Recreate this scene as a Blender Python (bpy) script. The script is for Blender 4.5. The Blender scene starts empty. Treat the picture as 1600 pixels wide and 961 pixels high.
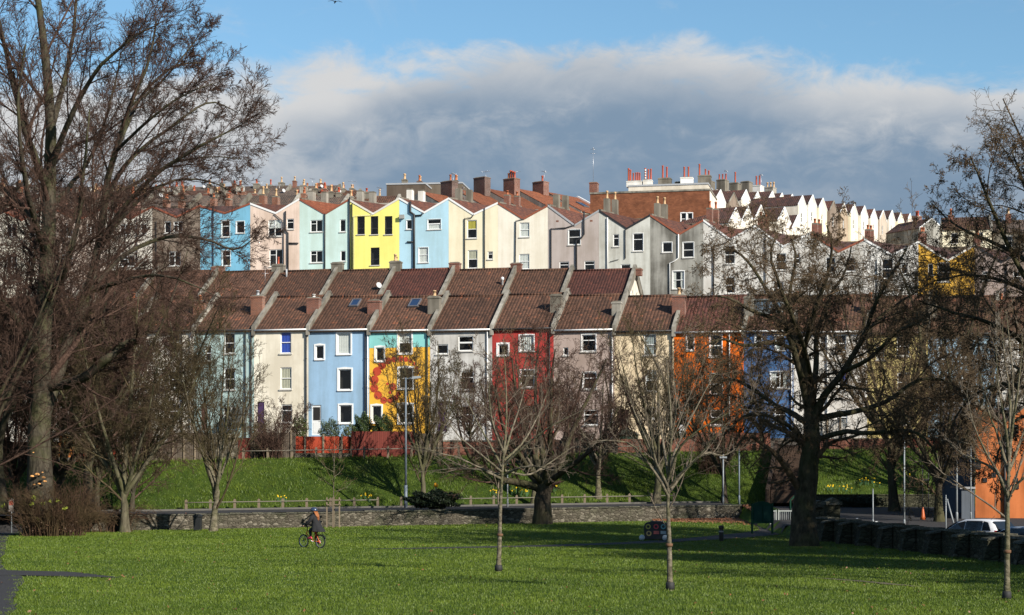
import bpy, bmesh, math, random
import numpy as np
from mathutils import Vector, Matrix

# ------------------------------------------------------------------ camera, world, sun, exposure
SC = bpy.context.scene
COL = SC.collection
F, HY, CAMZ = 2970.0, 760.0, 2.4          # focal length in photo pixels, horizon row, eye height
cd = bpy.data.cameras.new('camera')
cam = bpy.data.objects.new('camera', cd); COL.objects.link(cam)
cam.location = (0, 0, CAMZ); cam.rotation_euler = (math.pi / 2, 0, 0)
cd.sensor_width = 36; cd.lens = F / 1600 * 36
cd.shift_y = (HY - 480.5) / 1600
cd.clip_start = 0.5; cd.clip_end = 6000
SC.camera = cam
SUN_AZ, SUN_EL = math.radians(43), math.radians(29)     # azimuth measured from behind the camera towards the right
sx, sy, sz = math.cos(SUN_EL) * math.sin(SUN_AZ), -math.cos(SUN_EL) * math.cos(SUN_AZ), math.sin(SUN_EL)
sl = bpy.data.lights.new('sun', 'SUN'); sl.energy = 5.0; sl.angle = math.radians(0.5); sl.color = (1.0, 0.93, 0.82)
so = bpy.data.objects.new('sun', sl); COL.objects.link(so)
so.rotation_euler = Vector((sx, sy, sz)).to_track_quat('Z', 'Y').to_euler()
so.location = (40, -40, 60)
SC.view_settings.view_transform = 'Standard'; SC.view_settings.look = 'None'
SC.view_settings.exposure = 0.62; SC.view_settings.gamma = 1.0
SC.view_settings.use_curve_mapping = False
SC.cycles.max_bounces = 5; SC.cycles.diffuse_bounces = 2; SC.cycles.glossy_bounces = 2
SC.cycles.transmission_bounces = 2; SC.cycles.transparent_max_bounces = 6
SC.cycles.use_denoising = True

wd = bpy.data.worlds.new('World'); SC.world = wd; wd.use_nodes = True
nt = wd.node_tree; nt.nodes.clear()
def N(t, typ, **kw):
    n = t.nodes.new(typ)
    for k, v in kw.items():
        if k == 'inp':
            for a, b in v.items(): n.inputs[a].default_value = b
        else: setattr(n, k, v)
    return n
def M_(t, op, a, b=None, c=None, clamp=False):
    n = t.nodes.new('ShaderNodeMath'); n.operation = op; n.use_clamp = clamp
    for i, v in enumerate((a, b, c)):
        if v is None: continue
        if isinstance(v, (int, float)): n.inputs[i].default_value = v
        else: t.links.new(v, n.inputs[i])
    return n.outputs[0]
def SS(t, v, lo, hi):
    n = t.nodes.new('ShaderNodeMapRange'); n.interpolation_type = 'SMOOTHSTEP'
    for nm, x in (('Value', v), ('From Min', lo), ('From Max', hi)):
        if isinstance(x, (int, float)): n.inputs[nm].default_value = x
        else: t.links.new(x, n.inputs[nm])
    return n.outputs[0]
def MIXC(t, f, a, b):
    n = t.nodes.new('ShaderNodeMix'); n.data_type = 'RGBA'
    for i, x in ((0, f), (6, a), (7, b)):
        if isinstance(x, (int, float)): n.inputs[i].default_value = x
        elif isinstance(x, tuple): n.inputs[i].default_value = (*x[:3], 1)
        else: t.links.new(x, n.inputs[i])
    return n.outputs[2]
def build_world(t):
    sky = N(t, 'ShaderNodeTexSky', sky_type='NISHITA', sun_disc=False, sun_elevation=SUN_EL)
    sky.sun_rotation = math.pi - SUN_AZ
    sky.air_density = 1.0; sky.dust_density = 0.4; sky.ozone_density = 1.6
    bg = N(t, 'ShaderNodeBackground', inp={'Strength': 0.088})
    tint = N(t, 'ShaderNodeMix', data_type='RGBA', blend_type='MULTIPLY'); tint.inputs[0].default_value = 1.0; t.links.new(sky.outputs[0], tint.inputs[6]); tint.inputs[7].default_value = (.76, .98, 1.04, 1); t.links.new(tint.outputs[2], bg.inputs[0])
    tc = N(t, 'ShaderNodeTexCoord'); sp = N(t, 'ShaderNodeSeparateXYZ'); t.links.new(tc.outputs['Generated'], sp.inputs[0])
    x, y, z = sp.outputs
    hz = M_(t, 'SQRT', M_(t, 'ADD', M_(t, 'MULTIPLY', x, x), M_(t, 'MULTIPLY', y, y)))
    v = M_(t, 'DIVIDE', z, M_(t, 'MAXIMUM', hz, 0.02))
    u = M_(t, 'ARCTAN2', x, y)
    cb = N(t, 'ShaderNodeCombineXYZ'); t.links.new(u, cb.inputs[0]); t.links.new(M_(t, 'MULTIPLY', v, 1.7), cb.inputs[1])
    def noise(scale, det, rough, off=0.0, dist=0.0):
        ad = N(t, 'ShaderNodeVectorMath', operation='ADD'); t.links.new(cb.outputs[0], ad.inputs[0]); ad.inputs[1].default_value = (off, off * .7, off * .3)
        n = N(t, 'ShaderNodeTexNoise', inp={'Scale': scale, 'Detail': det, 'Roughness': rough, 'Distortion': dist}); t.links.new(ad.outputs[0], n.inputs['Vector'])
        return n.outputs[0]
    big, mid, fine = noise(7, 3, .5, 3.1), noise(17, 7, .6, 1.7, .5), noise(42, 8, .64, 5.3, .7)
    # upper edge of the cloud bank: a broad hump over a level shelf
    hump = M_(t, 'MULTIPLY', SS(t, M_(t, 'ABSOLUTE', M_(t, 'SUBTRACT', u, 0.035)), 0.26, 0.0), 0.022)
    edge = M_(t, 'ADD', M_(t, 'ADD', 0.209, hump), M_(t, 'ADD', M_(t, 'MULTIPLY', M_(t, 'SUBTRACT', mid, .5), .062), M_(t, 'MULTIPLY', M_(t, 'SUBTRACT', fine, .5), .030)))
    dep = M_(t, 'SUBTRACT', edge, v)                        # depth below the edge
    mask = SS(t, dep, -0.010, 0.015)
    # thin wisps above the bank, mostly to the left
    wz = M_(t, 'MULTIPLY', SS(t, M_(t, 'ADD', mid, M_(t, 'MULTIPLY', big, .5)), .80, 1.05), SS(t, v, .32, .20))
    wz = M_(t, 'MULTIPLY', wz, 0.42)
    mask = M_(t, 'MAXIMUM', mask, wz)
    # bright towards the upper rim and towards the left end, slate blue lower down on the right
    lit = M_(t, 'ADD', SS(t, dep, .040, -.004), M_(t, 'MULTIPLY', SS(t, u, -.03, -.14), .9))
    lit = M_(t, 'ADD', lit, M_(t, 'MULTIPLY', M_(t, 'SUBTRACT', M_(t, 'ADD', M_(t, 'MULTIPLY', mid, .7), M_(t, 'MULTIPLY', big, .5)), .6), 3.4))
    lit = M_(t, 'ADD', lit, M_(t, 'MULTIPLY', M_(t, 'SUBTRACT', fine, .5), 1.3))
    lit = M_(t, 'MULTIPLY', lit, M_(t, 'ADD', .5, M_(t, 'MULTIPLY', SS(t, dep, .08, .03), .5)))
    lit = SS(t, lit, -.1, 1.25)
    cc = MIXC(t, lit, (.14, .20, .275), (.43, .435, .44))
    b2 = N(t, 'ShaderNodeBackground', inp={'Strength': 1.0}); t.links.new(cc, b2.inputs[0])
    mx = N(t, 'ShaderNodeMixShader'); t.links.new(mask, mx.inputs[0]); t.links.new(bg.outputs[0], mx.inputs[1]); t.links.new(b2.outputs[0], mx.inputs[2])
    o = N(t, 'ShaderNodeOutputWorld'); t.links.new(mx.outputs[0], o.inputs[0])
build_world(nt)

# ------------------------------------------------------------------ helpers
def W(px, py, Y): return Vector(((px - 800) * Y / F, Y, CAMZ - (py - HY) * Y / F))
def tag(o, label, cat, group=None, kind=None):
    if label: o['label'] = label
    if cat: o['category'] = cat
    if group: o['group'] = group
    if kind: o['kind'] = kind
    return o
def empty(name, loc, rz=0.0):
    o = bpy.data.objects.new(name, None); COL.objects.link(o); o.empty_display_size = .3
    o.location = loc; o.rotation_euler = (0, 0, rz); return o
def link(name, me, parent=None, loc=None, rot=None, scale=None):
    o = bpy.data.objects.new(name, me); COL.objects.link(o)
    if parent is not None: o.parent = parent
    if loc is not None: o.location = loc
    if rot is not None: o.rotation_euler = rot
    if scale is not None: o.scale = scale
    return o
def np_mesh(name, V, Fq, mat, smooth=True):
    """V (n,3); Fq (m,k) index array"""
    V = np.asarray(V, np.float32); Fq = np.asarray(Fq, np.int32)
    me = bpy.data.meshes.new(name); m, k = Fq.shape
    me.vertices.add(len(V)); me.vertices.foreach_set('co', V.ravel())
    me.loops.add(m * k); me.loops.foreach_set('vertex_index', Fq.ravel())
    me.polygons.add(m); me.polygons.foreach_set('loop_start', np.arange(0, m * k, k, dtype=np.int32))
    if smooth: me.polygons.foreach_set('use_smooth', np.ones(m, dtype=bool))
    me.update(calc_edges=True); me.validate()
    if mat: me.materials.append(mat)
    return me

class MB:
    """collects boxes, tubes and polygons; build() links them as ONE mesh object"""
    def __init__(s): s.v, s.f, s.m, s.sm = [], [], [], []
    def poly(s, pts, mi=0, smooth=False):
        b = len(s.v); s.v += [tuple(p) for p in pts]; s.f.append(list(range(b, b + len(pts)))); s.m.append(mi); s.sm.append(smooth)
    def box(s, x0, x1, y0, y1, z0, z1, mi=0):
        b = len(s.v)
        s.v += [(x0, y0, z0), (x1, y0, z0), (x1, y1, z0), (x0, y1, z0), (x0, y0, z1), (x1, y0, z1), (x1, y1, z1), (x0, y1, z1)]
        for f in ((3, 2, 1, 0), (4, 5, 6, 7), (0, 1, 5, 4), (1, 2, 6, 5), (2, 3, 7, 6), (3, 0, 4, 7)):
            s.f.append([b + i for i in f]); s.m.append(mi); s.sm.append(False)
    def hexa(s, p, mi=0):
        """8 corners: bottom 4 anticlockwise, top 4"""
        b = len(s.v); s.v += [tuple(q) for q in p]
        for f in ((3, 2, 1, 0), (4, 5, 6, 7), (0, 1, 5, 4), (1, 2, 6, 5), (2, 3, 7, 6), (3, 0, 4, 7)):
            s.f.append([b + i for i in f]); s.m.append(mi); s.sm.append(False)
    def prism(s, pts2, y0, y1, mi=0, axis='y'):
        """extrude a polygon given in (a,b); axis y: (a,y,b); axis x: (x,a,b); axis z: (a,b,z)"""
        f3 = {'y': lambda a, b, t: (a, t, b), 'x': lambda a, b, t: (t, a, b), 'z': lambda a, b, t: (a, b, t)}[axis]
        n = len(pts2); b = len(s.v)
        s.v += [f3(a, c, y0) for a, c in pts2] + [f3(a, c, y1) for a, c in pts2]
        s.f.append([b + i for i in range(n)]); s.f.append([b + n + i for i in reversed(range(n))]); s.m += [mi, mi]; s.sm += [False] * 2
        for i in range(n):
            j = (i + 1) % n
            s.f.append([b + i, b + n + i, b + n + j, b + j]); s.m.append(mi); s.sm.append(False)
    def tube(s, pts, r, sides=8, mi=0, caps=True):
        pts = [Vector(p) for p in pts]; n = len(pts)
        rs = r if isinstance(r, (list, tuple)) else [r] * n
        b = len(s.v)
        prev = None
        for i, p in enumerate(pts):
            t = (pts[min(i + 1, n - 1)] - pts[max(i - 1, 0)]).normalized()
            if prev is None:
                ref = Vector((0, 0, 1)) if abs(t.z) < .9 else Vector((1, 0, 0)); u = t.cross(ref).normalized()
            else: u = (prev - t * prev.dot(t)).normalized()
            prev = u; w = t.cross(u)
            for k in range(sides):
                a = 2 * math.pi * k / sides
                s.v.append(tuple(p + (u * math.cos(a) + w * math.sin(a)) * rs[i]))
        for i in range(n - 1):
            for k in range(sides):
                k2 = (k + 1) % sides
                s.f.append([b + i * sides + k, b + i * sides + k2, b + (i + 1) * sides + k2, b + (i + 1) * sides + k]); s.m.append(mi); s.sm.append(True)
        if caps:
            s.f.append([b + k for k in reversed(range(sides))]); s.f.append([b + (n - 1) * sides + k for k in range(sides)]); s.m += [mi] * 2; s.sm += [False] * 2
    def lathe(s, prof, c=(0, 0, 0), sides=12, mi=0, sx=1, sy=1):
        b = len(s.v); n = len(prof)
        for r, z in prof:
            for k in range(sides):
                a = 2 * math.pi * k / sides
                s.v.append((c[0] + r * math.cos(a) * sx, c[1] + r * math.sin(a) * sy, c[2] + z))
        for i in range(n - 1):
            for k in range(sides):
                k2 = (k + 1) % sides
                s.f.append([b + i * sides + k, b + i * sides + k2, b + (i + 1) * sides + k2, b + (i + 1) * sides + k]); s.m.append(mi); s.sm.append(True)
        s.f.append([b + k for k in reversed(range(sides))]); s.f.append([b + (n - 1) * sides + k for k in range(sides)]); s.m += [mi] * 2; s.sm += [False] * 2
    def mesh(s, name, mats):
        me = bpy.data.meshes.new(name); me.from_pydata(s.v, [], s.f); me.update()
        for m in (mats if isinstance(mats, (list, tuple)) else [mats]): me.materials.append(m)
        me.polygons.foreach_set('material_index', s.m); me.polygons.foreach_set('use_smooth', s.sm)
        return me
    def build(s, name, mats, parent=None, loc=None, rot=None, bevel=0, fix=False):
        me = s.mesh(name, mats)
        if fix:
            bm = bmesh.new(); bm.from_mesh(me); bmesh.ops.remove_doubles(bm, verts=bm.verts, dist=1e-4); bmesh.ops.recalc_face_normals(bm, faces=bm.faces); bm.to_mesh(me); bm.free()
        o = link(name, me, parent, loc, rot)
        if bevel:
            md = o.modifiers.new('bevel', 'BEVEL'); md.width = bevel; md.segments = 2; md.limit_method = 'ANGLE'
        return o

# ------------------------------------------------------------------ materials
MATS = {}
def mat_base(name):
    m = bpy.data.materials.new(name); m.use_nodes = True; t = m.node_tree; t.nodes.clear()
    b = N(t, 'ShaderNodeBsdfPrincipled'); o = N(t, 'ShaderNodeOutputMaterial'); t.links.new(b.outputs[0], o.inputs[0])
    return m, t, b
def objco(t, mode='wall'):
    tc = N(t, 'ShaderNodeTexCoord'); sp = N(t, 'ShaderNodeSeparateXYZ'); t.links.new(tc.outputs['Object'], sp.inputs[0])
    x, y, z = sp.outputs; cb = N(t, 'ShaderNodeCombineXYZ')
    if mode == 'wall': t.links.new(M_(t, 'ADD', x, y), cb.inputs[0]); t.links.new(z, cb.inputs[1])
    elif mode == 'roofx': t.links.new(x, cb.inputs[0]); t.links.new(M_(t, 'MULTIPLY', y, 1.2), cb.inputs[1])
    elif mode == 'roofy': t.links.new(y, cb.inputs[0]); t.links.new(M_(t, 'MULTIPLY', x, 1.2), cb.inputs[1])
    return tc.outputs['Object'], cb.outputs[0]
def nz(t, vec, scale, det=4, rough=.55, sc=None):
    if sc:
        mp = N(t, 'ShaderNodeMapping'); mp.inputs['Scale'].default_value = sc; t.links.new(vec, mp.inputs[0]); vec = mp.outputs[0]
    n = N(t, 'ShaderNodeTexNoise', inp={'Scale': scale, 'Detail': det, 'Roughness': rough}); t.links.new(vec, n.inputs['Vector']); return n.outputs[0]
def bump(t, b, h, strength=.3, dist=.02):
    n = N(t, 'ShaderNodeBump', inp={'Strength': strength, 'Distance': dist}); t.links.new(h, n.inputs['Height']); t.links.new(n.outputs[0], b.inputs['Normal'])
def objvec(t, vec):
    """shift the texture by the object's own random so that copies differ"""
    oi = N(t, 'ShaderNodeObjectInfo'); r = M_(t, 'MULTIPLY', oi.outputs['Random'], 57.0)
    cb = N(t, 'ShaderNodeCombineXYZ'); t.links.new(r, cb.inputs[0]); t.links.new(r, cb.inputs[1]); t.links.new(r, cb.inputs[2])
    ad = N(t, 'ShaderNodeVectorMath', operation='ADD'); t.links.new(vec, ad.inputs[0]); t.links.new(cb.outputs[0], ad.inputs[1]); return ad.outputs[0]
def hsvmul(c, k): return tuple(min(1, x * k) for x in c)
def stucco(name, c, dirt=.35, rough=.9):
    if name in MATS: return MATS[name]
    m, t, b = mat_base(name); o, wv = objco(t); ov = objvec(t, o)
    big = nz(t, ov, .35, 5, .6); st = nz(t, ov, .9, 5, .6, (1.6, 1.6, .14)); fi = nz(t, ov, 9, 4, .6)
    f = M_(t, 'ADD', M_(t, 'MULTIPLY', big, .5), M_(t, 'MULTIPLY', st, .5))
    dark = tuple(x * (1 - dirt * .9) * k for x, k in zip(c, (1.0, .97, .92)))
    col = MIXC(t, SS(t, f, .62, .36), hsvmul(c, 1.03), dark)
    col = MIXC(t, M_(t, 'MULTIPLY', SS(t, fi, .3, .75), .12), col, hsvmul(c, .6))
    t.links.new(col, b.inputs['Base Color']); b.inputs['Roughness'].default_value = rough
    b.inputs['Specular IOR Level'].default_value = .2
    bump(t, b, M_(t, 'ADD', nz(t, o, 22, 4, .6), M_(t, 'MULTIPLY', big, 2)), .25, .015)
    MATS[name] = m; return m
def plain(name, c, rough=.6, var=.25, metal=0, scale=4, spec=.4):
    if name in MATS: return MATS[name]
    m, t, b = mat_base(name); o, wv = objco(t); n = nz(t, objvec(t, o), scale, 5, .6)
    t.links.new(MIXC(t, n, hsvmul(c, 1 - var), hsvmul(c, 1 + var)), b.inputs['Base Color'])
    b.inputs['Roughness'].default_value = rough; b.inputs['Metallic'].default_value = metal; b.inputs['Specular IOR Level'].default_value = spec
    bump(t, b, n, .15, .01)
    MATS[name] = m; return m
def tiles(name, c1, c2, c3, mode='roofx', tw=.27, th=.31):
    if name in MATS: return MATS[name]
    m, t, b = mat_base(name); o, v = objco(t, mode)
    br = N(t, 'ShaderNodeTexBrick', offset=0.0, squash=1.0)
    for k, x in (('Color1', (0, 0, 0, 1)), ('Color2', (1, 1, 1, 1)), ('Mortar', (.5, .5, .5, 1)), ('Scale', 1.0), ('Mortar Size', .012), ('Mortar Smooth', .3), ('Bias', 0.0), ('Brick Width', tw), ('Row Height', th)): br.inputs[k].default_value = x
    t.links.new(v, br.inputs['Vector'])
    oi = N(t, 'ShaderNodeObjectInfo')
    big = nz(t, objvec(t, o), .5, 5, .6)
    f = M_(t, 'ADD', M_(t, 'MULTIPLY', br.outputs['Color'], .55), M_(t, 'MULTIPLY', big, .75))
    col = MIXC(t, SS(t, f, .25, .95), c1, c2)
    col = MIXC(t, SS(t, M_(t, 'ADD', br.outputs['Color'], M_(t, 'MULTIPLY', big, .35)), 1.08, 1.22), col, c3)      # odd replaced tiles
    lich = nz(t, objvec(t, o), 3.2, 6, .7)
    col = MIXC(t, M_(t, 'MULTIPLY', SS(t, lich, .6, .75), .45), col, (.10, .10, .07))
    col = MIXC(t, M_(t, 'MULTIPLY', br.outputs['Fac'], .7), col, hsvmul(c1, .25))
    hv = N(t, 'ShaderNodeHueSaturation'); t.links.new(col, hv.inputs['Color']); t.links.new(M_(t, 'ADD', .8, M_(t, 'MULTIPLY', oi.outputs['Random'], .4)), hv.inputs['Value'])
    t.links.new(hv.outputs[0], b.inputs['Base Color']); b.inputs['Roughness'].default_value = .8; b.inputs['Specular IOR Level'].default_value = .25
    sp = N(t, 'ShaderNodeSeparateXYZ'); t.links.new(v, sp.inputs[0])
    roll = M_(t, 'ABSOLUTE', M_(t, 'SINE', M_(t, 'MULTIPLY', sp.outputs[0], math.pi / tw)))
    row = M_(t, 'FRACT', M_(t, 'DIVIDE', sp.outputs[1], th))
    bump(t, b, M_(t, 'SUBTRACT', M_(t, 'MULTIPLY', roll, 1.0), M_(t, 'MULTIPLY', row, .6)), .8, .05)
    MATS[name] = m; return m
def brick(name, c1, c2, mortar=(.3, .27, .24), bw=.23, rh=.075, var=.4, offset=.5, ms=.01, depth=.015):
    if name in MATS: return MATS[name]
    m, t, b = mat_base(name); o, v = objco(t)
    br = N(t, 'ShaderNodeTexBrick', offset=offset)
    for k, x in (('Color1', (*c1, 1)), ('Color2', (*c2, 1)), ('Mortar', (*mortar, 1)), ('Scale', 1.0), ('Mortar Size', ms), ('Mortar Smooth', .2), ('Bias', 0.0), ('Brick Width', bw), ('Row Height', rh)): br.inputs[k].default_value = x
    wob = N(t, 'ShaderNodeVectorMath', operation='ADD'); t.links.new(v, wob.inputs[0])
    wn = N(t, 'ShaderNodeTexNoise', inp={'Scale': 3.0}); t.links.new(o, wn.inputs['Vector'])
    wm = N(t, 'ShaderNodeVectorMath', operation='SCALE'); wm.inputs['Scale'].default_value = rh * .35; t.links.new(wn.outputs['Color'], wm.inputs[0]); t.links.new(wm.outputs[0], wob.inputs[1])
    t.links.new(wob.outputs[0], br.inputs['Vector'])
    big = nz(t, objvec(t, o), .8, 6, .65)
    col = MIXC(t, M_(t, 'MULTIPLY', SS(t, big, .35, .7), var), br.outputs['Color'], hsvmul(c2, .35))
    t.links.new(col, b.inputs['Base Color']); b.inputs['Roughness'].default_value = .9; b.inputs['Specular IOR Level'].default_value = .15
    bump(t, b, M_(t, 'ADD', M_(t, 'MULTIPLY', br.outputs['Fac'], -1), M_(t, 'MULTIPLY', nz(t, o, 14, 5), .8)), .6, depth)
    MATS[name] = m; return m
def rubble(name, c1, c2, c3):
    if name in MATS: return MATS[name]
    m, t, b = mat_base(name); o, v = objco(t)
    mp = N(t, 'ShaderNodeMapping'); mp.inputs['Scale'].default_value = (3.6, 8.5, 1); t.links.new(v, mp.inputs[0])
    vo = N(t, 'ShaderNodeTexVoronoi', feature='F1', inp={'Scale': 1.0, 'Randomness': .85}); t.links.new(mp.outputs[0], vo.inputs['Vector'])
    ve = N(t, 'ShaderNodeTexVoronoi', feature='DISTANCE_TO_EDGE', inp={'Scale': 1.0, 'Randomness': .85}); t.links.new(mp.outputs[0], ve.inputs['Vector'])
    sp = N(t, 'ShaderNodeSeparateColor'); t.links.new(vo.outputs['Color'], sp.inputs[0])
    col = MIXC(t, sp.outputs[0], c1, c2); col = MIXC(t, SS(t, sp.outputs[1], .75, .9), col, c3)
    big = nz(t, o, .7, 6, .65)
    col = MIXC(t, M_(t, 'MULTIPLY', SS(t, big, .45, .7), .6), col, (.05, .06, .03))
    col = MIXC(t, SS(t, ve.outputs['Distance'], .06, .01), col, hsvmul(c1, .6))
    t.links.new(col, b.inputs['Base Color']); b.inputs['Roughness'].default_value = .95; b.inputs['Specular IOR Level'].default_value = .1
    bump(t, b, M_(t, 'ADD', M_(t, 'MINIMUM', ve.outputs['Distance'], .2), M_(t, 'MULTIPLY', nz(t, o, 12, 5), .15)), .9, .12)
    MATS[name] = m; return m
def planks(name, c, pw=.14, var=.35):
    if name in MATS: return MATS[name]
    m, t, b = mat_base(name); o, v = objco(t)
    sp = N(t, 'ShaderNodeSeparateXYZ'); t.links.new(v, sp.inputs[0])
    q = M_(t, 'DIVIDE', sp.outputs[0], pw); wn = N(t, 'ShaderNodeTexWhiteNoise', noise_dimensions='1D'); t.links.new(M_(t, 'FLOOR', q), wn.inputs['W'])
    fr = M_(t, 'ABSOLUTE', M_(t, 'SUBTRACT', M_(t, 'FRACT', q), .5))
    g = nz(t, o, 5, 5, .6, (6, 6, .4))
    col = MIXC(t, M_(t, 'ADD', M_(t, 'MULTIPLY', wn.outputs[0], .6), M_(t, 'MULTIPLY', g, .4)), hsvmul(c, 1 - var), hsvmul(c, 1 + var))
    col = MIXC(t, SS(t, fr, .42, .49), col, hsvmul(c, .2))
    t.links.new(col, b.inputs['Base Color']); b.inputs['Roughness'].default_value = .85; b.inputs['Specular IOR Level'].default_value = .2
    bump(t, b, M_(t, 'ADD', M_(t, 'MULTIPLY', SS(t, fr, .42, .49), -1), g), .4, .02)
    MATS[name] = m; return m
def bark(name, c1, c2, green=.4, zs=.25):
    if name in MATS: return MATS[name]
    m, t, b = mat_base(name); o, _ = objco(t); ov = objvec(t, o)
    f = nz(t, ov, 6, 6, .65, (1, 1, zs)); g = nz(t, ov, .9, 5, .6)
    col = MIXC(t, SS(t, f, .3, .7), c1, c2)
    col = MIXC(t, M_(t, 'MULTIPLY', SS(t, g, .42, .65), green), col, (.075, .085, .025))
    t.links.new(col, b.inputs['Base Color']); b.inputs['Roughness'].default_value = .95; b.inputs['Specular IOR Level'].default_value = .1
    bump(t, b, f, .8, .06)
    MATS[name] = m; return m
def leafmat(name, c1, c2, rough=.55, trans=.25):
    if name in MATS: return MATS[name]
    m, t, b = mat_base(name); o, _ = objco(t)
    n = nz(t, o, 2.2, 4, .6); n2 = nz(t, o, 23, 2, .5)
    t.links.new(MIXC(t, M_(t, 'ADD', M_(t, 'MULTIPLY', n, .6), M_(t, 'MULTIPLY', n2, .4)), c1, c2), b.inputs['Base Color'])
    b.inputs['Roughness'].default_value = rough; b.inputs['Specular IOR Level'].default_value = .3
    MATS[name] = m; return m
def glassmat():
    m = bpy.data.materials.new('window_glass'); m.use_nodes = True; t = m.node_tree; t.nodes.clear()
    tr = N(t, 'ShaderNodeBsdfTransparent', inp={'Color': (.84, .87, .86, 1)}); gl = N(t, 'ShaderNodeBsdfGlossy', inp={'Roughness': .03})
    lw = N(t, 'ShaderNodeLayerWeight', inp={'Blend': .5}); fc = M_(t, 'ADD', .045, M_(t, 'MULTIPLY', M_(t, 'POWER', lw.outputs['Facing'], 4.0), .8)); mx = N(t, 'ShaderNodeMixShader'); o = N(t, 'ShaderNodeOutputMaterial')
    t.links.new(fc, mx.inputs[0]); t.links.new(tr.outputs[0], mx.inputs[1]); t.links.new(gl.outputs[0], mx.inputs[2]); t.links.new(mx.outputs[0], o.inputs[0])
    return m
def grassmat(name, c1, c2, c3):
    m, t, b = mat_base(name); o, _ = objco(t)
    a = nz(t, o, .12, 6, .62); f = nz(t, o, 1.1, 7, .7); g = nz(t, o, 8, 5, .7)
    k = M_(t, 'ADD', M_(t, 'MULTIPLY', a, .5), M_(t, 'MULTIPLY', f, .5))
    col = MIXC(t, SS(t, k, .38, .62), c1, c2)
    col = MIXC(t, M_(t, 'MULTIPLY', SS(t, nz(t, o, .35, 6, .7), .58, .72), .6), col, c3)
    col = MIXC(t, M_(t, 'MULTIPLY', SS(t, g, .3, .7), .55), col, hsvmul(c1, .45))
    t.links.new(col, b.inputs['Base Color']); b.inputs['Roughness'].default_value = .9; b.inputs['Specular IOR Level'].default_value = .15
    bump(t, b, M_(t, 'ADD', f, g), 1.0, .08)
    MATS[name] = m; return m
GLASS = glassmat()
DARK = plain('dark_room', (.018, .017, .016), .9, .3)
UPVC = plain('white_window_paint', (.78, .78, .76), .45, .05)
WOODW = plain('off_white_paint', (.66, .63, .56), .6, .12)
SILL = plain('sill_stone', (.52, .5, .46), .8, .2)
PIPE = plain('black_iron_pipe', (.022, .022, .024), .5, .3)
PIPEW = plain('white_plastic_pipe', (.7, .7, .68), .5, .1)
CONC = stucco('weathered_render', (.21, .19, .155), .55)
COPE = stucco('pale_coping', (.27, .25, .21), .7)
CEMENT = stucco('grey_cement_stack', (.20, .18, .145), .55)
PALEST = stucco('pale_rendered_stack', (.38, .355, .305), .6)
WHITEST = stucco('white_rendered_stack', (.74, .72, .67), .3)
BRICKR = brick('red_brick', (.24, .08, .045), (.15, .055, .035))
BRICKO = brick('orange_brick', (.28, .105, .052), (.18, .068, .038))
BRICKD = brick('dark_brick', (.12, .05, .035), (.07, .035, .028))
TERRA = plain('terracotta', (.36, .115, .05), .8, .3)
TERRAR = plain('red_terracotta', (.38, .072, .035), .8, .2)
BUFF = plain('buff_clay', (.50, .33, .18), .8, .25)
LEAD = plain('lead_flashing', (.34, .35, .36), .5, .2)
ALU = plain('aerial_metal', (.45, .45, .46), .35, .1, .8)
ROOF1 = tiles('brown_pantile', (.054, .030, .020), (.112, .055, .034), (.19, .07, .036))
ROOF1R = tiles('dark_red_pantile', (.058, .025, .019), (.112, .042, .030), (.15, .05, .032))
ROOFO = tiles('orange_pantile', (.15, .054, .027), (.25, .085, .04), (.3, .12, .06))
ROOFG = tiles('grey_brown_tile', (.07, .055, .045), (.14, .10, .075), (.2, .11, .07))
ROOFY = tiles('brown_pantile_valley', (.07, .032, .024), (.135, .055, .035), (.2, .07, .038), 'roofy')
ROOFYO = tiles('orange_pantile_valley', (.17, .054, .025), (.28, .085, .04), (.32, .12, .06), 'roofy')
ROOFYD = tiles('dark_pantile_valley', (.045, .028, .024), (.09, .045, .036), (.16, .06, .04), 'roofy')

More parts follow.
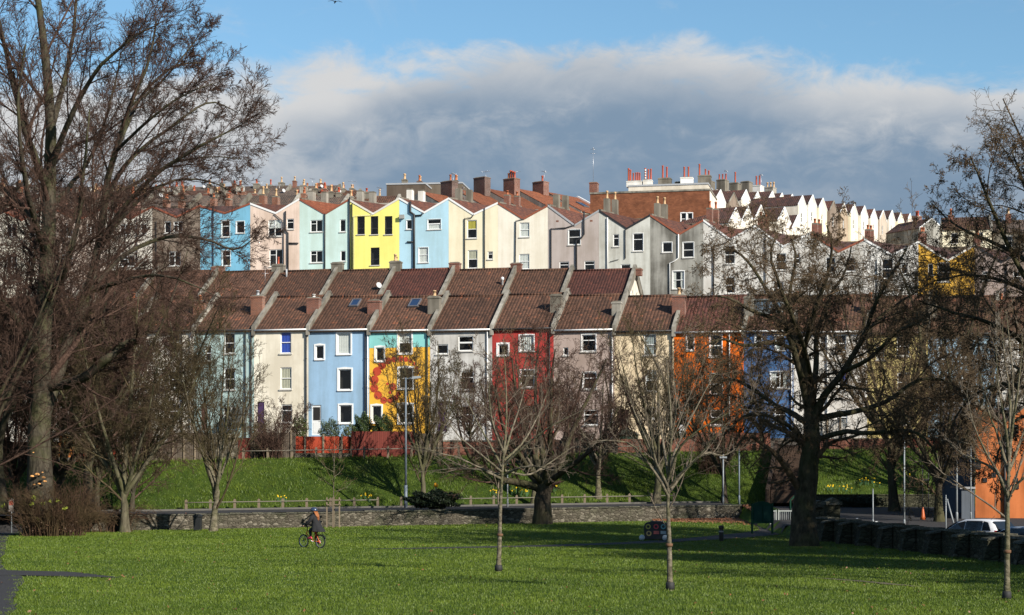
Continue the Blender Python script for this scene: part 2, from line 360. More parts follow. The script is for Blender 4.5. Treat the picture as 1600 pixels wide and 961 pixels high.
# ------------------------------------------------------------------ terrain
TROW = 0.27                                   # the terraces run at a slant: their right end is nearer
def sst(x, a, b):
    k = np.clip((x - a) / (b - a), 0, 1); return k * k * (3 - 2 * k)
def ground(X, Y):
    X = np.asarray(X, float); Y = np.asarray(Y, float); X, Y = np.broadcast_arrays(X, Y)
    yw = 106.15 + .281 * np.clip(X, -60, 14)
    wb = np.interp(X, [-60, -22, 13.7, 25], [0, .04, .50, .5])
    z = wb * sst(Y, yw - 22, yw) + .05 * np.sin(X * .31 + 1) * np.sin(Y * .17) * sst(Y, 60, 40)
    rz = np.interp(X, [-60, -22, 13.7], [.80, .86, 1.34])
    rz2 = np.interp(Y, [40, 60, 80, 95, 124, 130], [-1.6, -1.2, -.4, .45, 1.1, 1.25])
    rz = np.where(X < 13.6, rz, rz + (rz2 - rz) * np.clip((X - 13.6) / 2.2, 0, 1))
    xb = np.where(Y < 90, 13.95 + (84 - Y) * .08, 14.6)
    park = ((X < 14.6) & (Y < yw + .55)) | ((X < xb) & (Y < 100))
    gate = (X > 13.3) & (X < 15.3) & (Y > 88) & (Y < 112)
    gz = np.interp(Y, [88, 112], [.25, 1.35])
    z = np.where(park, z, rz); z = np.where(gate, gz, z)
    yf = 121 + .197 * np.clip(X, -60, 40); zt = 4.45 + .0195 * np.clip(X, -60, 60)
    yh = 150 - TROW * np.clip(X, -80, 60)
    fall = 1 - .0035 * np.clip(X, 0, 60)
    bank = rz + (zt - rz) * (np.clip((Y - yf) / 6.2, 0, 1) * .85 + .15 * sst(Y, yf, yf + 6.2)) + .12 * np.sin(X * .5) * np.sin(Y * .9) * sst(Y, yf, yf + 3)
    z = np.where(Y > yf, bank, z)
    gard = zt + (6.1 - zt) * np.clip((Y - yf - 6.2) / np.maximum(yh - yf - 6.2, 1), 0, 1)
    z = np.where(Y > yf + 6.2, gard, z)
    d = Y - yh
    hill = np.interp(d, [0, 10, 28, 40, 62, 100, 150, 230, 420, 900], [6.1, 6.4, 10.5, 11.5, 20, 29, 38, 41, 30, 0])
    z = np.where(d > 0, 6.1 + (hill - 6.1) * fall, z)
    return z
def gz(x, y): return float(ground(x, y))
def on(px, Y, dz=0.0):
    x = (px - 800) * Y / F; return Vector((x, Y, gz(x, Y) + dz))
def sheet(name, xs, ys, m, dz=0.0, keep=None):
    X, Y = np.meshgrid(xs, ys); Z = ground(X, Y) + dz
    V = np.stack([X, Y, Z], -1).reshape(-1, 3); nx, ny = len(xs), len(ys)
    i = np.arange(nx - 1)[None, :] + nx * np.arange(ny - 1)[:, None]
    Fq = np.stack([i, i + 1, i + 1 + nx, i + nx], -1).reshape(-1, 4)
    me = np_mesh(name, V, Fq, m); return link(name, me)
GRASS = grassmat('lawn_grass', (.040, .075, .005), (.064, .108, .009), (.085, .105, .02))
BANKG = grassmat('bank_grass', (.032, .058, .007), (.062, .092, .012), (.10, .092, .03))
EARTH = plain('earth', (.09, .07, .045), .95, .4, scale=.7)
ASPH = plain('asphalt', (.040, .038, .038), .9, .3, scale=6, spec=.15)
xs = np.concatenate([np.arange(-900, -62, 40), np.arange(-62, 46, .5), np.arange(46, 900, 40)])
ys = np.concatenate([np.arange(-60, 30, 5), np.arange(30, 136, .5), np.arange(136, 300, 4), np.arange(300, 1500, 60)])
g = sheet('ground', xs, ys, GRASS)
tag(g, 'mown green park lawn rising into the hill', 'ground', kind='structure')
g.data.materials.append(EARTH)
mi = np.zeros(len(g.data.polygons), np.int32); cen = np.zeros(len(mi) * 3, np.float32); g.data.polygons.foreach_get('center', cen); cen = cen.reshape(-1, 3)
mi[(cen[:, 1] > 128.5 + .197 * np.clip(cen[:, 0], -60, 40))] = 1
g.data.polygons.foreach_set('material_index', mi)
# road behind the park wall, with kerb and worn white lines
def strip(name, f0, f1, xs, m, dz, nv=8, ymin=None):
    """sheet between the curves Y=f0(x) and Y=f1(x)"""
    V, Fq = [], []
    for x in xs:
        for j in range(nv + 1):
            y = f0(x) + (f1(x) - f0(x)) * j / nv; V.append((x, y, gz(x, max(y, ymin(x)) if ymin else y) + dz))
    for i in range(len(xs) - 1):
        for j in range(nv):
            a = i * (nv + 1) + j; Fq.append((a, a + nv + 1, a + nv + 2, a + 1))
    return link(name, np_mesh(name, V, Fq, m))
yw_ = lambda x: 106.15 + .281 * max(-60, min(14, x)); yf_ = lambda x: 121 + .197 * max(-60, min(40, x))
r1 = strip('road', lambda x: yw_(x) + .12, lambda x: yf_(x) - .9, np.arange(-62, 14.6, 1.0), ASPH, .02, 12, lambda x: yw_(x) + 1.6); tag(r1, 'grey asphalt road behind the park wall', 'road', kind='structure')
def sidewall(y): return 13.95 + (84 - y) * .08
V, Fq = [], []
yy = np.arange(40, 122.5, 1.0)
for y in yy:
    xl = max(sidewall(min(y, 90)) + .3, 15.4 if y > 88 else 0)
    for j in range(13):
        x = xl + (60 - xl) * j / 12; V.append((x, min(y, yf_(x) - .9), gz(x, min(y, yf_(x) - .9)) + .03))
for i in range(len(yy) - 1):
    for j in range(12):
        a = i * 13 + j; Fq.append((a, a + 1, a + 14, a + 13))
r2 = link('road', np_mesh('side_road', V, Fq, ASPH)); tag(r2, 'dark asphalt side road dropping past the gate', 'road', kind='structure')
WPAINT = plain('road_paint', (.62, .62, .6), .7, .25)
mb = MB()
for k in range(14):
    for (x0, y0, x1, y1) in ((17.2 + k * .25, 118 - k * 4.2, 17.2 + k * .25 + .5, 118 - k * 4.2 + 2.0),):
        mb.poly([(x0, y0, gz(x0, y0) + .05), (x0 + .12, y0, gz(x0 + .12, y0) + .05), (x1 + .12, y1, gz(x1 + .12, y1) + .05), (x1, y1, gz(x1, y1) + .05)])
for (pa, pb) in (((1336, 793), (1352, 800)), ((1455, 797), (1530, 797))):
    pass
tag(mb.build('road_marking', WPAINT), 'worn white dashes down the dark side road', 'marking', kind='structure')
kb = MB()
for i, x in enumerate(np.arange(-60, 14, 2.0)):
    y0, y1 = yf_(x) - .9, yf_(x + 2) - .9
    kb.hexa([(x, y0, gz(x, y0) - .1), (x + 1.99, y1, gz(x + 2, y1) - .1), (x + 1.99, y1 + .15, gz(x + 2, y1) - .1), (x, y0 + .15, gz(x, y0) - .1),
             (x, y0, gz(x, y0) + .13), (x + 1.99, y1, gz(x + 2, y1) + .13), (x + 1.99, y1 + .15, gz(x + 2, y1) + .13), (x, y0 + .15, gz(x, y0) + .13)])
tag(kb.build('kerb', plain('kerb_stone', (.10, .095, .085), .85)), 'grey stone kerb along the foot of the bank', 'kerb', kind='structure')
# the verge of the bank gets its own, yellower grass sheet
bk = strip('bank', lambda x: yf_(x) - .7, lambda x: yf_(x) + 7.0, np.arange(-62, 45, .8), BANKG, .025, 16); tag(bk, 'sunlit grass bank below the garden fences', 'bank', kind='structure')
# park paths (asphalt ribbons)
def ribbon(name, cen, wid, m, dz=.02, label='', sub=8):
    P = []
    for i in range(len(cen) - 1):
        for k in range(sub):
            t = k / sub; a, b = cen[i], cen[i + 1]
            p0 = cen[max(i - 1, 0)]; p3 = cen[min(i + 2, len(cen) - 1)]
            cr = [.5 * ((2 * a[c]) + (-p0[c] + b[c]) * t + (2 * p0[c] - 5 * a[c] + 4 * b[c] - p3[c]) * t * t + (-p0[c] + 3 * a[c] - 3 * b[c] + p3[c]) * t ** 3) for c in (0, 1)]
            P.append((cr[0], cr[1], wid[i] * (1 - t) + wid[i + 1] * t))
    P.append((*cen[-1], wid[-1])); V, Fq = [], []
    rg = random.Random(5)
    for i, (x, y, w) in enumerate(P):
        a, b = P[max(i - 1, 0)], P[min(i + 1, len(P) - 1)]; d = Vector((b[0] - a[0], b[1] - a[1], 0)).normalized(); n = Vector((-d.y, d.x, 0))
        for j in range(7):
            s = (j / 6 - .5) * (w + rg.uniform(-.12, .12) * (j in (0, 6))); X, Y = x + n.x * s, y + n.y * s; V.append((X, Y, gz(X, Y) + dz))
    for i in range(len(P) - 1):
        for j in range(6): a = i * 7 + j; Fq.append((a, a + 1, a + 8, a + 7))
    o = link(name, np_mesh(name, V, Fq, m)); tag(o, label, 'path', kind='structure'); return P
PATHS = []
PATHS.append(ribbon('path', [(-10.2, 30), (-11.0, 36), (-12.6, 42), (-14.3, 49), (-17.2, 58), (-20.8, 72), (-25.5, 90), (-27, 100)], [3.0, 3.0, 3.1, 3.3, 3.1, 3.1, 3.4, 3.4], ASPH, label='dark asphalt path curving along the left edge of the lawn'))
PATHS.append(ribbon('path', [(-15, 52.4), (-13.2, 52.0), (-12.2, 51.4), (-11.2, 50.6), (-10.4, 50.0)], [3.4, 2.6, 1.7, .8, .2], ASPH, .024, label='short asphalt spur running off the path into the lawn'))
PATHS.append(ribbon('path', [(-5.4, 72.5), (-3, 73.5), (1, 76), (5.0, 80), (8.4, 86), (11, 91), (13.6, 96), (14.2, 104)], [.3, 1.5, 1.8, 1.8, 2.0, 2.2, 2.4, 2.4], ASPH, label='asphalt path crossing the lawn to the park gate'))
PATHS.append(ribbon('path', [(7.9, 49.7), (8.6, 48.6), (9.4, 46.8), (9.9, 45.6)], [.1, .35, .35, .1], EARTH, label='thin worn rut in the lawn'))

# ------------------------------------------------------------------ house builders
class Row:
    def __init__(s, Y0, t=TROW):
        s.Y0, s.t = Y0, t; a = math.atan(t); s.a = a
        s.xd = Vector((math.cos(a), -math.sin(a), 0)); s.yd = Vector((math.sin(a), math.cos(a), 0))
    def pt(s, px, py, d=0.0):
        Y = (s.Y0 + d / math.cos(s.a)) / (1 + s.t * (px - 800) / F); return W(px, py, Y)
    def frame(s, px, zb):
        o = s.pt(px, 0); o.z = zb; e = o
        def loc(px, py, d=0.0):
            p = s.pt(px, py, d) - o; return p.dot(s.xd), p.z
        return o, loc
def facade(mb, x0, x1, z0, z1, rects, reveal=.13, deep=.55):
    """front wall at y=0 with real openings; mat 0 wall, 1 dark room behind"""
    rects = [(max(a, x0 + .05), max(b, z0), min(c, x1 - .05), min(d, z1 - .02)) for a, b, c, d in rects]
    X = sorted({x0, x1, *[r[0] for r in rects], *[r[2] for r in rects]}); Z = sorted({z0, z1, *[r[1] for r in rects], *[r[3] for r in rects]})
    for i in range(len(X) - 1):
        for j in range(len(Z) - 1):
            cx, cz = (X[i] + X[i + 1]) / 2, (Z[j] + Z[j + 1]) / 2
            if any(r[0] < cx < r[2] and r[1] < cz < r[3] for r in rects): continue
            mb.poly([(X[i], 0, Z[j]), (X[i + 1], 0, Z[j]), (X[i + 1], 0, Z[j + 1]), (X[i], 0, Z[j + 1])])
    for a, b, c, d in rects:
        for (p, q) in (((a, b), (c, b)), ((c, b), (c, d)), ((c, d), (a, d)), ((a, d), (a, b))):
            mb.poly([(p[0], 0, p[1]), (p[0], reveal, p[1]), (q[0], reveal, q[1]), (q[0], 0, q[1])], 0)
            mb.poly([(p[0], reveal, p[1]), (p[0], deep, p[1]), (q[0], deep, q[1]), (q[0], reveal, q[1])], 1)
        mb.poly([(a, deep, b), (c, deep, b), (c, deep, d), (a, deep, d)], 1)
CURT = {k: plain('curtain_' + k, c, .9, .15) for k, c in dict(white=(.7, .69, .66), blue=(.03, .08, .45), cream=(.5, .47, .36), yellow=(.5, .42, .06), grey=(.35, .38, .38), purple=(.08, .04, .12)).items()}
DOORW = plain('white_door', (.72, .72, .7), .5, .08); DOORP = plain('purple_door', (.06, .03, .09), .5, .2); DOORB = plain('brown_door', (.12, .06, .04), .6, .2)
def window(par, r, kind='s', fm=None, curtain=None, surround=0.0, sill=True, z_arch=0):
    x0, z0, x1, z1 = r; fm = fm or UPVC; w, h = x1 - x0, z1 - z0; f = min(.075, w * .13)
    a, b, c, d = x0 + .003, z0 + .003, x1 - .003, z1 - .003
    mb = MB(); y0, y1 = .055, .118
    def bar(p, q, r_, s): mb.box(p, r_, y0, y1, q, s)
    dk = kind in ('y',)
    if dk: f = .04
    bar(a, b, a + f, d); bar(c - f, b, c, d); bar(a + f, d - f, c - f, d); bar(a + f, b, c - f, b + f)
    if kind == 's': m = (b + d) / 2; mb.box(a + f, c - f, y0 - .012, y1 - .01, m - .03, m + .03)
    elif kind == 'c': m = a + w * .5; mb.box(m - .035, m + .035, y0 - .01, y1 - .01, b + f, d - f); t = b + h * .68; mb.box(a + f, m - .035, y0 - .008, y1 - .012, t - .03, t + .03)
    elif kind == 't': t = b + h * .66; mb.box(a + f, c - f, y0 - .01, y1 - .01, t - .03, t + .03)
    elif kind == 'w': t = b + h * .55; mb.box(a + f, c - f, y0 - .01, y1 - .01, t - .06, t + .06)
    elif kind == 'y': t = b + h * .34; mb.box(a + f, c - f, y0 - .01, y1 - .01, t - .02, t + .02)
    elif kind == 'f':
        for k in (1, 2): m = a + w * k / 3; mb.box(m - .04, m + .04, y0 - .01, y1 - .01, b + f, d - f)
        t = b + h * .62; mb.box(a + f, c - f, y0 - .006, y1 - .013, t - .025, t + .025)
    if surround:
        s = surround; g = .0
        mb.box(x0 - s, x0 - .002, -.035, -.002, z0 - .05, z1 + s); mb.box(x1 + .002, x1 + s, -.035, -.002, z0 - .05, z1 + s)
        mb.prism([(x0 - .002, z1 + .002), (x1 + .002, z1 + .002), (x1 + .002, z1 + s), ((x0 + x1) / 2, z1 + s * 1.5), (x0 - .002, z1 + s)], -.035, -.002)
    o = mb.build('window', plain('dark_window_frame', (.05, .05, .055), .4, .2) if dk else fm, par)
    pm = MB(); pm.poly([(a + f * .8, .085, b + f * .8), (c - f * .8, .085, b + f * .8), (c - f * .8, .085, d - f * .8), (a + f * .8, .085, d - f * .8)])
    pm.build('pane', GLASS, o)
    if sill:
        sm = MB(); sm.box(x0 - .09, x1 + .09, -.09, .05, z0 - .10, z0 - .003); sm.build('sill', UPVC if sill == 'w' else SILL, o)
    if curtain:
        cm = MB()
        def cur(u0, u1, zl, zh, mi_):
            n = 14
            for i in range(n):
                t0, t1 = u0 + (u1 - u0) * i / n, u0 + (u1 - u0) * (i + 1) / n
                ya, yb = .10 + .025 * (i % 2), .10 + .025 * ((i + 1) % 2)
                cm.poly([(t0, ya, zl), (t1, yb, zl), (t1, yb, zh), (t0, ya, zh)])
        kind_, cover = curtain if isinstance(curtain, tuple) else (curtain, 'full')
        if cover == 'full': cur(a, c, b, d, 0)
        elif cover == 'sides': cur(a, a + w * .3, b, d, 0); cur(c - w * .3, c, b, d, 0)
        elif cover == 'top': cur(a, c, b + h * .5, d, 0)
        elif cover == 'low': cur(a, c, b, b + h * .55, 0)
        elif cover == 'left': cur(a, a + w * .6, b, d, 0)
        cm.build('curtain', CURT[kind_], o)
    return o
def doorpart(par, r, m, glazed=False):
    x0, z0, x1, z1 = r; mb = MB(); mb.box(x0 + .004, x1 - .004, .06, .11, z0, z1 - .004)
    h = z1 - z0; w = x1 - x0
    for (p, q) in (((.14, .08), (.86, .42)), ((.14, .5), (.86, .93))): mb.box(x0 + w * p[0], x0 + w * q[0], .045, .058, z0 + h * p[1], z0 + h * q[1], 1 if (glazed and p[1] > .3) else 0)
    o = mb.build('door', [m, DARK], par)
    hb = MB(); hb.tube([(x0 + w * .88, .03, z0 + h * .47), (x0 + w * .76, .03, z0 + h * .47)], .018, 6); hb.build('handle', ALU, o)
    return o
POTMESH = {}
def potmesh(m, tall):
    k = (m.name, tall)
    if k not in POTMESH:
        mb = MB()
        if tall: mb.lathe([(.13, 0), (.12, .06), (.105, .1), (.095, .9), (.12, .92), (.12, .98), (.08, 1.0), (.07, .9)], sides=10)
        else: mb.lathe([(.15, 0), (.17, .05), (.17, .12), (.13, .18), (.12, .78), (.155, .8), (.155, .94), (.12, 1.0), (.1, .85)], sides=10)
        POTMESH[k] = mb.mesh('chimney_pot', m)
    return POTMESH[k]
def chimney(par, cx, cy, z0, z1, wx, wy, m, pots=(), cap=True, capm=None):
    """pots: (dx, dy, height, material, tall?)"""
    mb = MB(); mb.box(cx - wx / 2, cx + wx / 2, cy - wy / 2, cy + wy / 2, z0, z1 - .16)
    if cap:
        mb.box(cx - wx / 2 - .045, cx + wx / 2 + .045, cy - wy / 2 - .045, cy + wy / 2 + .045, z1 - .157, z1 - .03)
        mb.hexa([(cx - wx / 2, cy - wy / 2, z1 - .028), (cx + wx / 2, cy - wy / 2, z1 - .028), (cx + wx / 2, cy + wy / 2, z1 - .028), (cx - wx / 2, cy + wy / 2, z1 - .028),
                 (cx - wx * .38, cy - wy * .38, z1 + .07), (cx + wx * .38, cy - wy * .38, z1 + .07), (cx + wx * .38, cy + wy * .38, z1 + .07), (cx - wx * .38, cy + wy * .38, z1 + .07)], 1)
    else: mb.box(cx - wx / 2, cx + wx / 2, cy - wy / 2, cy + wy / 2, z1 - .157, z1, 1)
    o = mb.build('chimney', [m, capm or CEMENT], par)
    for dx, dy, h, pm, tall in pots:
        link('chimney_pot', potmesh(pm, tall), o, (cx + dx, cy + dy, z1 + .02), None, (1 if h < 1.2 else 1.1, 1 if h < 1.2 else 1.1, h))
    return o
def aerial(par, x, y, z, h=1.8, rot=.4, kind=0):
    mb = MB(); mb.tube([(x, y, z), (x, y, z + h)], .02, 5)
    c, s = math.cos(rot), math.sin(rot)
    if kind == 0:
        mb.tube([(x - c * .7, y - s * .7, z + h - .1), (x + c * .6, y + s * .6, z + h - .1)], .014, 4)
        for k in range(7):
            t = -.65 + k * .19; l = .16 + .03 * k; mb.tube([(x + c * t - s * l, y + s * t + c * l, z + h - .1), (x + c * t + s * l, y + s * t - c * l, z + h - .1)], .009, 4)
    elif kind == 1:
        for q in (0, .5): mb.tube([(x - c * .35, y - s * .35, z + h - .1 - q), (x + c * .35, y + s * .35, z + h - .1 - q)], .02, 4)
        mb.lathe([(.02, -.02), (.09, 0), (.09, .08), (.02, .1)], (x, y, z + h), 8)
    return mb.build('aerial', ALU, par)
def dish(par, x, y, z, r=.3):
    mb = MB(); prof = []
    n = 10; d = Vector((.75, -.6, .35)).normalized(); u = d.cross(Vector((0, 0, 1))).normalized(); w = u.cross(d)
    ring = lambda rr, off: [Vector((x, y, z)) + d * off + (u * math.cos(6.2832 * k / n) + w * math.sin(6.2832 * k / n)) * rr for k in range(n)]
    A, B, C = ring(r, .08), ring(r * .55, .015), Vector((x, y, z))
    for k in range(n):
        j = (k + 1) % n; mb.poly([A[k], A[j], B[j], B[k]]); mb.poly([B[k], B[j], C])
    mb.tube([C, C + d * .3], .012, 4); mb.tube([C, C - d * .12 + Vector((0, 0, -.3))], .02, 5)
    return mb.build('satellite_dish', plain('dish_grey', (.5, .5, .5), .5, .1), par)
def skylight(par, x0, x1, y0, y1, zf):
    """roof window lying on the slope z = zf(y)"""
    n = Vector((0, zf(0) - zf(1), 1)).normalized(); up = lambda x, y, o: Vector((x, y, zf(y))) + n * o
    def slab(mb, a, b, c, d, o0, o1): mb.hexa([up(a, c, o0), up(b, c, o0), up(b, d, o0), up(a, d, o0), up(a, c, o1), up(b, c, o1), up(b, d, o1), up(a, d, o1)])
    mb = MB(); t = .09
    slab(mb, x0, x1, y0, y0 + t, .02, .16); slab(mb, x0, x1, y1 - t, y1, .02, .16); slab(mb, x0, x0 + t, y0 + t + .002, y1 - t - .002, .02, .155); slab(mb, x1 - t, x1, y0 + t + .002, y1 - t - .002, .02, .155)
    o = mb.build('skylight', plain('skylight_frame', (.12, .12, .13), .5, .2), par)
    gm = MB(); slab(gm, x0 + t, x1 - t, y0 + t, y1 - t, .10, .12); gm.build('pane', plain('skylight_glass', (.02, .04, .09), .04, .1, 0, 2, .9), o)
def downpipe(par, x, z0, z1, m=None, y=-.09, bends=None):
    mb = MB(); pts = bends or [(x, y, z1), (x, y, z0)]
    mb.tube(pts, .052, 8)
    for k in range(1, 4): z = pts[0][2] + (pts[-1][2] - pts[0][2]) * k / 4; mb.tube([(pts[-1][0], y, z - .04), (pts[-1][0], y, z + .04)], .07, 8)
    return mb.build('downpipe', m or PIPE, par)

def terrace(row, x0, x1, eave, label, wm, roofm, zb, wins=(), chim=(), D=9.4, rise=3.08, group=None, pipe=None, sky=(), extra=None, first=False, copem=None, gut=True, partym=None):
    o, loc = row.frame(x0, zb); w, he = loc(x1, eave); root = empty('terraced_house', o, -row.a); tag(root, label, 'house', group)
    rects = []
    for q in wins:
        a, t = loc(q[0], q[1]); c, b = loc(q[2], q[3]); rects.append((a, b, c, t))
    e = .004; mb = MB(); facade(mb, e, w - e, -1.5, he, rects)
    for x in (e, w - e): mb.poly([(x, 0, -1.5), (x, D, -1.5), (x, D, he), (x, D / 2, he + rise - .05), (x, 0, he)])
    mb.poly([(w - e, D, -1.5), (e, D, -1.5), (e, D, he), (w - e, D, he)])
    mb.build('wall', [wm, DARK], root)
    for q, r in zip(wins, rects):
        k = q[4] if len(q) > 4 else 's'; opt = q[5] if len(q) > 5 else {}
        if k == 'd': doorpart(root, r, opt.get('m', DOORW), opt.get('glazed', False))
        else: window(root, r, k, **opt)
    zf = lambda y: he + rise * y / (D / 2)
    rm = MB(); sl = rise / (D / 2); n = Vector((0, -sl, 1)).normalized()
    def slab(ya, yb, za, zb_, th=.11):
        rm.hexa([(.14, ya, za - th), (w - .14, ya, za - th), (w - .14, yb, zb_ - th), (.14, yb, zb_ - th), (.14, ya, za), (w - .14, ya, za), (w - .14, yb, zb_), (.14, yb, zb_)])
    slab(-.2, D / 2, he - .2 * sl + .07, he + rise + .07); slab(D + .2, D / 2 + .002, he - .2 * sl + .07, he + rise + .07)
    ro = rm.build('roof', roofm, root)
    rt = MB(); rt.tube([(.16, D / 2, he + rise + .07), (w - .16, D / 2, he + rise + .07)], .12, 8); rt.build('ridge_tiles', roofm, ro)
    for xp in ([0, w] if first else [w]):
        pm = MB(); hw = .125
        pm.prism([(-.1, he - .45), (-.1, he + .26), (D / 2, he + rise + .42), (D + .1, he + .26), (D + .1, he - .45), (D / 2, he + rise - .6)], xp - hw, xp + hw, 0, 'x')
        po = pm.build('party_wall', partym or CONC, root)
        cm = MB()
        for (ya, yb, za, zc) in ((-.16, D / 2 + .04, he + .23, he + rise + .455), (D + .16, D / 2 + .042, he + .23, he + rise + .455)):
            cm.hexa([(xp - .145, ya, za), (xp + .145, ya, za), (xp + .145, yb, zc), (xp - .145, yb, zc), (xp - .145, ya, za + .06), (xp + .145, ya, za + .06), (xp + .145, yb, zc + .06), (xp - .145, yb, zc + .06)])
        cm.box(xp - .145, xp + .145, -.24, -.105, he - .5, he + .25)
        cm.build('coping', copem or COPE, po)
    if gut:
        gm = MB(); gm.tube([(.1, -.22, he - .04), (w - .1, -.22, he - .04)], .065, 8); gm.build('gutter', PIPEW if gut == 'w' else PIPE, root)
    for p in (pipe or ()):
        xx = loc(p[0], 0)[0]; downpipe(root, xx, .0, he - .1, PIPEW if p[1] == 'w' else PIPE)
    for c in chim:            # px0, px1, ytop, depth, material, pots
        a, zt = loc(c[0], c[2], c[3]); b_, _ = loc(c[1], c[2], c[3]); y = c[3]
        chimney(root, (a + b_) / 2, y, zf(min(y, D - y)) - .5, zt, max(.45, b_ - a), c[6] if len(c) > 6 else .62, c[4], c[5])
    for s in sky:
        a, _ = loc(s[0], 0, s[2]); b_, _ = loc(s[1], 0, s[2]); skylight(root, a, b_, s[2], s[3], lambda y: zf(y) + .07)
    if extra: extra(root, loc, w, he, zf)
    return root

def valley_house(row, xl, yl, xr, yr, xv, yv, label, wm, zb, wins=(), copem=None, roofm=None, stacks=(), pipes=(), group=None, D=10.0, extra=None, stackm=None, back=None):
    o, loc = row.frame(xl, zb); w, zR = loc(xr, yr); zL = loc(xl, yl)[1]; vx, zv = loc(xv, yv); root = empty('rear_gabled_house', o, -row.a); tag(root, label, 'house', group)
    rects = []
    for q in wins:
        a, t = loc(q[0], q[1]); c, b = loc(q[2], q[3]); rects.append((a, b, c, t))
    zl = zv - .08; e = .004; mb = MB(); facade(mb, e, w - e, -1, zl, rects)
    mb.poly([(e, 0, zl), (vx, 0, zl), (vx, 0, zv), (e, 0, zL)]); mb.poly([(vx, 0, zl), (w - e, 0, zl), (w - e, 0, zR), (vx, 0, zv)])
    for x, zz in ((e, zL), (w - e, zR)): mb.poly([(x, 0, -1), (x, D, -1), (x, D, zz), (x, 0, zz)])
    mb.poly([(w - e, D, -1), (e, D, -1), (e, D, zL), (w - e, D, zR)])
    mb.build('wall', [wm, DARK], root)
    for q, r in zip(wins, rects):
        k = q[4] if len(q) > 4 else 's'; opt = q[5] if len(q) > 5 else {}
        window(root, r, k, **opt)
    kr, kv = .08, .215; rm = MB(); h = .05
    rm.poly([(.02, .06, zL - h), (vx, .06, zv - h), (vx, D, zv + kv * D), (.02, D, zL + kr * D)]); rm.poly([(vx, .06, zv - h), (w - .02, .06, zR - h), (w - .02, D, zR + kr * D), (vx, D, zv + kv * D)])
    rm.build('roof', roofm or ROOFY, root)
    cm = MB(); cw = .20
    for (xa, za, xb, zb2) in ((-.0, zL, vx - .005, zv), (vx + .005, zv, w, zR)):
        cm.hexa([(xa, -.06, za - cw), (xb, -.06, zb2 - cw), (xb, .24, zb2 - cw), (xa, .24, za - cw), (xa, -.06, za + .03), (xb, -.06, zb2 + .03), (xb, .24, zb2 + .03), (xa, .24, za + .03)])
    cm.build('coping', copem or UPVC, root)
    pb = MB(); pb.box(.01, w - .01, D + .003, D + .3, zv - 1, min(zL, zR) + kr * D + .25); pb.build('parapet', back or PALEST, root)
    sp = MB(); sp.box(-.14, .14, .26, D + .28, min(zL, zv) - .5, zL + .12); sp.prism([(.26, zL - .5), (D, zL - .5), (D, zL + kr * D + .15), (.26, zL + .12)], -.13, .13, 0, 'x'); sp.build('party_wall', CEMENT, root)
    for s in stacks:          # depth, height above left peak, width x, depth y, pots, material
        d = s[0]; chimney(root, .12, d, zL - .6, zL + .147 * d + s[1], s[2], s[3], s[5] if len(s) > 5 else (stackm or PALEST), s[4], cap=s[6] if len(s) > 6 else False)
    for p in pipes:           # list of px points, material
        pts = []
        for (px, py) in p[0]:
            x, z = loc(px, py, -.1); pts.append((x, -.1, z))
        mp = MB(); mp.tube(pts, p[2] if len(p) > 2 else .055, 8)
        mp.build('downpipe', PIPEW if p[1] == 'w' else PIPE, root)
    if extra: extra(root, loc, w, zL)
    return root

# ------------------------------------------------------------------ front terrace (rear facades over the park)
R1 = Row(150.0); G1 = 'painted terraced houses above the park bank'
cream = stucco('cream_render', (.82, .76, .63), .3); pinkw = stucco('pinkish_white_render', (.66, .55, .47), .3); whitec = stucco('white_render', (.78, .73, .64), .35)
teal = stucco('pale_teal_render', (.42, .56, .55), .25); blue4 = stucco('light_blue_render', (.30, .46, .63), .2)
grey6 = stucco('light_grey_render', (.60, .585, .555), .5); red7 = stucco('brick_red_render', (.42, .048, .042), .3); taupe8 = stucco('pinkish_grey_render', (.42, .33, .29), .3)
cream9 = stucco('beige_render', (.80, .65, .44), .3); orange10 = stucco('bright_orange_render', (.78, .155, .008), .15); blue11 = stucco('royal_blue_render', (.075, .165, .35), .4)
pale12 = stucco('off_white_render', (.68, .65, .6), .4); yel13 = stucco('pale_yellow_render', (.66, .54, .22), .25); sky14 = stucco('powder_blue_render', (.36, .53, .66), .25)
turq = stucco('turquoise_render', (.25, .60, .58), .15); mango = stucco('mango_yellow_render', (.84, .46, .055), .15); dotm = stucco('mural_red', (.50, .07, .035), .1)
SW = {'surround': .12, 'sill': 'w'}
ped = 6.0
def pots(n, h, m, sp=.26, tall=False): return [((i - (n - 1) / 2) * 0, (i - (n - 1) / 2) * sp, h, m, tall) for i in range(n)]
R1LIST = []
def r1(*a, **k): k.setdefault('group', G1); R1LIST.append(terrace(R1, *a, **k)); return R1LIST[-1]
z1 = 5.9
r1(-78, 10, 516, 'pink washed terraced house at the far left, mostly behind the big bare tree', pinkw, ROOF1, z1, [(-50, 520, -32, 553), (-50, 578, -32, 610)], [], first=True)
r1(10, 108, 516, 'cream terraced house behind the trunk of the big bare tree', whitec, ROOF1, z1, [(60, 521, 78, 553), (60, 578, 78, 608), (25, 545, 36, 565)], [(100, 118, 466, 2.6, BRICKR, pots(1, .5, TERRA))])
r1(108, 206, 516, 'dull pink terraced house behind bare branches, above the red fence', pinkw, ROOF1, z1, [(170, 520, 188, 552), (170, 580, 188, 608), (125, 545, 137, 566), (176, 634, 194, 655, 's')], [(200, 218, 468, 2.6, BRICKR, pots(1, .5, TERRA))], pipe=[(150, 'b')])
r1(206, 303, 516, 'white terraced house with three dark sash windows, left of the pale teal house', whitec, ROOF1, z1, [(263, 519, 281, 551), (263, 580, 281, 606), (264, 631, 281, 654), (214, 545, 225, 566), (180 + 40, 634, 236, 668, 'd', {'m': DOORB})], [(304, 322, 471, 2.5, BRICKO, pots(1, .5, TERRA))], pipe=[(285, 'b'), (298, 'w')], partym=PALEST)
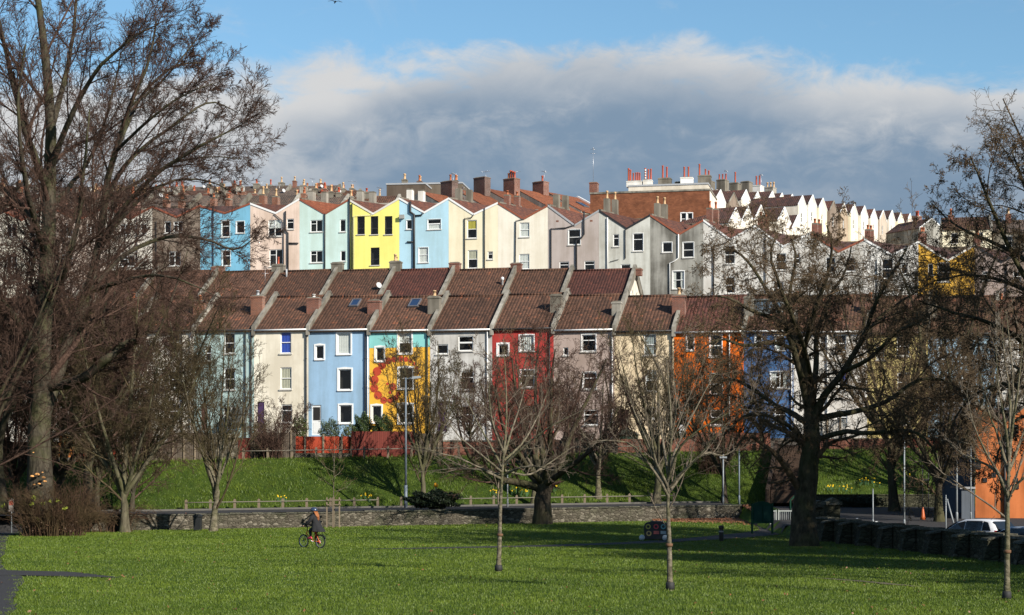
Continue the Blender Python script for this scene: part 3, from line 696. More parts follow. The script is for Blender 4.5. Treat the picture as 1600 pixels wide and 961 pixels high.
def awn(root, loc, w, he, zf):
    a, z = loc(366, 655); b, _ = loc(386, 655); mb = MB(); mb.box(a, b, -1.2, -.01, z - .35, z + .35); mb.prism([(-1.3, z + .36), (-.01, z + .36), (-.01, z + .95)], a - .1, b + .1, 0, 'x'); mb.build('lean_to', stucco('dark_lean_to', (.10, .11, .11), .3), root)
r1(303, 397, 515, 'pale teal terraced house with glazed garden doors', teal, ROOF1, z1, [(320, 540, 330, 564), (350, 520, 367, 552), (350, 575, 367, 609), (349, 635, 367, 672, 'f'), (314, 631, 324, 672, 'd', {'m': DOORB})], [(394, 412, 463, 2.3, BRICKO, pots(1, .45, LEAD))], pipe=[(384, 'b'), (393, 'b')], partym=COPE, extra=awn)
r1(397, 482, 514, 'cream terraced house with blue curtains in its top window', cream, ROOF1, z1, [(438, 518, 455, 552, 's', {'curtain': ('blue', 'full')}), (438, 574, 455.5, 608, 's', {'curtain': ('cream', 'full')}), (439, 632, 456, 660, 't'), (402, 628, 413, 675, 'd', {'m': DOORP})], [(481, 500, 466, 2.4, BRICKR, pots(1, .3, WHITEST))], pipe=[(479, 'b')], gut='w', copem=COPE)
r1(482, 577, 514, 'light blue terraced house with white framed windows and a white back door', blue4, ROOF1, z1, [(493, 540, 506, 561, 'p', SW), (527, 521, 548, 553, 'p', {**SW, 'curtain': ('white', 'full')}), (529, 577, 549, 609, 'p', SW), (530, 633, 550, 661, 'p', SW), (487, 633, 502, 680, 'd', {'glazed': True})], [(576, 595, 470, 2.3, BRICKR, pots(1, .1, WHITEST))], pipe=[(571, 'b'), (575, 'w')], sky=[(545, 559, 3.1, 4.1)], gut='w')
def mural(root, loc, w, he, zf):
    _, zt = loc(600, 543.5); mb = MB(); mb.box(.008, w - .008, -.012, -.0025, zt, he - .01)
    # turquoise band: four pieces round the top window and the small one
    root.children[0].data  # wall
    P = [(657, 620, 19), (656, 662, 18), (675, 697, 18), (704, 722, 15), (737, 723, 13), (763, 710, 12), (670, 578, 19), (695, 547, 17), (726, 525, 15), (757, 516, 14), (788, 515, 13), (815, 517, 11), (838, 525, 9), (856, 540, 8), (748, 655, 16), (776, 690, 10), (868, 560, 7), (874, 585, 6), (735, 683, 7), (722, 640, 6)]
    for x, y, r in P:
        px, py = x / 3.203 + 380, y / 3.203 + 400; a, z = loc(px, py); b, _ = loc(px + r / 3.203, py); R = (b - a) * 1.12
        d = MB(); n = 18; pts = [(a + R * math.cos(6.2832 * k / n), z + R * math.sin(6.2832 * k / n)) for k in range(n)]; d.prism(pts, -.014, -.0025); d.build('painted_dot', dotm, root)
def house5():
    r = r1(577, 672, 515, 'terraced house with a mural of red dots on mango yellow under a turquoise band', mango, ROOF1, z1, [(587, 543, 600, 564, 'p', SW), (622.6, 519, 643, 552, 's', {**SW, 'curtain': ('white', 'top')}), (623, 575, 645, 607, 's', SW), (623, 632, 645, 661, 's', SW), (581, 634, 596, 660, 'p', SW)], [(670, 688, 464, 2.4, CONC, pots(1, .5, BUFF))], pipe=[(668, 'b')], sky=[(637, 653, 3.1, 4.2)], extra=mural, gut='w')
    o, loc = R1.frame(577, z1); w, he = loc(672, 515)
    a, zt = loc(622.6, 519); c, zb = loc(643, 552); _, zm = loc(600, 543.5)
    mb = MB(); y0, y1 = -.012, -.0022; s = .125
    mb.box(.01, a - s, y0, y1, zm, he - .12); mb.box(c + s, w - .01, y0, y1, zm, he - .12); mb.box(a - s + .001, c + s - .001, y0, y1, zt + .2, he - .121)
    mb.build('painted_band', turq, r)
house5()
r1(672, 769, 514, 'light grey terraced house between the dotted mural house and the red house', grey6, ROOF1, z1, [(682, 538, 700, 553, 'p'), (716, 525, 739, 548, 'w'), (719, 580, 740, 609, 't'), (719, 634, 740, 662, 's'), (684, 628, 698, 674, 'd', {'m': DOORP})], [], pipe=[(762, 'w')], gut='w', copem=PALEST)
r1(769, 865, 512, 'brick red painted terraced house', red7, ROOF1, z1, [(778, 538, 794, 555, 'p', SW), (812, 524, 834, 548, 'p', {'surround': .08, 'curtain': ('white', 'full')}), (813, 578, 835, 605, 't', {'surround': .05}), (814, 634, 834, 660, 's')], [(861, 878, 461, 2.3, CONC, [])], pipe=[(859, 'b')], partym=COPE)
r1(865, 960, 514, 'pinkish grey terraced house right of the red house', taupe8, ROOF1, z1, [(880, 543, 888, 555, 'p'), (909, 523, 931, 549, 't', {'surround': .06}), (911, 582, 932, 608, 't', {'surround': .05}), (912, 640, 934, 664, 't')], [(957, 971, 472, 2.0, PALEST, [])], pipe=[(957, 'w')], gut='w', partym=COPE)
r1(960, 1053, 516, 'beige terraced house left of the bright orange one', cream9, ROOF1, z1, [(1006, 522, 1025, 555, 's', {'curtain': ('grey', 'full')}), (1008, 578, 1026, 611, 's', {'curtain': ('white', 'top')}), (1008, 636, 1026, 654, 'p'), (968, 640, 982, 680, 'd', {'m': DOORB})], [(1051, 1071, 462, 2.3, BRICKR, pots(1, .6, BUFF))], pipe=[(1050, 'b')], gut='b')
r1(1053, 1162, 517, 'bright orange terraced house', orange10, ROOF1R, z1, [(1073, 524, 1084, 547, 'p', {'surround': .06}), (1109, 523, 1128, 557, 's', {'surround': .05}), (1110, 584, 1129, 616, 's', {'surround': .05}), (1060, 643, 1072, 684, 'd', {'glazed': True}), (1110, 640, 1130, 664, 's')], [(1163, 1178, 464, 2.2, CONC, [])], pipe=[(1140, 'w')], gut='w')
def dorm(root, loc, w, he, zf):
    a, z = loc(1180, 470, 2.6); b, z2 = loc(1224, 480, 2.6); y = 2.2; mb = MB(); mb.box(a, b, y, y + 2.2, zf(y) - .2, zf(y) + 1.1); mb.box(a - .12, b + .12, y - .15, y + 2.3, zf(y) + 1.101, zf(y) + 1.2)
    d = mb.build('dormer', stucco('grey_dormer', (.20, .22, .22), .3), root)
    for k in range(3): q = MB(); x = a + .12 + k * (b - a - .2) / 3; q.box(x, x + (b - a - .5) / 3, y - .03, y - .003, zf(y) + .35, zf(y) + .95); q.build('pane', GLASS2, d)
GLASS2 = plain('sky_lit_glass', (.10, .14, .18), .08, .1, 0, 2, .9)
r1(1162, 1240, 516, 'royal blue terraced house right of the orange one', blue11, ROOF1, z1, [(1180, 523, 1190, 543, 's', {'surround': .06}), (1211, 525, 1225, 547, 's', {'surround': .05, 'curtain': ('grey', 'low')}), (1204, 581, 1233, 606, 'c', {'surround': .05, 'curtain': ('white', 'sides')}), (1210, 636, 1228, 660, 's')], [(1238, 1252, 466, 2.3, BRICKR, pots(1, .5, TERRA))], pipe=[(1237, 'w')], gut='w', extra=dorm)
r1(1240, 1355, 517, 'off white terraced house behind the limbs of the plane tree', pale12, ROOF1, z1, [(1281, 525, 1291, 545, 's'), (1303, 523, 1322, 550, 's'), (1310, 580, 1324, 610, 's', {'curtain': ('blue', 'top')}), (1306, 640, 1324, 664, 's')], [(1352, 1368, 468, 2.3, BRICKR, pots(1, .5, TERRA))], pipe=[(1293, 'w')], gut='w')
r1(1355, 1450, 519, 'pale yellow terraced house behind the plane tree', yel13, ROOF1, z1, [(1401, 526, 1421, 556, 's'), (1402, 582, 1422, 613, 's'), (1369, 540, 1382, 562, 's'), (1402, 640, 1422, 664, 's')], [(1448, 1464, 470, 2.3, CONC, pots(1, .5, BUFF))], pipe=[(1446, 'b')])
r1(1450, 1558, 520, 'powder blue terraced house at the right behind bare twigs', sky14, ROOF1, z1, [(1501, 526, 1521, 558, 's'), (1503, 581, 1523, 612, 's'), (1466, 540, 1478, 562, 's')], [(1556, 1572, 470, 2.3, BRICKR, pots(1, .5, TERRA))], pipe=[(1552, 'b')])
r1(1558, 1662, 521, 'off white terraced house at the right edge above the orange building', pale12, ROOF1, z1, [(1590, 528, 1610, 558, 's'), (1572, 582, 1592, 612, 's')], [])

# ------------------------------------------------------------------ second terrace: only its roofs show
R2 = Row(176.0); G2 = 'tiled roofs of the second terrace'
def r2h(x0r, x1r, py, label, roofm, chim, first=False, **k):
    # pixel positions are at the ridge: walk back to the facade
    D, rise = 9.6, 3.3; d = D / 2
    def back(px):
        P = R2.pt(px, py, d); P = P - R2.yd * d; return 800 + P.x / P.y * F, P
    a, P0 = back(x0r); b, P1 = back(x1r); ez = P0.z - rise; Yf = R2.Y0 / (1 + R2.t * (a - 800) / F); eave = HY - (ez - CAMZ) * F / P0.y
    return terrace(R2, a, b, eave, label, whitec, roofm, 11.0, [], chim, D=D, rise=rise, group=G2, gut=False, first=first, **k)
r2spec = [(150, 246, 424, ROOF1, None), (246, 341, 424, ROOF1, (BRICKR, 332, 350, 417, [])), (341, 437, 424, ROOF1, (CONC, 426, 444, 414, [(0, 0, .75, TERRAR, True)])), (437, 527, 423, ROOF1, (CEMENT, 519, 536, 411, [])),
          (527, 617, 422, ROOF1, (CONC, 610, 627, 409, [(0, -.15, .7, BUFF, False), (0, .15, .5, BUFF, False)])), (617, 710, 421, ROOF1R, (BRICKR, 703, 719, 411, [])), (710, 806, 421, ROOF1, (BRICKR, 799, 815, 412, [])),
          (806, 894, 422, ROOF1, None), (894, 992, 422, ROOF1R, (BRICKR, 991, 1003, 420, []))]
r2names = ['brown roofed house of the second terrace at its left end, behind twigs', 'brown roofed house of the second terrace below the brown grey house', 'brown roofed house of the second terrace below the sky blue house', 'brown roofed house below the pink house, red pot on its left stack',
           'brown roofed house of the second terrace below the yellow house', 'dark red tiled roof below the light blue house with the thick black pipe', 'brown roof between two brick stacks below the cream house', 'mottled brown roof below the cream white house, no stack on its right', 'dark red tiled roof at the right end of the second terrace']
for i, (a, b, py, rmx, ch) in enumerate(r2spec):
    cl = []
    if ch: cl = [(ch[1], ch[2], ch[3], 4.9, ch[0], ch[4])]
    def ex(root, loc, w, he, zf, i=i):
        if i == 2: mb = MB(); aerial(root, w * .93, 2.2, zf(2.2), 1.9, .3, 1)
        if i == 3: mb = MB(); mb.tube([(w * .18, 3.9, zf(3.9) - .1), (w * .18, 3.9, zf(3.9) + .8)], .09, 8); mb.build('flue', LEAD, root)
        if i == 4: dish(root, w * .92, 1.4, zf(1.4) + .5)
        if i == 6: mb = MB(); mb.lathe([(.1, -.2), (.1, .5), (.16, .52), (.16, .7), (.05, .8)], (w * .9, 2.2, zf(2.2)), 8); mb.build('vent_cowl', PIPEW, root)
    r2h(a, b, py, r2names[i], rmx, cl, first=(i == 0), extra=ex)

# ------------------------------------------------------------------ third terrace: tall rear walls with valley gables
R3 = Row(212.0); G3 = 'tall gabled rear walls of the upper terrace'
skyb = stucco('sky_blue_render', (.19, .45, .62), .2); pinkb = stucco('pale_pink_render', (.76, .60, .50), .3); mint = stucco('mint_render', (.56, .72, .68), .15); yel = stucco('lemon_yellow_render', (.84, .78, .22), .08)
lblue = stucco('baby_blue_render', (.42, .63, .74), .15); crm = stucco('pale_cream_render', (.80, .73, .54), .12); crw = stucco('cream_white_render', (.78, .73, .62), .15); mauve = stucco('mauve_grey_render', (.44, .38, .35), .25)
pgrey = stucco('pale_grey_green_render', (.58, .58, .53), .4); mgrey = stucco('stained_grey_render', (.33, .32, .285), .75); wht = stucco('white_wash', (.66, .64, .6), .35); ochre = stucco('ochre_render', (.70, .40, .06), .25); brg = stucco('brown_grey_render', (.24, .19, .15), .35); mauv2 = stucco('dusty_mauve_render', (.34, .27, .24), .3)
BR = plain('red_verge_tile', (.25, .075, .04), .8, .3)
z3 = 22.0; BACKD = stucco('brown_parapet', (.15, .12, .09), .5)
def st(h=.85, pm=None, m=None, n=1, ph=.5): 
    p = [] if pm is None else [(0, (i - (n - 1) / 2) * .3, ph, pm, False) for i in range(n)]
    return [(3.6, h, .62, .9, p, m or PALEST), (7.9, h - .12, .62, .9, p, m or PALEST)]
def r3(*a, **k): k.setdefault('group', G3); k.setdefault('stacks', st()); return valley_house(R3, *a, **k)
OB = {'curtain': ('white', 'low')}
r3(-85, 322, -8, 322, -46, 343, 'pale gabled house far left behind the crown of the big tree', whitec, z3, [(-60, 350, -44, 370), (-30, 350, -18, 366)], BR, stacks=st(.85, TERRA, BRICKR))
r3(-8, 322, 75, 322, 34, 343, 'cream gabled house behind the stem of the big tree', crw, z3, [(10, 350, 26, 370, 'c'), (45, 350, 58, 366, 'c'), (10, 398, 26, 418, 'c')], BR, stacks=st(.85, TERRA, BRICKR))
r3(75, 322, 165, 322, 122, 343, 'pinkish gabled house behind the twigs left of the white one', pinkw, z3, [(95, 350, 113, 370, 'c'), (135, 350, 148, 366, 'c'), (95, 398, 113, 418, 'c')], BR, stacks=st(.85, TERRA, BRICKR))
r3(165, 322, 238, 322, 203, 341, 'white gabled house left of the brown grey one', whitec, z3, [(187, 351, 204, 367, 'c'), (220, 350, 229, 366, 'p'), (189, 400, 210, 416, 'c')], BR, pipes=[([(214, 340), (214, 430)], 'b')], stacks=st(.85, TERRA, BRICKR))
r3(238, 322, 313, 320, 276, 338, 'brown grey gabled house left of the sky blue one', brg, z3, [(257, 346, 267, 364, 'p'), (271, 346, 285, 363, 'c'), (264, 393, 282, 415, 'c')], BR, pipes=[([(244, 345), (244, 430)], 'b')], roofm=ROOFYD, stacks=st(.85, TERRA, BRICKO, 2))
r3(313, 321, 391, 317, 352, 332, 'sky blue gabled house at the left behind bare branches', skyb, z3, [(346, 345, 359, 370, 't', {'surround': .05}), (369, 346, 382, 364, 'p', {'surround': .05}), (347, 392, 360, 415, 't', {'surround': .05})], BR, roofm=ROOFYD, pipes=[([(333, 322), (333, 430)], 'b'), ([(336, 387), (376, 387)], 'b', .04)], stacks=st(.9, TERRA, BRICKO))
r3(391, 317, 468, 310, 431, 332, 'pale pink gabled house with a bent black drainpipe', pinkb, z3, [(419, 344, 440, 369, 'c', {'curtain': ('white', 'top')}), (448, 342, 459, 358, 't'), (421, 390, 442, 416, 'c')], UPVC, pipes=[([(446, 330), (446, 360), (450, 364), (450, 430)], 'b', .09), ([(428, 334), (443, 346), (443, 425)], 'b', .045), ([(450, 380), (466, 380)], 'b', .08)], stacks=[(3.6, .95, .7, .9, [(0, 0, .95, BUFF, False)], BRICKO), (7.6, .75, .7, .9, [(0, 0, .9, BUFF, False)], BRICKO)])
r3(468, 310, 545, 311, 508, 333, 'mint green gabled house with orange tiles in its valley', mint, z3, [(485, 344, 504, 362, 'c'), (531, 343, 540, 362, 'p'), (485, 392, 504, 410, 'c'), (532, 392, 540, 408, 'p')], BR, roofm=ROOFYO, pipes=[([(507.5, 334), (507.5, 430)], 'b', .075)])
r3(545, 311, 624, 309, 583, 333, 'lemon yellow gabled house with three tall dark windows', yel, z3, [(558, 338, 570, 366, 'y'), (579, 338, 591, 366, 'y'), (601, 338, 613, 366, 'y'), (579, 387, 593, 414, 'y')], WOODW, pipes=[([(546, 308), (546, 430)], 'b', .08), ([(550, 318), (550, 430)], 'b', .06), ([(583, 333), (580, 336), (553, 337.5), (553, 430)], 'w', .03)], stacks=st(.95))
def fl(root, loc, w, zL):
    x, z = loc(629, 339); mb = MB(); mb.box(x - .25, x + .25, -.28, -.01, z - .17, z + .17); mb.box(x - .3, x + .3, -.36, -.282, z - .22, z + .22); mb.build('flood_lamp', plain('lamp_housing', (.3, .3, .28), .5), root)
r3(624, 309, 701, 309, 663, 331, 'baby blue gabled house with a thick black drainpipe', lblue, z3, [(635, 344, 644, 358, 'p', {'surround': .04}), (668, 343, 689, 358, 'w', {'curtain': ('white', 'low'), 'surround': .04}), (654, 387, 669, 410, 's', {'surround': .05, 'curtain': ('white', 'full')})], UPVC, pipes=[([(641, 315), (641, 331), (647, 335), (647, 430)], 'b', .13), ([(661, 332), (659, 336), (648, 337)], 'b', .08), ([(636, 378), (646, 378)], 'b', .08)], stacks=st(1.0, None, WHITEST), extra=fl)
r3(701, 309, 778, 316, 740, 334, 'pale cream gabled house with a yellow blind in its upper window', crm, z3, [(730, 344, 745, 372, 's', {'curtain': ('yellow', 'top')}), (731, 391, 746, 419, 's', {'curtain': ('cream', 'top')}), (762, 393, 770, 405, 't')], UPVC, pipes=[([(740, 335), (737, 340), (726, 341), (726, 430)], 'b', .05), ([(757, 325), (757, 430)], 'b', .06)], stacks=st(1.0, None, CEMENT))
r3(778, 316, 856, 320, 818, 341, 'cream white gabled house with two curtained sash windows', crw, z3, [(812, 348, 827, 370, 's', {'curtain': ('white', 'full')}), (811, 397, 827, 420, 's', {'curtain': ('white', 'full')})], BR, pipes=[([(818, 342), (806, 345), (805, 430)], 'b', .05)], stacks=st(.8, TERRA, BRICKR))
def vents(root, loc, w, zL):
    for px, py in ((871, 345.5), (924, 345)):
        x, z = loc(px, py); mb = MB(); mb.box(x - .14, x + .14, -.02, -.003, z - .09, z + .09); mb.build('air_brick', BRICKO, root)
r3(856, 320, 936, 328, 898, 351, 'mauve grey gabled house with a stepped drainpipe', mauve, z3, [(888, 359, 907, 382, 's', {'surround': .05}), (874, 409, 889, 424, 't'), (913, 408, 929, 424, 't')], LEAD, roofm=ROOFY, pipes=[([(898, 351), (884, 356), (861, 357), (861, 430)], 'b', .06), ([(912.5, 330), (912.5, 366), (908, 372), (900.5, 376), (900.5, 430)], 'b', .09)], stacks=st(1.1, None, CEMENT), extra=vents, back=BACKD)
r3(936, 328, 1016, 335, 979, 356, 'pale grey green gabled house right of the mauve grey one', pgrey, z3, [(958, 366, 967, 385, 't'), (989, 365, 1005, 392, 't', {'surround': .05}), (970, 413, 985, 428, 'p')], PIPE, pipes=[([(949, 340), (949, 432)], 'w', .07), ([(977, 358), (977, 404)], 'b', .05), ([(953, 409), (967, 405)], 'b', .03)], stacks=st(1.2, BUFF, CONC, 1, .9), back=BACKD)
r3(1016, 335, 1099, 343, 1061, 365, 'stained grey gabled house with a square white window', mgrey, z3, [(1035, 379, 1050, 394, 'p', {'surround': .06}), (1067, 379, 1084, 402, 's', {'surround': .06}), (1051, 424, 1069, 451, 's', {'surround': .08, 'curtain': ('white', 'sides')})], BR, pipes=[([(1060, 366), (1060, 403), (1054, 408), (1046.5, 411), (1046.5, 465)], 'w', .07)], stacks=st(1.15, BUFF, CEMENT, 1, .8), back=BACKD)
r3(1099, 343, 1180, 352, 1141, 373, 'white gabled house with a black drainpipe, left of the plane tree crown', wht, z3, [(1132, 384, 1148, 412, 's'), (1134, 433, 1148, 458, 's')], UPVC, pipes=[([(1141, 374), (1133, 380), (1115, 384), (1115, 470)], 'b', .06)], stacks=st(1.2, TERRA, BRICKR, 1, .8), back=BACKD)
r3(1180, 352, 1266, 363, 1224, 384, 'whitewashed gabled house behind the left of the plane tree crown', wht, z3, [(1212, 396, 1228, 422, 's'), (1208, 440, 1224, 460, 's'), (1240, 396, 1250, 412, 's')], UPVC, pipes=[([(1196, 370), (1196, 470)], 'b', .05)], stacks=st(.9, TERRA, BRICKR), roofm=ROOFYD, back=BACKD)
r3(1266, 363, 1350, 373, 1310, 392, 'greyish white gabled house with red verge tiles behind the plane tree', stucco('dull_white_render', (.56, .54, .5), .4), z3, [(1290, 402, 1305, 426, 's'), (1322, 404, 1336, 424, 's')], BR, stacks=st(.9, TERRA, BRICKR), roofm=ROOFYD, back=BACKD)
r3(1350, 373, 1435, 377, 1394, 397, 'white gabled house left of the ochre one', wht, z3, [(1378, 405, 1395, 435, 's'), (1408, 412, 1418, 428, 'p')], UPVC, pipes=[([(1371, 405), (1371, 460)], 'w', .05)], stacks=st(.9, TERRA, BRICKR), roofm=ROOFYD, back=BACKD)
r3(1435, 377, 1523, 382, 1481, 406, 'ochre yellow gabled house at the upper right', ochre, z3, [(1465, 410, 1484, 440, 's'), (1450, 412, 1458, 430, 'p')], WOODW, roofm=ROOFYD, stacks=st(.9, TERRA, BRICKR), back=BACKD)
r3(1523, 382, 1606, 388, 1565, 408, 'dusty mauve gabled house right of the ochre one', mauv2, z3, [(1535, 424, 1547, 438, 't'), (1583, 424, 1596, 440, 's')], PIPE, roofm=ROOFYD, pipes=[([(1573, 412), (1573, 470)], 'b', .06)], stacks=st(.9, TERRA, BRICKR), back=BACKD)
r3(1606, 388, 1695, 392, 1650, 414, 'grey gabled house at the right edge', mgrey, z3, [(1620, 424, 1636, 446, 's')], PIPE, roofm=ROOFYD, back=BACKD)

# ------------------------------------------------------------------ the hill behind: farther terraces
rnd = random.Random(11)
def yawdirs(deg): a = math.radians(deg); return Vector((math.cos(a), math.sin(a), 0)), Vector((-math.sin(a), math.cos(a), 0)), a
def ridge_house(P, yaw, w, D, rise, wallh, wm, roofm, label, group, stacks=(), nwin=0, coping=COPE, name='terraced_house', ext=None):
    """P: world point of the ridge's left end; ridge runs along the facade"""
    xd, yd, a = yawdirs(yaw); o = P - yd * (D / 2); zb = P.z - rise - wallh; o = Vector((o.x, o.y, zb))
    root = empty(name, o, a); tag(root, label, 'house', group); he = wallh; e = .004
    rects = []
    if nwin:
        for k in range(nwin): x = w * (k + .5) / nwin; rects.append((x - .45, he - 1.9, x + .45, he - .5))
    mb = MB(); facade(mb, e, w - e, -4, he, rects)
    for x in (e, w - e): mb.poly([(x, 0, -4), (x, D, -4), (x, D, he), (x, D / 2, he + rise - .05), (x, 0, he)])
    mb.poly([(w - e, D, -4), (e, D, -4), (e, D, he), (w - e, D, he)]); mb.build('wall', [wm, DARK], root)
    for r in rects: window(root, r, 's', sill=False)
    sl = rise / (D / 2); rm = MB()
    for ya, yb, za, zc in ((-.15, D / 2, he - .15 * sl + .05, he + rise + .05), (D + .15, D / 2 + .002, he - .15 * sl + .05, he + rise + .05)):
        rm.hexa([(.1, ya, za - .1), (w - .1, ya, za - .1), (w - .1, yb, zc - .1), (.1, yb, zc - .1), (.1, ya, za), (w - .1, ya, za), (w - .1, yb, zc), (.1, yb, zc)])
    rm.build('roof', roofm, root)
    pm = MB(); pm.prism([(-.1, he - .3), (-.1, he + .15), (D / 2, he + rise + .28), (D + .1, he + .15), (D + .1, he - .3), (D / 2, he + rise - .5)], w - .16, w + .16, 0, 'x'); pm.build('party_wall', coping, root)
    zf = lambda y: he + rise * min(y, D - y) / (D / 2)
    for (x, y, h, wx, wy, m, pt) in stacks: chimney(root, x, y, zf(y) - .4, zf(y) + h, wx, wy, m, pt)
    if ext: ext(root, w, he, zf)
    return root
def gable_house(px, py, Y, yaw, w, D, rise, wallh, wm, roofm, label, group, stack=None, nwin=1):
    """peak of the front gable at the pixel; ridge runs back from it"""
    xd, yd, a = yawdirs(yaw); P = W(px, py, Y); o = P - xd * (w / 2); o.z = P.z - rise - wallh
    root = empty('gabled_house', o, a); tag(root, label, 'house', group); he = wallh; e = .004; mb = MB()
    rects = [(w * .3, he - 2.2, w * .3 + .8, he - .9)] if nwin else []
    facade(mb, e, w - e, -4, he, rects); mb.poly([(e, 0, he), (w - e, 0, he), (w / 2, 0, he + rise)])
    for x in (e, w - e): mb.poly([(x, 0, -4), (x, D, -4), (x, D, he), (x, 0, he)])
    mb.poly([(w - e, D, -4), (e, D, -4), (e, D, he), (w / 2, D, he + rise), (w - e, D, he)]); mb.build('wall', [wm, DARK], root)
    for r in rects: window(root, r, 's', sill=False)
    rm = MB()
    for xa, za, xb, zb in ((-.08, he - .08 * rise / (w / 2) + .05, w / 2, he + rise + .05), (w + .08, he - .08 * rise / (w / 2) + .05, w / 2 + .002, he + rise + .05)):
        rm.hexa([(xa, .05, za - .1), (xb, .05, zb - .1), (xb, D, zb - .1), (xa, D, za - .1), (xa, .05, za), (xb, .05, zb), (xb, D, zb), (xa, D, za)])
    rm.build('roof', roofm, root)
    cm = MB()
    for xa, za, xb, zb in ((0, he, w / 2 - .003, he + rise), (w, he, w / 2 + .003, he + rise)):
        cm.hexa([(xa, -.05, za - .12), (xb, -.05, zb - .12), (xb, .045, zb - .12), (xa, .045, za - .12), (xa, -.05, za + .1), (xb, -.05, zb + .1), (xb, .045, zb + .1), (xa, .045, za + .1)])
    cm.build('coping', UPVC if wm is not brg else COPE, root)
    if stack: d, h, wx, wy, m, pt = stack; chimney(root, w / 2, d, he + rise - 1.2, he + rise + h, wx, wy, m, pt)
    return root
def block(px0, px1, pytop, pybase, Y, yaw, D, wm, label, cat, name, stacks=(), rects=(), sidem=None, roofm=LEAD, win='s'):
    xd, yd, a = yawdirs(yaw); o = W(px0, pytop, Y)
    # width from the ray through px1
    k = (px1 - 800) / F; w = (o.x - k * o.y) / (k * xd.y - xd.x); h = (pybase - pytop) * Y / F; root = empty(name, Vector((o.x, o.y, o.z - h)), a); tag(root, label, cat)
    R = []
    for q in rects:
        def lx(px, py):
            kk = (px - 800) / F; t = (o.x - kk * o.y) / (kk * xd.y - xd.x); yy = o.y + xd.y * t; return t, CAMZ - (py - HY) * yy / F - (o.z - h)
        A, T = lx(q[0], q[1]); C, B = lx(q[2], q[3]); R.append((A, B, C, T))
    mb = MB(); facade(mb, 0, w, -3, h, R); mb.poly([(w, D, -3), (0, D, -3), (0, D, h), (w, D, h)])
    for x in (0, w): mb.poly([(x, 0, -3), (x, D, -3), (x, D, h), (x, 0, h)], 2)
    mb.build('wall', [wm, DARK, sidem or wm], root)
    rm = MB(); rm.box(-.08, w + .08, -.08, D + .08, h + .002, h + .22); rm.build('parapet', roofm, root)
    for r in R: window(root, r, win, surround=.08)
    for (x, y, hh, wx, wy, m, pt) in stacks: chimney(root, x * w, y, h + .1, h + hh, wx, wy, m, pt)
    return root
def rp(n, hs, mats, sp=.34, tall=False, j=.12):
    return [(0, (i - (n - 1) / 2) * sp, rnd.choice(hs) * rnd.uniform(.9, 1.1), rnd.choice(mats), tall) for i in range(n)]
# left skyline: three stepped rows above the gabled houses
LM = [(-85, 'the pale far left gable'), (-8, 'the cream gable behind the big tree'), (75, 'the pinkish gable left of the white one'), (165, 'the white gable at the left'), (238, 'the brown grey gable'), (313, 'the sky blue gable'), (391, 'the pale pink gable'), (468, 'the mint green gable'), (545, 'the lemon yellow gable'), (624, 'the baby blue gable')]
wl = [PALEST, stucco('cream_far', (.55, .5, .42), .3), CEMENT, stucco('tan_far', (.38, .31, .24), .3)]
GA, GB, GC = 'roofs of the nearest skyline row', 'roofs of the middle skyline row', 'roofs of the farthest skyline row'
for i in range(9):
    px, nm = LM[i]; x1 = LM[i + 1][0]
    for (Y, pyr, g, word, off) in ((244, 307, GA, 'nearest', 0), (278, 299.5, GB, 'middle', 18), (315, 293, GC, 'farthest', -14)):
        if i == 8 and Y > 250: continue
        P = W(px + off, pyr + rnd.uniform(-1.5, 1.5), Y); w = (x1 - px) * Y / F * 1.02
        sts = []
        for fx in (.06, .30, .56, .80):
            n = rnd.choice((1, 2, 2, 3)); wy = .5 + .36 * n; m = rnd.choice((BRICKO, CEMENT, PALEST, BRICKR, CONC, CEMENT))
            if rnd.random() < .2: continue
            sts.append((w * fx + rnd.uniform(0, .8), 4.2 + rnd.uniform(-1.4, 1.4), .6 + rnd.uniform(-.3, .4), .6 + (rnd.random() < .3) * .35, wy, m, rp(n, (.55, .7, .95), (TERRA, BUFF, TERRAR, BUFF, TERRA))))
        def ext(root, w, he, zf):
            if rnd.random() < .8: aerial(root, w * rnd.uniform(.3, .9), 4.5, zf(4.5), rnd.uniform(1.0, 1.7), rnd.uniform(0, 1.5), 0)
            if rnd.random() < .5: dish(root, w * rnd.uniform(.2, .9), 3.2, zf(3.2) + .4, .28)
        ridge_house(P, -8, w, 8.6, rnd.uniform(1.9, 2.5), 6, rnd.choice(wl), rnd.choice((ROOFG, ROOFG, ROOF1, ROOFG)), f'{word} skyline house above {nm}', g, sts, 0, rnd.choice((COPE, CEMENT, CEMENT, PALEST)), ext=ext)
# dark flat-topped blocks and the orange roofs with big brick stacks
block(604, 664, 289, 330, 262, -8, 8, stucco('dark_brown_render', (.11, .085, .065), .3), 'dark brown parapeted house above the yellow gable', 'house', 'flat_roofed_house', [(.42, 1.5, .9, .7, 1.0, CEMENT, rp(2, (.8,), (BUFF,))), (.8, 2, .7, .7, 1.0, BRICKD, rp(3, (.6, .8), (BUFF, TERRA)))])
block(664, 722, 288, 330, 266, -8, 8, stucco('brown_grey_parapet', (.16, .13, .10), .3), 'brown grey parapeted house behind the leftmost big brick stack', 'house', 'flat_roofed_house', [(.78, 2, .7, .6, 1.2, CEMENT, rp(3, (.8,), (TERRA, BUFF)))])
GO = 'orange tiled houses with big brick stacks'
op = [(655, 299, 690, 'leftmost orange roofed house, behind the baby blue gable'), (708, 295, 746, 'orange roofed house behind the pale cream gable'), (756, 294, 799, 'orange roofed house whose brick stack carries cream and red pots'), (803, 294, 846, 'orange roofed house behind the cream white gable'), (853, 300, 0, 'last orange roofed house, left of the long brick wall')]
Yc = 236
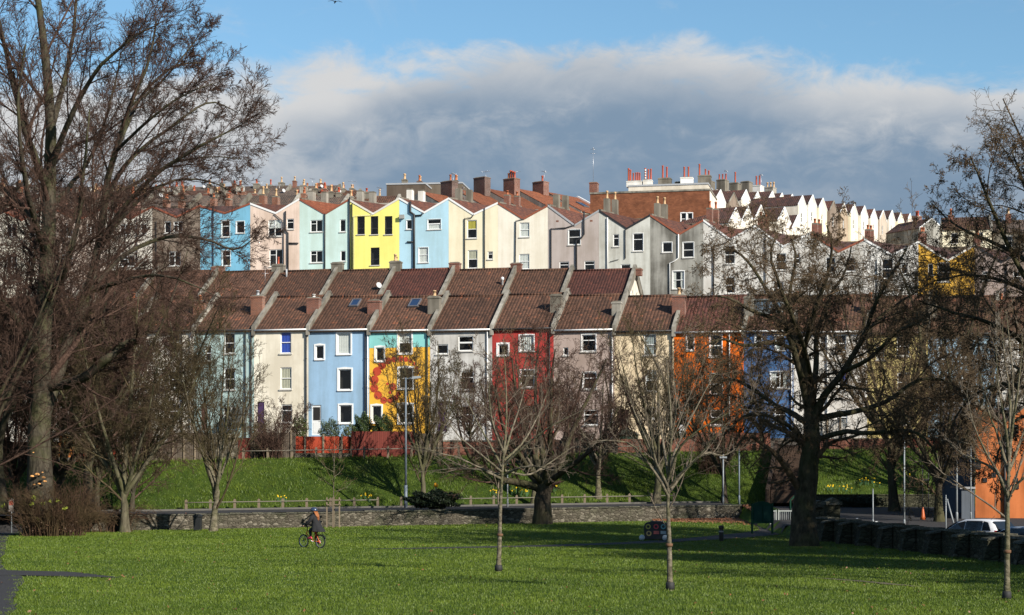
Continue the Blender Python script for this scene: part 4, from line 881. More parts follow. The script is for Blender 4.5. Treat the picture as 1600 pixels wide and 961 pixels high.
for i, (px, py, sp_, lb) in enumerate(op):
    w = 7.0; sts = []
    P = W(px, py, Yc)
    if sp_:
        pt = rp(4, (1.1, .8), (TERRAR, BUFF, TERRA)) if i == 2 else ([(0, -.2, .85, TERRA, False)] if i in (0,) else ([(0, -.3, .8, TERRAR, False)] if i == 3 else []))
        sts = [(w * .80, 6.0, [1.9, 2.1, 1.9, 1.5][i], 1.15, 1.9, BRICKD if i in (0, 1) else BRICKR, pt)]
    def ext(root, w, he, zf, i=i):
        if sts: aerial(root, w * .8 + .3, 5.6, zf(5) + 1.6, 1.9, .5 + i, 0)
        if i == 0:
            for k in range(3): dish(root, w * .8 + .7, 4.4, zf(4.4) + .7 + .55 * k, .26)
        if i == 4: skylight(root, w * .45, w * .62, 2.0, 3.4, lambda y: zf(y) + .05)
    ridge_house(P, 50, w, 12, 3.1, 6, PALEST, ROOFO, lb, GO, sts, 0, COPE if i % 2 else UPVC, ext=ext)
    Yc += 5.0
# long brick wall building with white gable end
def bw(): return block(922, 1109, 303.5, 372, 240, -12, 8.5, BRICKF, 'long orange brown brick building with a paired white window and white gable end', 'building', 'brick_building', [(.0 + .02, 1.2, 1.6, 1.0, 1.3, BRICKR, [])], [(1064, 333, 1072, 351), (1074, 333, 1082, 351)], whitec, COPE)
BRICKF = brick('flank_brick', (.26, .10, .05), (.18, .068, .036), (.2, .1, .06), .3, .16, .5)
rb = bw(); aerial(rb, .2, 1.2, 7.0, 4.5, .2, 1)
bx = block(982, 1106, 292, 330, 252, -12, 9, stucco('cream_parapet', (.66, .6, .5), .25), 'cream parapeted house with white stacks above the long brick wall', 'house', 'flat_roofed_house',
      [(.06, 1.2, .9, 2.0, 1.2, WHITEST, [(dx, 0, h, TERRAR, True) for dx, h in ((-.8, 1.75), (-.55, 1.55), (-.15, 1.1), (.2, 1.15), (.45, 1.15), (.7, 1.1))]), (.225, 1.6, 1.05, 1.15, 1.2, WHITEST, [(-.35, 0, 1.6, TERRAR, True), (.05, 0, 1.45, TERRAR, True), (.4, 0, 1.5, TERRAR, True)]),
       (.43, 2.6, 1.35, 1.7, 1.3, CEMENT, [(-.3, 0, 1.75, TERRAR, True), (.25, 0, 1.55, TERRAR, True)]), (.62, 3, .85, 1.3, 1.2, CEMENT, []), (.72, 1.6, 1.2, 1.6, 1.2, WHITEST, [(-.35, 0, 1.45, TERRAR, True), (.2, 0, 1.45, TERRAR, True)]), (.93, 3, 1.6, 1.7, 1.2, CEMENT, [(-.7, 0, 1.6, TERRAR, True), (.1, 0, .9, TERRAR, True)])])
st_ch = [c for c in bx.children if c.name.startswith('chimney')][1]; st_pot = [c for c in st_ch.children if c.name.startswith('chimney_pot')][0]
for k in range(4): sn = MB(); sn.lathe([(.118, .12 + k * .22), (.122, .13 + k * .22), (.122, .22 + k * .22), (.118, .23 + k * .22)], sides=12); q_ = sn.build('white_band', WHITEST, st_ch, st_pot.location); q_.scale = (1, 1, 1.6)
# receding terrace with tall stacks, and gabled rear wings running down the hill to the right
GT, GR_, GL = 'stacked houses receding to the right', 'gabled houses of the receding white terrace', 'lower white wings below the receding terrace'
tl = [(1098, 292, 1110, 280, 1, CEMENT), (1120, 292, 1131, 278, 3, CEMENT), (1140, 294, 1151, 283, 1, CEMENT), (1158, 295, 1169, 281, 0, CONC), (1176, 297, 1187, 287, 2, WHITEST), (1196, 300, 1206, 290, 3, PALEST)]
tn = ['with a single tall red pot just right of the cream parapet', 'with three short red pots and a tall aerial', 'with one very tall red pot on its grey stack', 'with a broad potless stack', 'with two tall red pots on a white stack', 'with small pale pots at the end of the stacked row']
for i, (px, py, sx_, sy_, n, m) in enumerate(tl):
    Y = 262 + 4 * i; P = W(px, py + 3, Y)
    pt = [(0, (k - (n - 1) / 2) * .5, [1.5, .85, 1.6, 1, 1.45, .8][i], TERRAR if i < 5 else BUFF, i < 5) for k in range(n)]
    def ext(root, w, he, zf, i=i):
        if i in (1, 4): aerial(root, w * .5, 3, zf(3) + .5, 2.6, .3, 0)
    ridge_house(P, 62, 4.4, 7, 1.6, 6, whitec, ROOF1, f'grey roofed house {tn[i]}', GT, [(2.2, 3.5, (py + 3 - sy_) * Y / F, 1.5, 1.3, m, pt)], 0, UPVC, ext=ext)
up = [(1126, 297), (1147, 301), (1166, 297), (1184, 300), (1207, 299), (1222, 302), (1238, 304)]
un = ['first small white gable right of the brick building, above the dark wings', 'brownish gable, second from the brick building', 'white gable under the potless broad stack', 'white gable under the two tall pots on white', 'white gable right of the small pale pots', 'cream gable before the long even run of gables', 'white gable just before the long even run of gables']
for i, (px, py) in enumerate(up):
    gable_house(px, py, 251 + 3.6 * i, 64, 4.0, 6, 1.5, 6.5, brg if i == 1 else (crm if i == 5 else whitec), ROOFYD, un[i], GR_, None, 0)
lo = [(1150, 325), (1169, 323), (1189, 321), (1226, 324), (1247, 336)]
ln = ['low white wing nearest the brick building', 'low white wing second from the brick building', 'low white wing with a flat grey dormer behind it', 'broad low white wing with a wide dark roof', 'low white wing at the right end below the white gables']
for i, (px, py) in enumerate(lo):
    gable_house(px, py, 236 + 3.4 * i, 62, 4.6 if i != 3 else 5.2, 7, 2.0, 7, whitec, ROOFYD, ln[i], GL, None, 1)
gp = [(1254, 306), (1270, 305), (1286, 310), (1303, 314), (1319, 318), (1335, 319), (1351, 322), (1366, 327), (1380, 329), (1394, 329), (1408, 332), (1422, 334), (1437, 337)]
ordn = ['first', 'second', 'third', 'fourth', 'fifth', 'sixth', 'seventh', 'eighth', 'ninth', 'tenth', 'eleventh', 'twelfth', 'last']
gm_ = [whitec, whitec, crm, brg, stucco('tan_gable', (.42, .33, .24), .3), crm, whitec, whitec, stucco('light_tan_gable', (.52, .44, .36), .3), whitec, crm, pinkw, pinkw]
gc = ['white', 'white', 'cream', 'brown grey', 'tan', 'cream', 'white', 'white', 'light tan', 'white', 'cream', 'pinkish', 'pinkish']
GS = 'even run of gables on the receding terrace'
for i, (px, py) in enumerate(gp):
    n = 0 if i < 3 else rnd.choice((2, 3, 3)); pt = rp(n, (.9, 1.1, .75), (TERRAR, BUFF, TERRAR), .4)
    gable_house(px, py, 257 + 3.75 * i, 65, 4.15, 7, 1.45, 8, gm_[i], [ROOFYD, ROOFYD, ROOFYD, ROOFY][i % 4] if i < 11 else ROOFY, f'{gc[i]} gable, {ordn[i]} in the long even run descending right', GS, (8.2, .35, .7, 1.5, BRICKR if n else CEMENT, pt) if i > 2 else None, 1)
gable_house(1456, 341, 268, 30, 4.6, 7, 1.5, 8, mgrey, ROOFYD, 'plain grey gabled house at the right end of the receding terrace', None, (3, .6, .8, 1.0, BRICKR, rp(2, (.8,), (TERRAR,))), 0)
ridge_house(W(1470, 341, 250), -10, 6.2, 8, 2.0, 6, crm, ROOF1, 'brown roofed cream house behind the ochre gable', None, [(1.2, 2.4, .9, .7, 1.0, BRICKR, rp(2, (.8,), (TERRA,)))], 2)
ridge_house(W(1548, 345, 250), -10, 8, 8, 2.0, 6, CEMENT, ROOFG, 'grey roofed house behind the twigs at the far right', None, [(2.2, 3.4, 1.0, .7, 1.0, BRICKR, rp(2, (.8,), (BUFF,)))], 2)

# ------------------------------------------------------------------ bare trees
def nrm(v): return v / np.maximum(np.linalg.norm(v, axis=-1, keepdims=True), 1e-9)
def tubes_np(groups):
    """groups: list of (P (N,k,3), R (N,k), sides) -> vertices, quads"""
    VV, FF, base = [], [], 0
    for P, R, s in groups:
        if len(P) == 0: continue
        Nn, k, _ = P.shape
        T = np.empty_like(P); T[:, 1:-1] = P[:, 2:] - P[:, :-2]; T[:, 0] = P[:, 1] - P[:, 0]; T[:, -1] = P[:, -1] - P[:, -2]; T = nrm(T)
        mean = nrm(P[:, -1] - P[:, 0] + 1e-6); ref = np.where((np.abs(mean[:, 2:3]) < .8), np.array([[0, 0, 1.]]), np.array([[1., 0, 0]]))
        U = nrm(np.cross(T, ref[:, None, :])); Vv = np.cross(T, U)
        an = np.arange(s) * 2 * np.pi / s
        ring = U[:, :, None, :] * np.cos(an)[None, None, :, None] + Vv[:, :, None, :] * np.sin(an)[None, None, :, None]
        V = (P[:, :, None, :] + ring * R[:, :, None, None]).reshape(-1, 3)
        n_ = np.arange(Nn)[:, None, None] * (k * s) + np.arange(k - 1)[None, :, None] * s
        j = np.arange(s)[None, None, :]; j2 = (j + 1) % s
        q = np.stack([n_ + j, n_ + j2, n_ + s + j2, n_ + s + j], -1).reshape(-1, 4) + base
        VV.append(V); FF.append(q); base += len(V)
    return np.concatenate(VV), np.concatenate(FF)
def spawn(rg, P, R, n, t0=.2, t1=1.0, ang=45, asd=10, lr=.45, lt=.45, k=5, wander=.12, trop=.05, rr=.5, rmin=.006, lmax=None, lsd=.3, twig=.4):
    Nn, kp = R.shape
    L = np.linalg.norm(np.diff(P, axis=1), axis=-1).sum(1)
    t = t0 + (t1 - t0) * (np.arange(n)[None, :] + rg.random((Nn, n))) / n; t = np.minimum(t, .999)
    fi = t * (kp - 1); i0 = np.floor(fi).astype(int); fr = (fi - i0)[..., None]; ii = np.arange(Nn)[:, None]
    pos = P[ii, i0] * (1 - fr) + P[ii, i0 + 1] * fr; tan = nrm(P[ii, i0 + 1] - P[ii, i0]); rp_ = R[ii, i0] * (1 - fr[..., 0]) + R[ii, i0 + 1] * fr[..., 0]
    az = rg.random((Nn, 1)) * 6.283 + np.arange(n)[None, :] * 2.399 + rg.normal(0, .35, (Nn, n))
    ref = np.where(np.abs(tan[..., 2:3]) < .85, np.array([0, 0, 1.]), np.array([1., 0, 0])); u = nrm(np.cross(tan, ref)); v = np.cross(tan, u)
    perp = u * np.cos(az)[..., None] + v * np.sin(az)[..., None]
    a = np.radians(rg.normal(ang, asd, (Nn, n)))[..., None]
    d = nrm(tan * np.cos(a) + perp * np.sin(a)).reshape(-1, 3)
    Ln = (L[:, None] * lr * (1 - lt * t) * np.clip(rg.normal(1, lsd, (Nn, n)), .35, 1.7)).reshape(-1)
    if lmax: Ln = np.minimum(Ln, lmax * rg.uniform(.7, 1.1, Ln.shape))
    r0 = np.maximum(np.minimum(rp_.reshape(-1) * rr * rg.uniform(.75, 1.1, Ln.shape), rp_.reshape(-1) * .85), rmin)
    m = len(Ln); Q = np.empty((m, k, 3)); Q[:, 0] = pos.reshape(-1, 3); st_ = (Ln / (k - 1))[:, None]
    up = np.array([0, 0, 1.])
    for j in range(1, k):
        d = nrm(d + rg.normal(0, wander, (m, 3)) + up * trop); Q[:, j] = Q[:, j - 1] + d * st_
    tp = np.linspace(1, twig, k)[None, :]; RR = np.maximum(r0[:, None] * tp, rmin * .75)
    return Q, RR
def smooth_line(pts, k, rg=None, jit=0.0):
    pts = np.array(pts, float); n = len(pts); out = []
    if n == 2: out = [pts[0] + (pts[1] - pts[0]) * t for t in np.linspace(0, 1, k)]
    else:
        for t in np.linspace(0, n - 1, k):
            i = min(int(t), n - 2); f = t - i; p0, p1, p2, p3 = pts[max(i - 1, 0)], pts[i], pts[i + 1], pts[min(i + 2, n - 1)]
            out.append(.5 * (2 * p1 + (p2 - p0) * f + (2 * p0 - 5 * p1 + 4 * p2 - p3) * f * f + (3 * p1 - p0 - 3 * p2 + p3) * f ** 3))
    out = np.array(out)
    if rg is not None and jit: out[1:] += rg.normal(0, jit, (len(out) - 1, 3))
    return out
def balls(P, r, rg):
    """little octahedral seed balls / dead leaf clumps at points P"""
    o = np.array([[1, 0, 0], [-1, 0, 0], [0, 1, 0], [0, -1, 0], [0, 0, 1], [0, 0, -1.]]); f = np.array([[0, 2, 4], [2, 1, 4], [1, 3, 4], [3, 0, 4], [2, 0, 5], [1, 2, 5], [3, 1, 5], [0, 3, 5]])
    s = r * rg.uniform(.6, 1.3, (len(P), 1, 1)); V = (P[:, None, :] + o[None] * s).reshape(-1, 3); Fq = (f[None] + 6 * np.arange(len(P))[:, None, None]).reshape(-1, 3); return V, Fq
BARK_L = bark('lime_bark', (.030, .025, .019), (.075, .064, .047), .3); BARK_P = bark('plane_bark', (.026, .022, .015), (.085, .07, .045), .3, .5); BARK_S = bark('sapling_bark', (.055, .046, .034), (.20, .17, .125), .45, 1.6)
BARK_B = bark('dark_bark', (.028, .022, .016), (.075, .06, .042), .3); BARK_G = bark('green_grey_bark', (.060, .052, .034), (.13, .115, .078), .4)
TWIG_R = bark('reddish_twigs', (.042, .025, .019), (.10, .062, .047), .0); TWIG_B = bark('brown_twigs', (.062, .041, .025), (.155, .108, .066), .12); TWIG_O = bark('olive_twigs', (.042, .030, .018), (.10, .075, .045), .25)
TWIG_S = bark('pale_sapling_twigs', (.08, .062, .045), (.19, .155, .12), .1)
SEED = plain('seed_balls', (.10, .062, .032), .95, .4)
def finish_tree(base, trunkg, crowng, label, name, bm, tm, group, extra=None, rot=0):
    root = empty(name, base); tag(root, label, 'tree', group)
    b = np.array(base)
    V, Fq = tubes_np(trunkg); tr = link('trunk', np_mesh('trunk', V - b, Fq, bm), root)
    V, Fq = tubes_np(crowng); cr = link('crown', np_mesh('crown', V - b, Fq, tm), root)
    return root, tr, cr
def build_tree(label, base, limbs, gens, seed, bm=BARK_L, tm=TWIG_R, name='bare_tree', group='bare winter trees in the park', kt=12, flare=1.5, seeds=0, seedr=.03, rmin=.007, nlimb_trunk=99):
    """limbs: list of (world points, r0, r1) - the first is the trunk; gens: list of dicts for spawn()"""
    rg = np.random.default_rng(seed); Pm, Rm = [], []
    for i, (pts, r0, r1) in enumerate(limbs):
        Lp = smooth_line(pts, kt, rg, r0 * .10 if i else r0 * .04); R = np.linspace(r0, r1, kt)
        if i == 0:
            z = Lp[:, 2] - Lp[0, 2]; R = R * (1 + (flare - 1) * np.exp(-z / max(.8 * r0 * 2, .1))); Lp[0, 2] -= .15
        Pm.append(Lp); Rm.append(R)
    P, R = np.array(Pm), np.array(Rm); tg = [(P[:nlimb_trunk], R[:nlimb_trunk], 10)]; cg = []
    cur = [(P, R)]
    for gi, gq in enumerate(gens):
        gq = dict(gq); gq.setdefault('rmin', rmin); alll = gq.pop('also', False)
        Q, RR = spawn(rg, *cur[-1], **gq); cg.append((Q, RR, 6 if gi == 0 else (4 if gi == 1 else 3))); cur.append((Q, RR))
        if gi == 0 and gq.get('trunk'): pass
    root, tr, cr = finish_tree(tuple(limbs[0][0][0]), tg, cg, label, name, bm, tm, group)
    if seeds:
        tips = cur[-1][0][:, -1]; sel = rg.choice(len(tips), min(seeds, len(tips)), replace=False); pts = tips[sel] + np.array([0, 0, -seedr * 1.5]) - np.array(limbs[0][0][0])
        V, Fq = balls(pts, seedr, rg); link('seed_ball', np_mesh('seed_balls', V, Fq, SEED, False), root); root.children[-1]['kind'] = 'stuff'
    return root
def PX(Y, pts, r0, r1):
    """limb from photo positions (px, py, depth offset)"""
    out = []
    for q in pts: out.append(tuple(W(q[0], q[1], Y + (q[2] if len(q) > 2 else 0))))
    return (out, r0, r1)
def auto_limbs(base, h, th, cr, n, r, rg, ang=35, up=.15, leader=True, spread=.35, kink=.06):
    """trunk to th, n limbs leaving it between th*(1-spread) and th, rising to h within radius cr"""
    b = np.array(base); L = []
    top = b + np.array([rg.normal(0, kink * th), rg.normal(0, kink * th), th]); tr = [b, b + (top - b) * .5 + rg.normal(0, kink * .3, 3) * th, top]
    if leader: tr += [top + np.array([rg.normal(0, .08) * h, rg.normal(0, .08) * h, (h - th) * .5]), top + np.array([rg.normal(0, .12) * h, rg.normal(0, .12) * h, (h - th) * .98])]
    L.append(([tuple(p) for p in tr], r, r * (.12 if leader else .7)))
    a0 = rg.random() * 6.28
    for i in range(n):
        az = a0 + i * 6.283 / n + rg.normal(0, .25); t = 1 - spread * rg.random(); s = b + (top - b) * t
        R = cr * rg.uniform(.7, 1.05); H = (h - th * t) * rg.uniform(.6, .95); d = np.array([math.cos(az), math.sin(az), 0])
        a = math.radians(ang)
        p1 = s + d * R * .35 + np.array([0, 0, H * .28 * (1 if ang < 60 else .5)]); p2 = s + d * R * .72 + np.array([0, 0, H * .62 * (1 if ang < 60 else .7)]); p3 = s + d * R + np.array([0, 0, H])
        L.append(([tuple(s), tuple(p1), tuple(p2), tuple(p3)], r * rg.uniform(.42, .6), r * .07))
    return L
def g4(n, lr=(.42, .48, .5, .5), ang=(42, 42, 45, 45), tr=(.05, .05, .03, .0), wander=(.10, .12, .14, .16), k=(8, 6, 4, 3), rr=(.42, .5, .55, .6), t0=.22):
    return [dict(n=n[i], lr=lr[i], ang=ang[i], trop=tr[i], wander=wander[i], k=k[i], rr=rr[i], t0=t0 if i == 0 else .12, lt=.5) for i in range(len(n))]
TREES = []
# --- the great lime at the left edge
Yl = 92.0
limbs = [PX(Yl, [(62, 838), (62, 770), (63, 700), (62, 640), (64, 560), (70, 480), (73, 390), (77, 300), (80, 205), (74, 110), (62, 20), (55, -90), (50, -190)], 0.660, .06),
    PX(Yl, [(66, 655), (88, 590, 1), (112, 520, 1.5), (140, 455, 2), (153, 390, 2), (163, 310, 1.6), (178, 240, 1), (205, 165, .5), (232, 95, 0), (245, 30, 0)], 0.340, .04),
    PX(Yl, [(76, 605), (125, 593, -1), (165, 562, -2), (190, 540, -2), (216, 532, -2.4)], .26, .14),
    PX(Yl, [(153, 395, 2), (185, 335, 1), (235, 280, 0), (295, 238, -1), (345, 212, -1), (386, 190, -1)], 0.163, .02),
    PX(Yl, [(150, 440, 2), (195, 398, 3), (255, 372, 4), (315, 372, 5), (365, 390, 5), (398, 372, 5)], 0.148, .02),
    PX(Yl, [(163, 310, 1.6), (205, 248, 3), (265, 200, 4), (325, 160, 5), (370, 176, 5)], 0.133, .02),
    PX(Yl, [(178, 240, 1), (222, 150, 3), (272, 104, 4), (318, 98, 5)], 0.111, .02),
    PX(Yl, [(79, 262), (112, 180, -2), (152, 110, -3), (206, 60, -4), (250, 36, -4)], 0.163, .02),
    PX(Yl, [(76, 300), (45, 220, -2), (20, 130, -3), (0, 40, -4), (-20, -60, -4)], 0.207, .03),
    PX(Yl, [(80, 200), (104, 110, 2), (118, 20, 3), (122, -80, 3)], 0.163, .03),
    PX(Yl, [(72, 385), (40, 330, 2), (0, 290, 4), (-60, 245, 6)], 0.185, .03),
    PX(Yl, [(66, 565), (30, 505, -2), (-20, 445, -4), (-75, 400, -5)], 0.222, .03),
    PX(Yl, [(62, 640), (30, 600, 2), (-10, 560, 3), (-60, 520, 4)], 0.207, .03),
    PX(Yl, [(72, 470), (102, 420, -3), (122, 345, -4), (132, 255, -5), (140, 170, -5)], 0.178, .03),
    PX(Yl, [(73, 400), (50, 330, -3), (35, 250, -5), (28, 160, -6), (40, 70, -6)], 0.178, .03),
    PX(Yl, [(75, 330), (110, 290, 4), (150, 230, 6), (175, 150, 7), (190, 80, 7)], 0.148, .03),
    PX(Yl, [(178, 240, 1), (230, 190, -1), (285, 150, -2), (340, 128, -2)], 0.096, .015), PX(Yl, [(163, 310, 1.6), (215, 285, 2), (270, 255, 3), (330, 245, 3), (388, 250, 3)], 0.096, .015), PX(Yl, [(205, 165, .5), (250, 130, 2), (300, 70, 3), (320, 40, 3)], 0.074, .015),
    PX(Yl, [(140, 455, 2), (190, 440, 0), (240, 430, -1), (290, 440, -2), (335, 462, -2)], 0.118, .02),
    PX(Yl, [(153, 385, 2), (200, 330, 5), (250, 290, 7), (310, 280, 8), (365, 300, 8)], 0.133, .02)]
t_lime = build_tree('huge bare lime tree with a thick grey trunk at the left edge', None or 0, limbs, g4((11, 10, 9, 5), lr=(.33, .48, .52, .55), tr=(.02, .03, .02, .01), ang=(38, 36, 36, 36), wander=(.07, .08, .08, .09)), 3, BARK_L, TWIG_R, 'lime_tree', flare=1.35, kt=16, rmin=.009)
# short shoots and pale orange stubs of cut branches low on its trunk
rg = np.random.default_rng(8); bl = np.array(limbs[0][0][0])
CUTWOOD = plain('pale_orange_cut_wood', (.62, .30, .10), .8, .3)
for i, (px, py, r) in enumerate(((50, 744, .11), (58, 741, .13), (68, 746, .10), (53, 757, .08), (61, 756, .09), (70, 752, .10), (55, 698, .06), (52, 707, .05), (66, 738, .06))):
    p = W(px, py, Yl - .88); mb = MB(); mb.lathe([(r * .3, -r * .5), (r * .9, -r * .3), (r, 0), (r * .6, r * .4), (.01, r * .5)], tuple(p - Vector(bl)), 9, sy=.7); mb.build('cut_stub', CUTWOOD, t_lime)
def auto(label, px, Y, h, th, cr, n, r, gens, seed, name='bare_tree', bm=BARK_L, tm=TWIG_R, z=None, **k):
    rg = np.random.default_rng(seed); kw = {q: k.pop(q) for q in ('ang', 'leader', 'spread', 'kink') if q in k}
    b = tuple(on(px, Y)); return build_tree(label, b, auto_limbs(b, h, th, cr, n, r, rg, **kw), gens, seed, bm, tm, name, **k)
# trees standing behind and beside it
auto('tall bare tree half hidden behind the trunk of the great lime', 138, 108, 19, 5, 6.0, 9, .32, g4((9, 9, 8, 6)), 21, rmin=.010)
auto('bare tree at the left border behind the great lime', 8, 104, 20, 5, 6.5, 9, .34, g4((9, 9, 8, 6)), 22, rmin=.010)
auto('bare tree with low tangled branches left of the great lime', -60, 88, 17, 4, 6.5, 9, .22, g4((9, 9, 8, 5)), 23, bm=BARK_B, ang=50, rmin=.010)
auto('slender dark tree between the great lime and the red fence', 150, 113, 13, 3, 4.2, 8, .2, g4((9, 9, 8, 5)), 24, rmin=.010)
auto('thicket tree in the shade just behind the great lime', 92, 111, 12, 2.4, 5.2, 9, .2, g4((9, 9, 8, 6)), 25, rmin=.010)
auto('second thicket tree in the shade left of the great lime', 30, 112, 13, 2.4, 5.4, 9, .2, g4((9, 9, 8, 6)), 26, rmin=.010)
auto('bushy bare tree behind the many stemmed tree at the left', 205, 114, 10.5, 1.6, 4.2, 9, .17, g4((9, 9, 8, 5)), 27, rmin=.010)
# smaller park trees along the wall
auto('many stemmed bare tree before the stone wall at the left', 195, 96.5, 12.4, 2.5, 4.9, 7, .24, g4((9, 9, 8, 6), tr=(.06, .06, .04, .02)), 31, bm=BARK_G, tm=TWIG_O, leader=True, rmin=.009)
auto('upswept bare tree beside the black bin', 333, 97, 11.6, 2.4, 3.0, 6, .19, g4((9, 8, 7, 4), ang=(32, 34, 38, 40), tr=(.08, .08, .06, .04)), 32, bm=BARK_S, tm=TWIG_O, rmin=.008)
auto('thin bare street tree beside the tall lamp post', 660, 119.5, 10.8, 2.8, 3.3, 7, .2, g4((9, 8, 7, 5), ang=(34, 36, 40, 42), tr=(.10, .10, .06, .03)), 33, bm=BARK_G, tm=TWIG_O, rmin=.009)
# bowl-shaped dark tree against the wall
Yb = 104.0
b0 = on(848, Yb); lb = [([tuple(b0), tuple(W(848, 785, Yb)), tuple(W(849, 762, Yb)), tuple(W(856, 748, Yb))], .50, .36),
    PX(Yb, [(845, 765), (826, 757, -.5), (795, 752, -1), (770, 740, -1.5), (742, 722, -2), (722, 690, -2.5), (712, 640, -2.5)], .26, .03), PX(Yb, [(855, 757), (871, 732, .5), (884, 700, 1), (905, 650, 1.5), (930, 600, 2), (948, 560, 2)], .24, .03),
    PX(Yb, [(852, 752), (858, 712, -1), (860, 660, -2), (862, 600, -2.5), (868, 545, -3)], .22, .03), PX(Yb, [(849, 757), (838, 720, 1), (822, 680, 2), (808, 625, 3), (800, 560, 3)], .22, .03),
    PX(Yb, [(850, 757), (875, 740, -1.5), (910, 715, -3), (945, 680, -4), (965, 635, -4.5)], .2, .03), PX(Yb, [(846, 760), (822, 735, 1.5), (790, 700, 3), (764, 650, 4), (750, 595, 4)], .2, .03),
    PX(Yb, [(852, 750), (845, 690, 2), (836, 630, 4), (838, 570, 5), (842, 530, 5)], .18, .03), PX(Yb, [(856, 750), (880, 690, 3), (898, 640, 5), (912, 580, 6)], .18, .03), PX(Yb, [(848, 757), (815, 715, -2), (785, 665, -4), (775, 600, -5)], .18, .03)]
build_tree('dark spreading bare tree forking low in front of the stone wall', b0, lb, g4((9, 8, 7, 5), tr=(.06, .06, .03, .0)), 41, BARK_B, TWIG_R, rmin=.009, flare=1.25)
# row on the bank
auto('pale trunked bare tree on the bank behind the dark spreading tree', 834, 121, 10.0, 3.4, 3.4, 8, .22, g4((8, 7, 7, 4), tr=(.09, .09, .05, .02)), 42, bm=BARK_S, tm=TWIG_B, rmin=.009)
auto('thin bare tree on the bank below the pinkish grey house', 935, 123, 8.8, 2.6, 3.0, 8, .2, g4((8, 7, 7, 4), tr=(.09, .09, .05, .02)), 43, bm=BARK_S, tm=TWIG_R, rmin=.009)
auto('bare tree with a stout pale trunk on the bank below the beige house', 1025, 121.5, 11.2, 3.0, 3.2, 9, .26, g4((8, 7, 7, 4), ang=(32, 36, 40, 42), tr=(.10, .10, .06, .03)), 44, bm=BARK_G, tm=TWIG_O, rmin=.009)
auto('bare tree on the bank below the bright orange house', 1132, 122, 9.6, 2.6, 3.4, 9, .2, g4((8, 7, 6, 4), tr=(.08, .06, .03, 0)), 45, bm=BARK_B, tm=TWIG_B, rmin=.009)
auto('slim bare garden tree above the fence below the light grey house', 735, 132, 6.2, 1.4, 2.7, 8, .13, g4((8, 7, 6, 4)), 46, bm=BARK_B, tm=TWIG_R, rmin=.009, group='garden trees behind the fences')
auto('twiggy garden tree behind the wall below the orange house', 1085, 132, 6.8, 1.6, 3.4, 8, .14, g4((8, 7, 6, 4)), 47, bm=BARK_B, tm=TWIG_B, rmin=.009, group='garden trees behind the fences')
auto('twiggy garden tree behind the wall below the blue house', 1190, 131, 7.2, 1.8, 3.2, 8, .15, g4((8, 7, 6, 4)), 48, bm=BARK_B, tm=TWIG_B, rmin=.009, group='garden trees behind the fences')
auto('bushy garden tree by the cream house at the red fence', 430, 131, 3.6, .5, 2.2, 9, .07, g4((8, 7, 6, 4)), 49, bm=BARK_B, tm=TWIG_R, rmin=.008, group='garden trees behind the fences')
# young staked trees on the open lawn
def sapling(label, px, Y, th, h, cr, seed, n=9, r=.075, lean=0, limbs=None, gens=None):
    b = np.array(on(px, Y)); rg = np.random.default_rng(seed); L = [([tuple(b), tuple(b + [lean * .4, 0, th * .5]), tuple(b + [lean, 0, th]), tuple(b + [lean * 1.4 + .1, 0, th + (h - th) * .5]), tuple(b + [lean * 1.5, .2, h])], r, r * .10)]
    for q in limbs: L.append(([tuple(W(px_, py_, Y + dy)) for px_, py_, dy in q], r * .55, r * .06))
    tr_ = build_tree(label, b, L, gens or [dict(n=8, lr=.36, ang=38, trop=.07, wander=.07, k=6, rr=.5, t0=.25, lt=.45), dict(n=5, lr=.45, ang=40, trop=.05, wander=.09, k=4, rr=.55, t0=.15, lt=.5), dict(n=3, lr=.5, ang=42, trop=.03, wander=.1, k=3, rr=.6, t0=.2, lt=.5)], seed, BARK_S, TWIG_S, 'young_tree', 'young trees on the open lawn', flare=1.35, rmin=.0045)
    mb = MB(); mb.lathe([(r * 1.25, .02), (r * 1.5, .05), (r * 1.45, .16), (r * 1.2, .19)], (0, 0, 0), 10); mb.build('rubber_guard', plain('black_guard', (.02, .02, .02), .7), tr_); mb = MB(); mb.lathe([(r * 1.05, 1.0), (r * 1.18, 1.01), (r * 1.18, 1.06), (r * 1.05, 1.07)], (lean * .42, 0, 0), 10); mb.build('tie', plain('brown_tie', (.12, .06, .03), .8), tr_); return tr_
Y9 = 53.4
sapling('young bare tree on the lawn, left one of the three in the foreground', 779, Y9, 2.55, 6.6, 2.3, 51, lean=.09, limbs=[
    [(783, 748, 0), (755, 734, -.2), (718, 716, -.4), (680, 706, -.6), (640, 690, -.8)], [(783, 742, 0), (742, 733, .4), (700, 733, .7), (655, 738, 1)], [(784, 730, 0), (764, 692, .3), (742, 652, .6), (722, 606, .8)], [(789, 742, 0), (812, 731, -.4), (842, 729, -.7), (866, 735, -1), (884, 722, -1.1)],
    [(788, 726, 0), (812, 704, -.3), (848, 674, -.6), (882, 655, -.8), (912, 640, -1)], [(787, 712, 0), (800, 672, .5), (816, 620, .9), (826, 572, 1.1)], [(786, 705, 0), (770, 662, -.5), (764, 612, -.9), (770, 560, -1.2)], [(787, 720, 0), (818, 690, .7), (842, 646, 1.2), (858, 606, 1.5)], [(784, 738, 0), (756, 714, -.7), (716, 680, -1.2), (688, 640, -1.5)], [(788, 735, 0), (826, 742, .5), (858, 724, .8), (892, 700, 1.2)]])
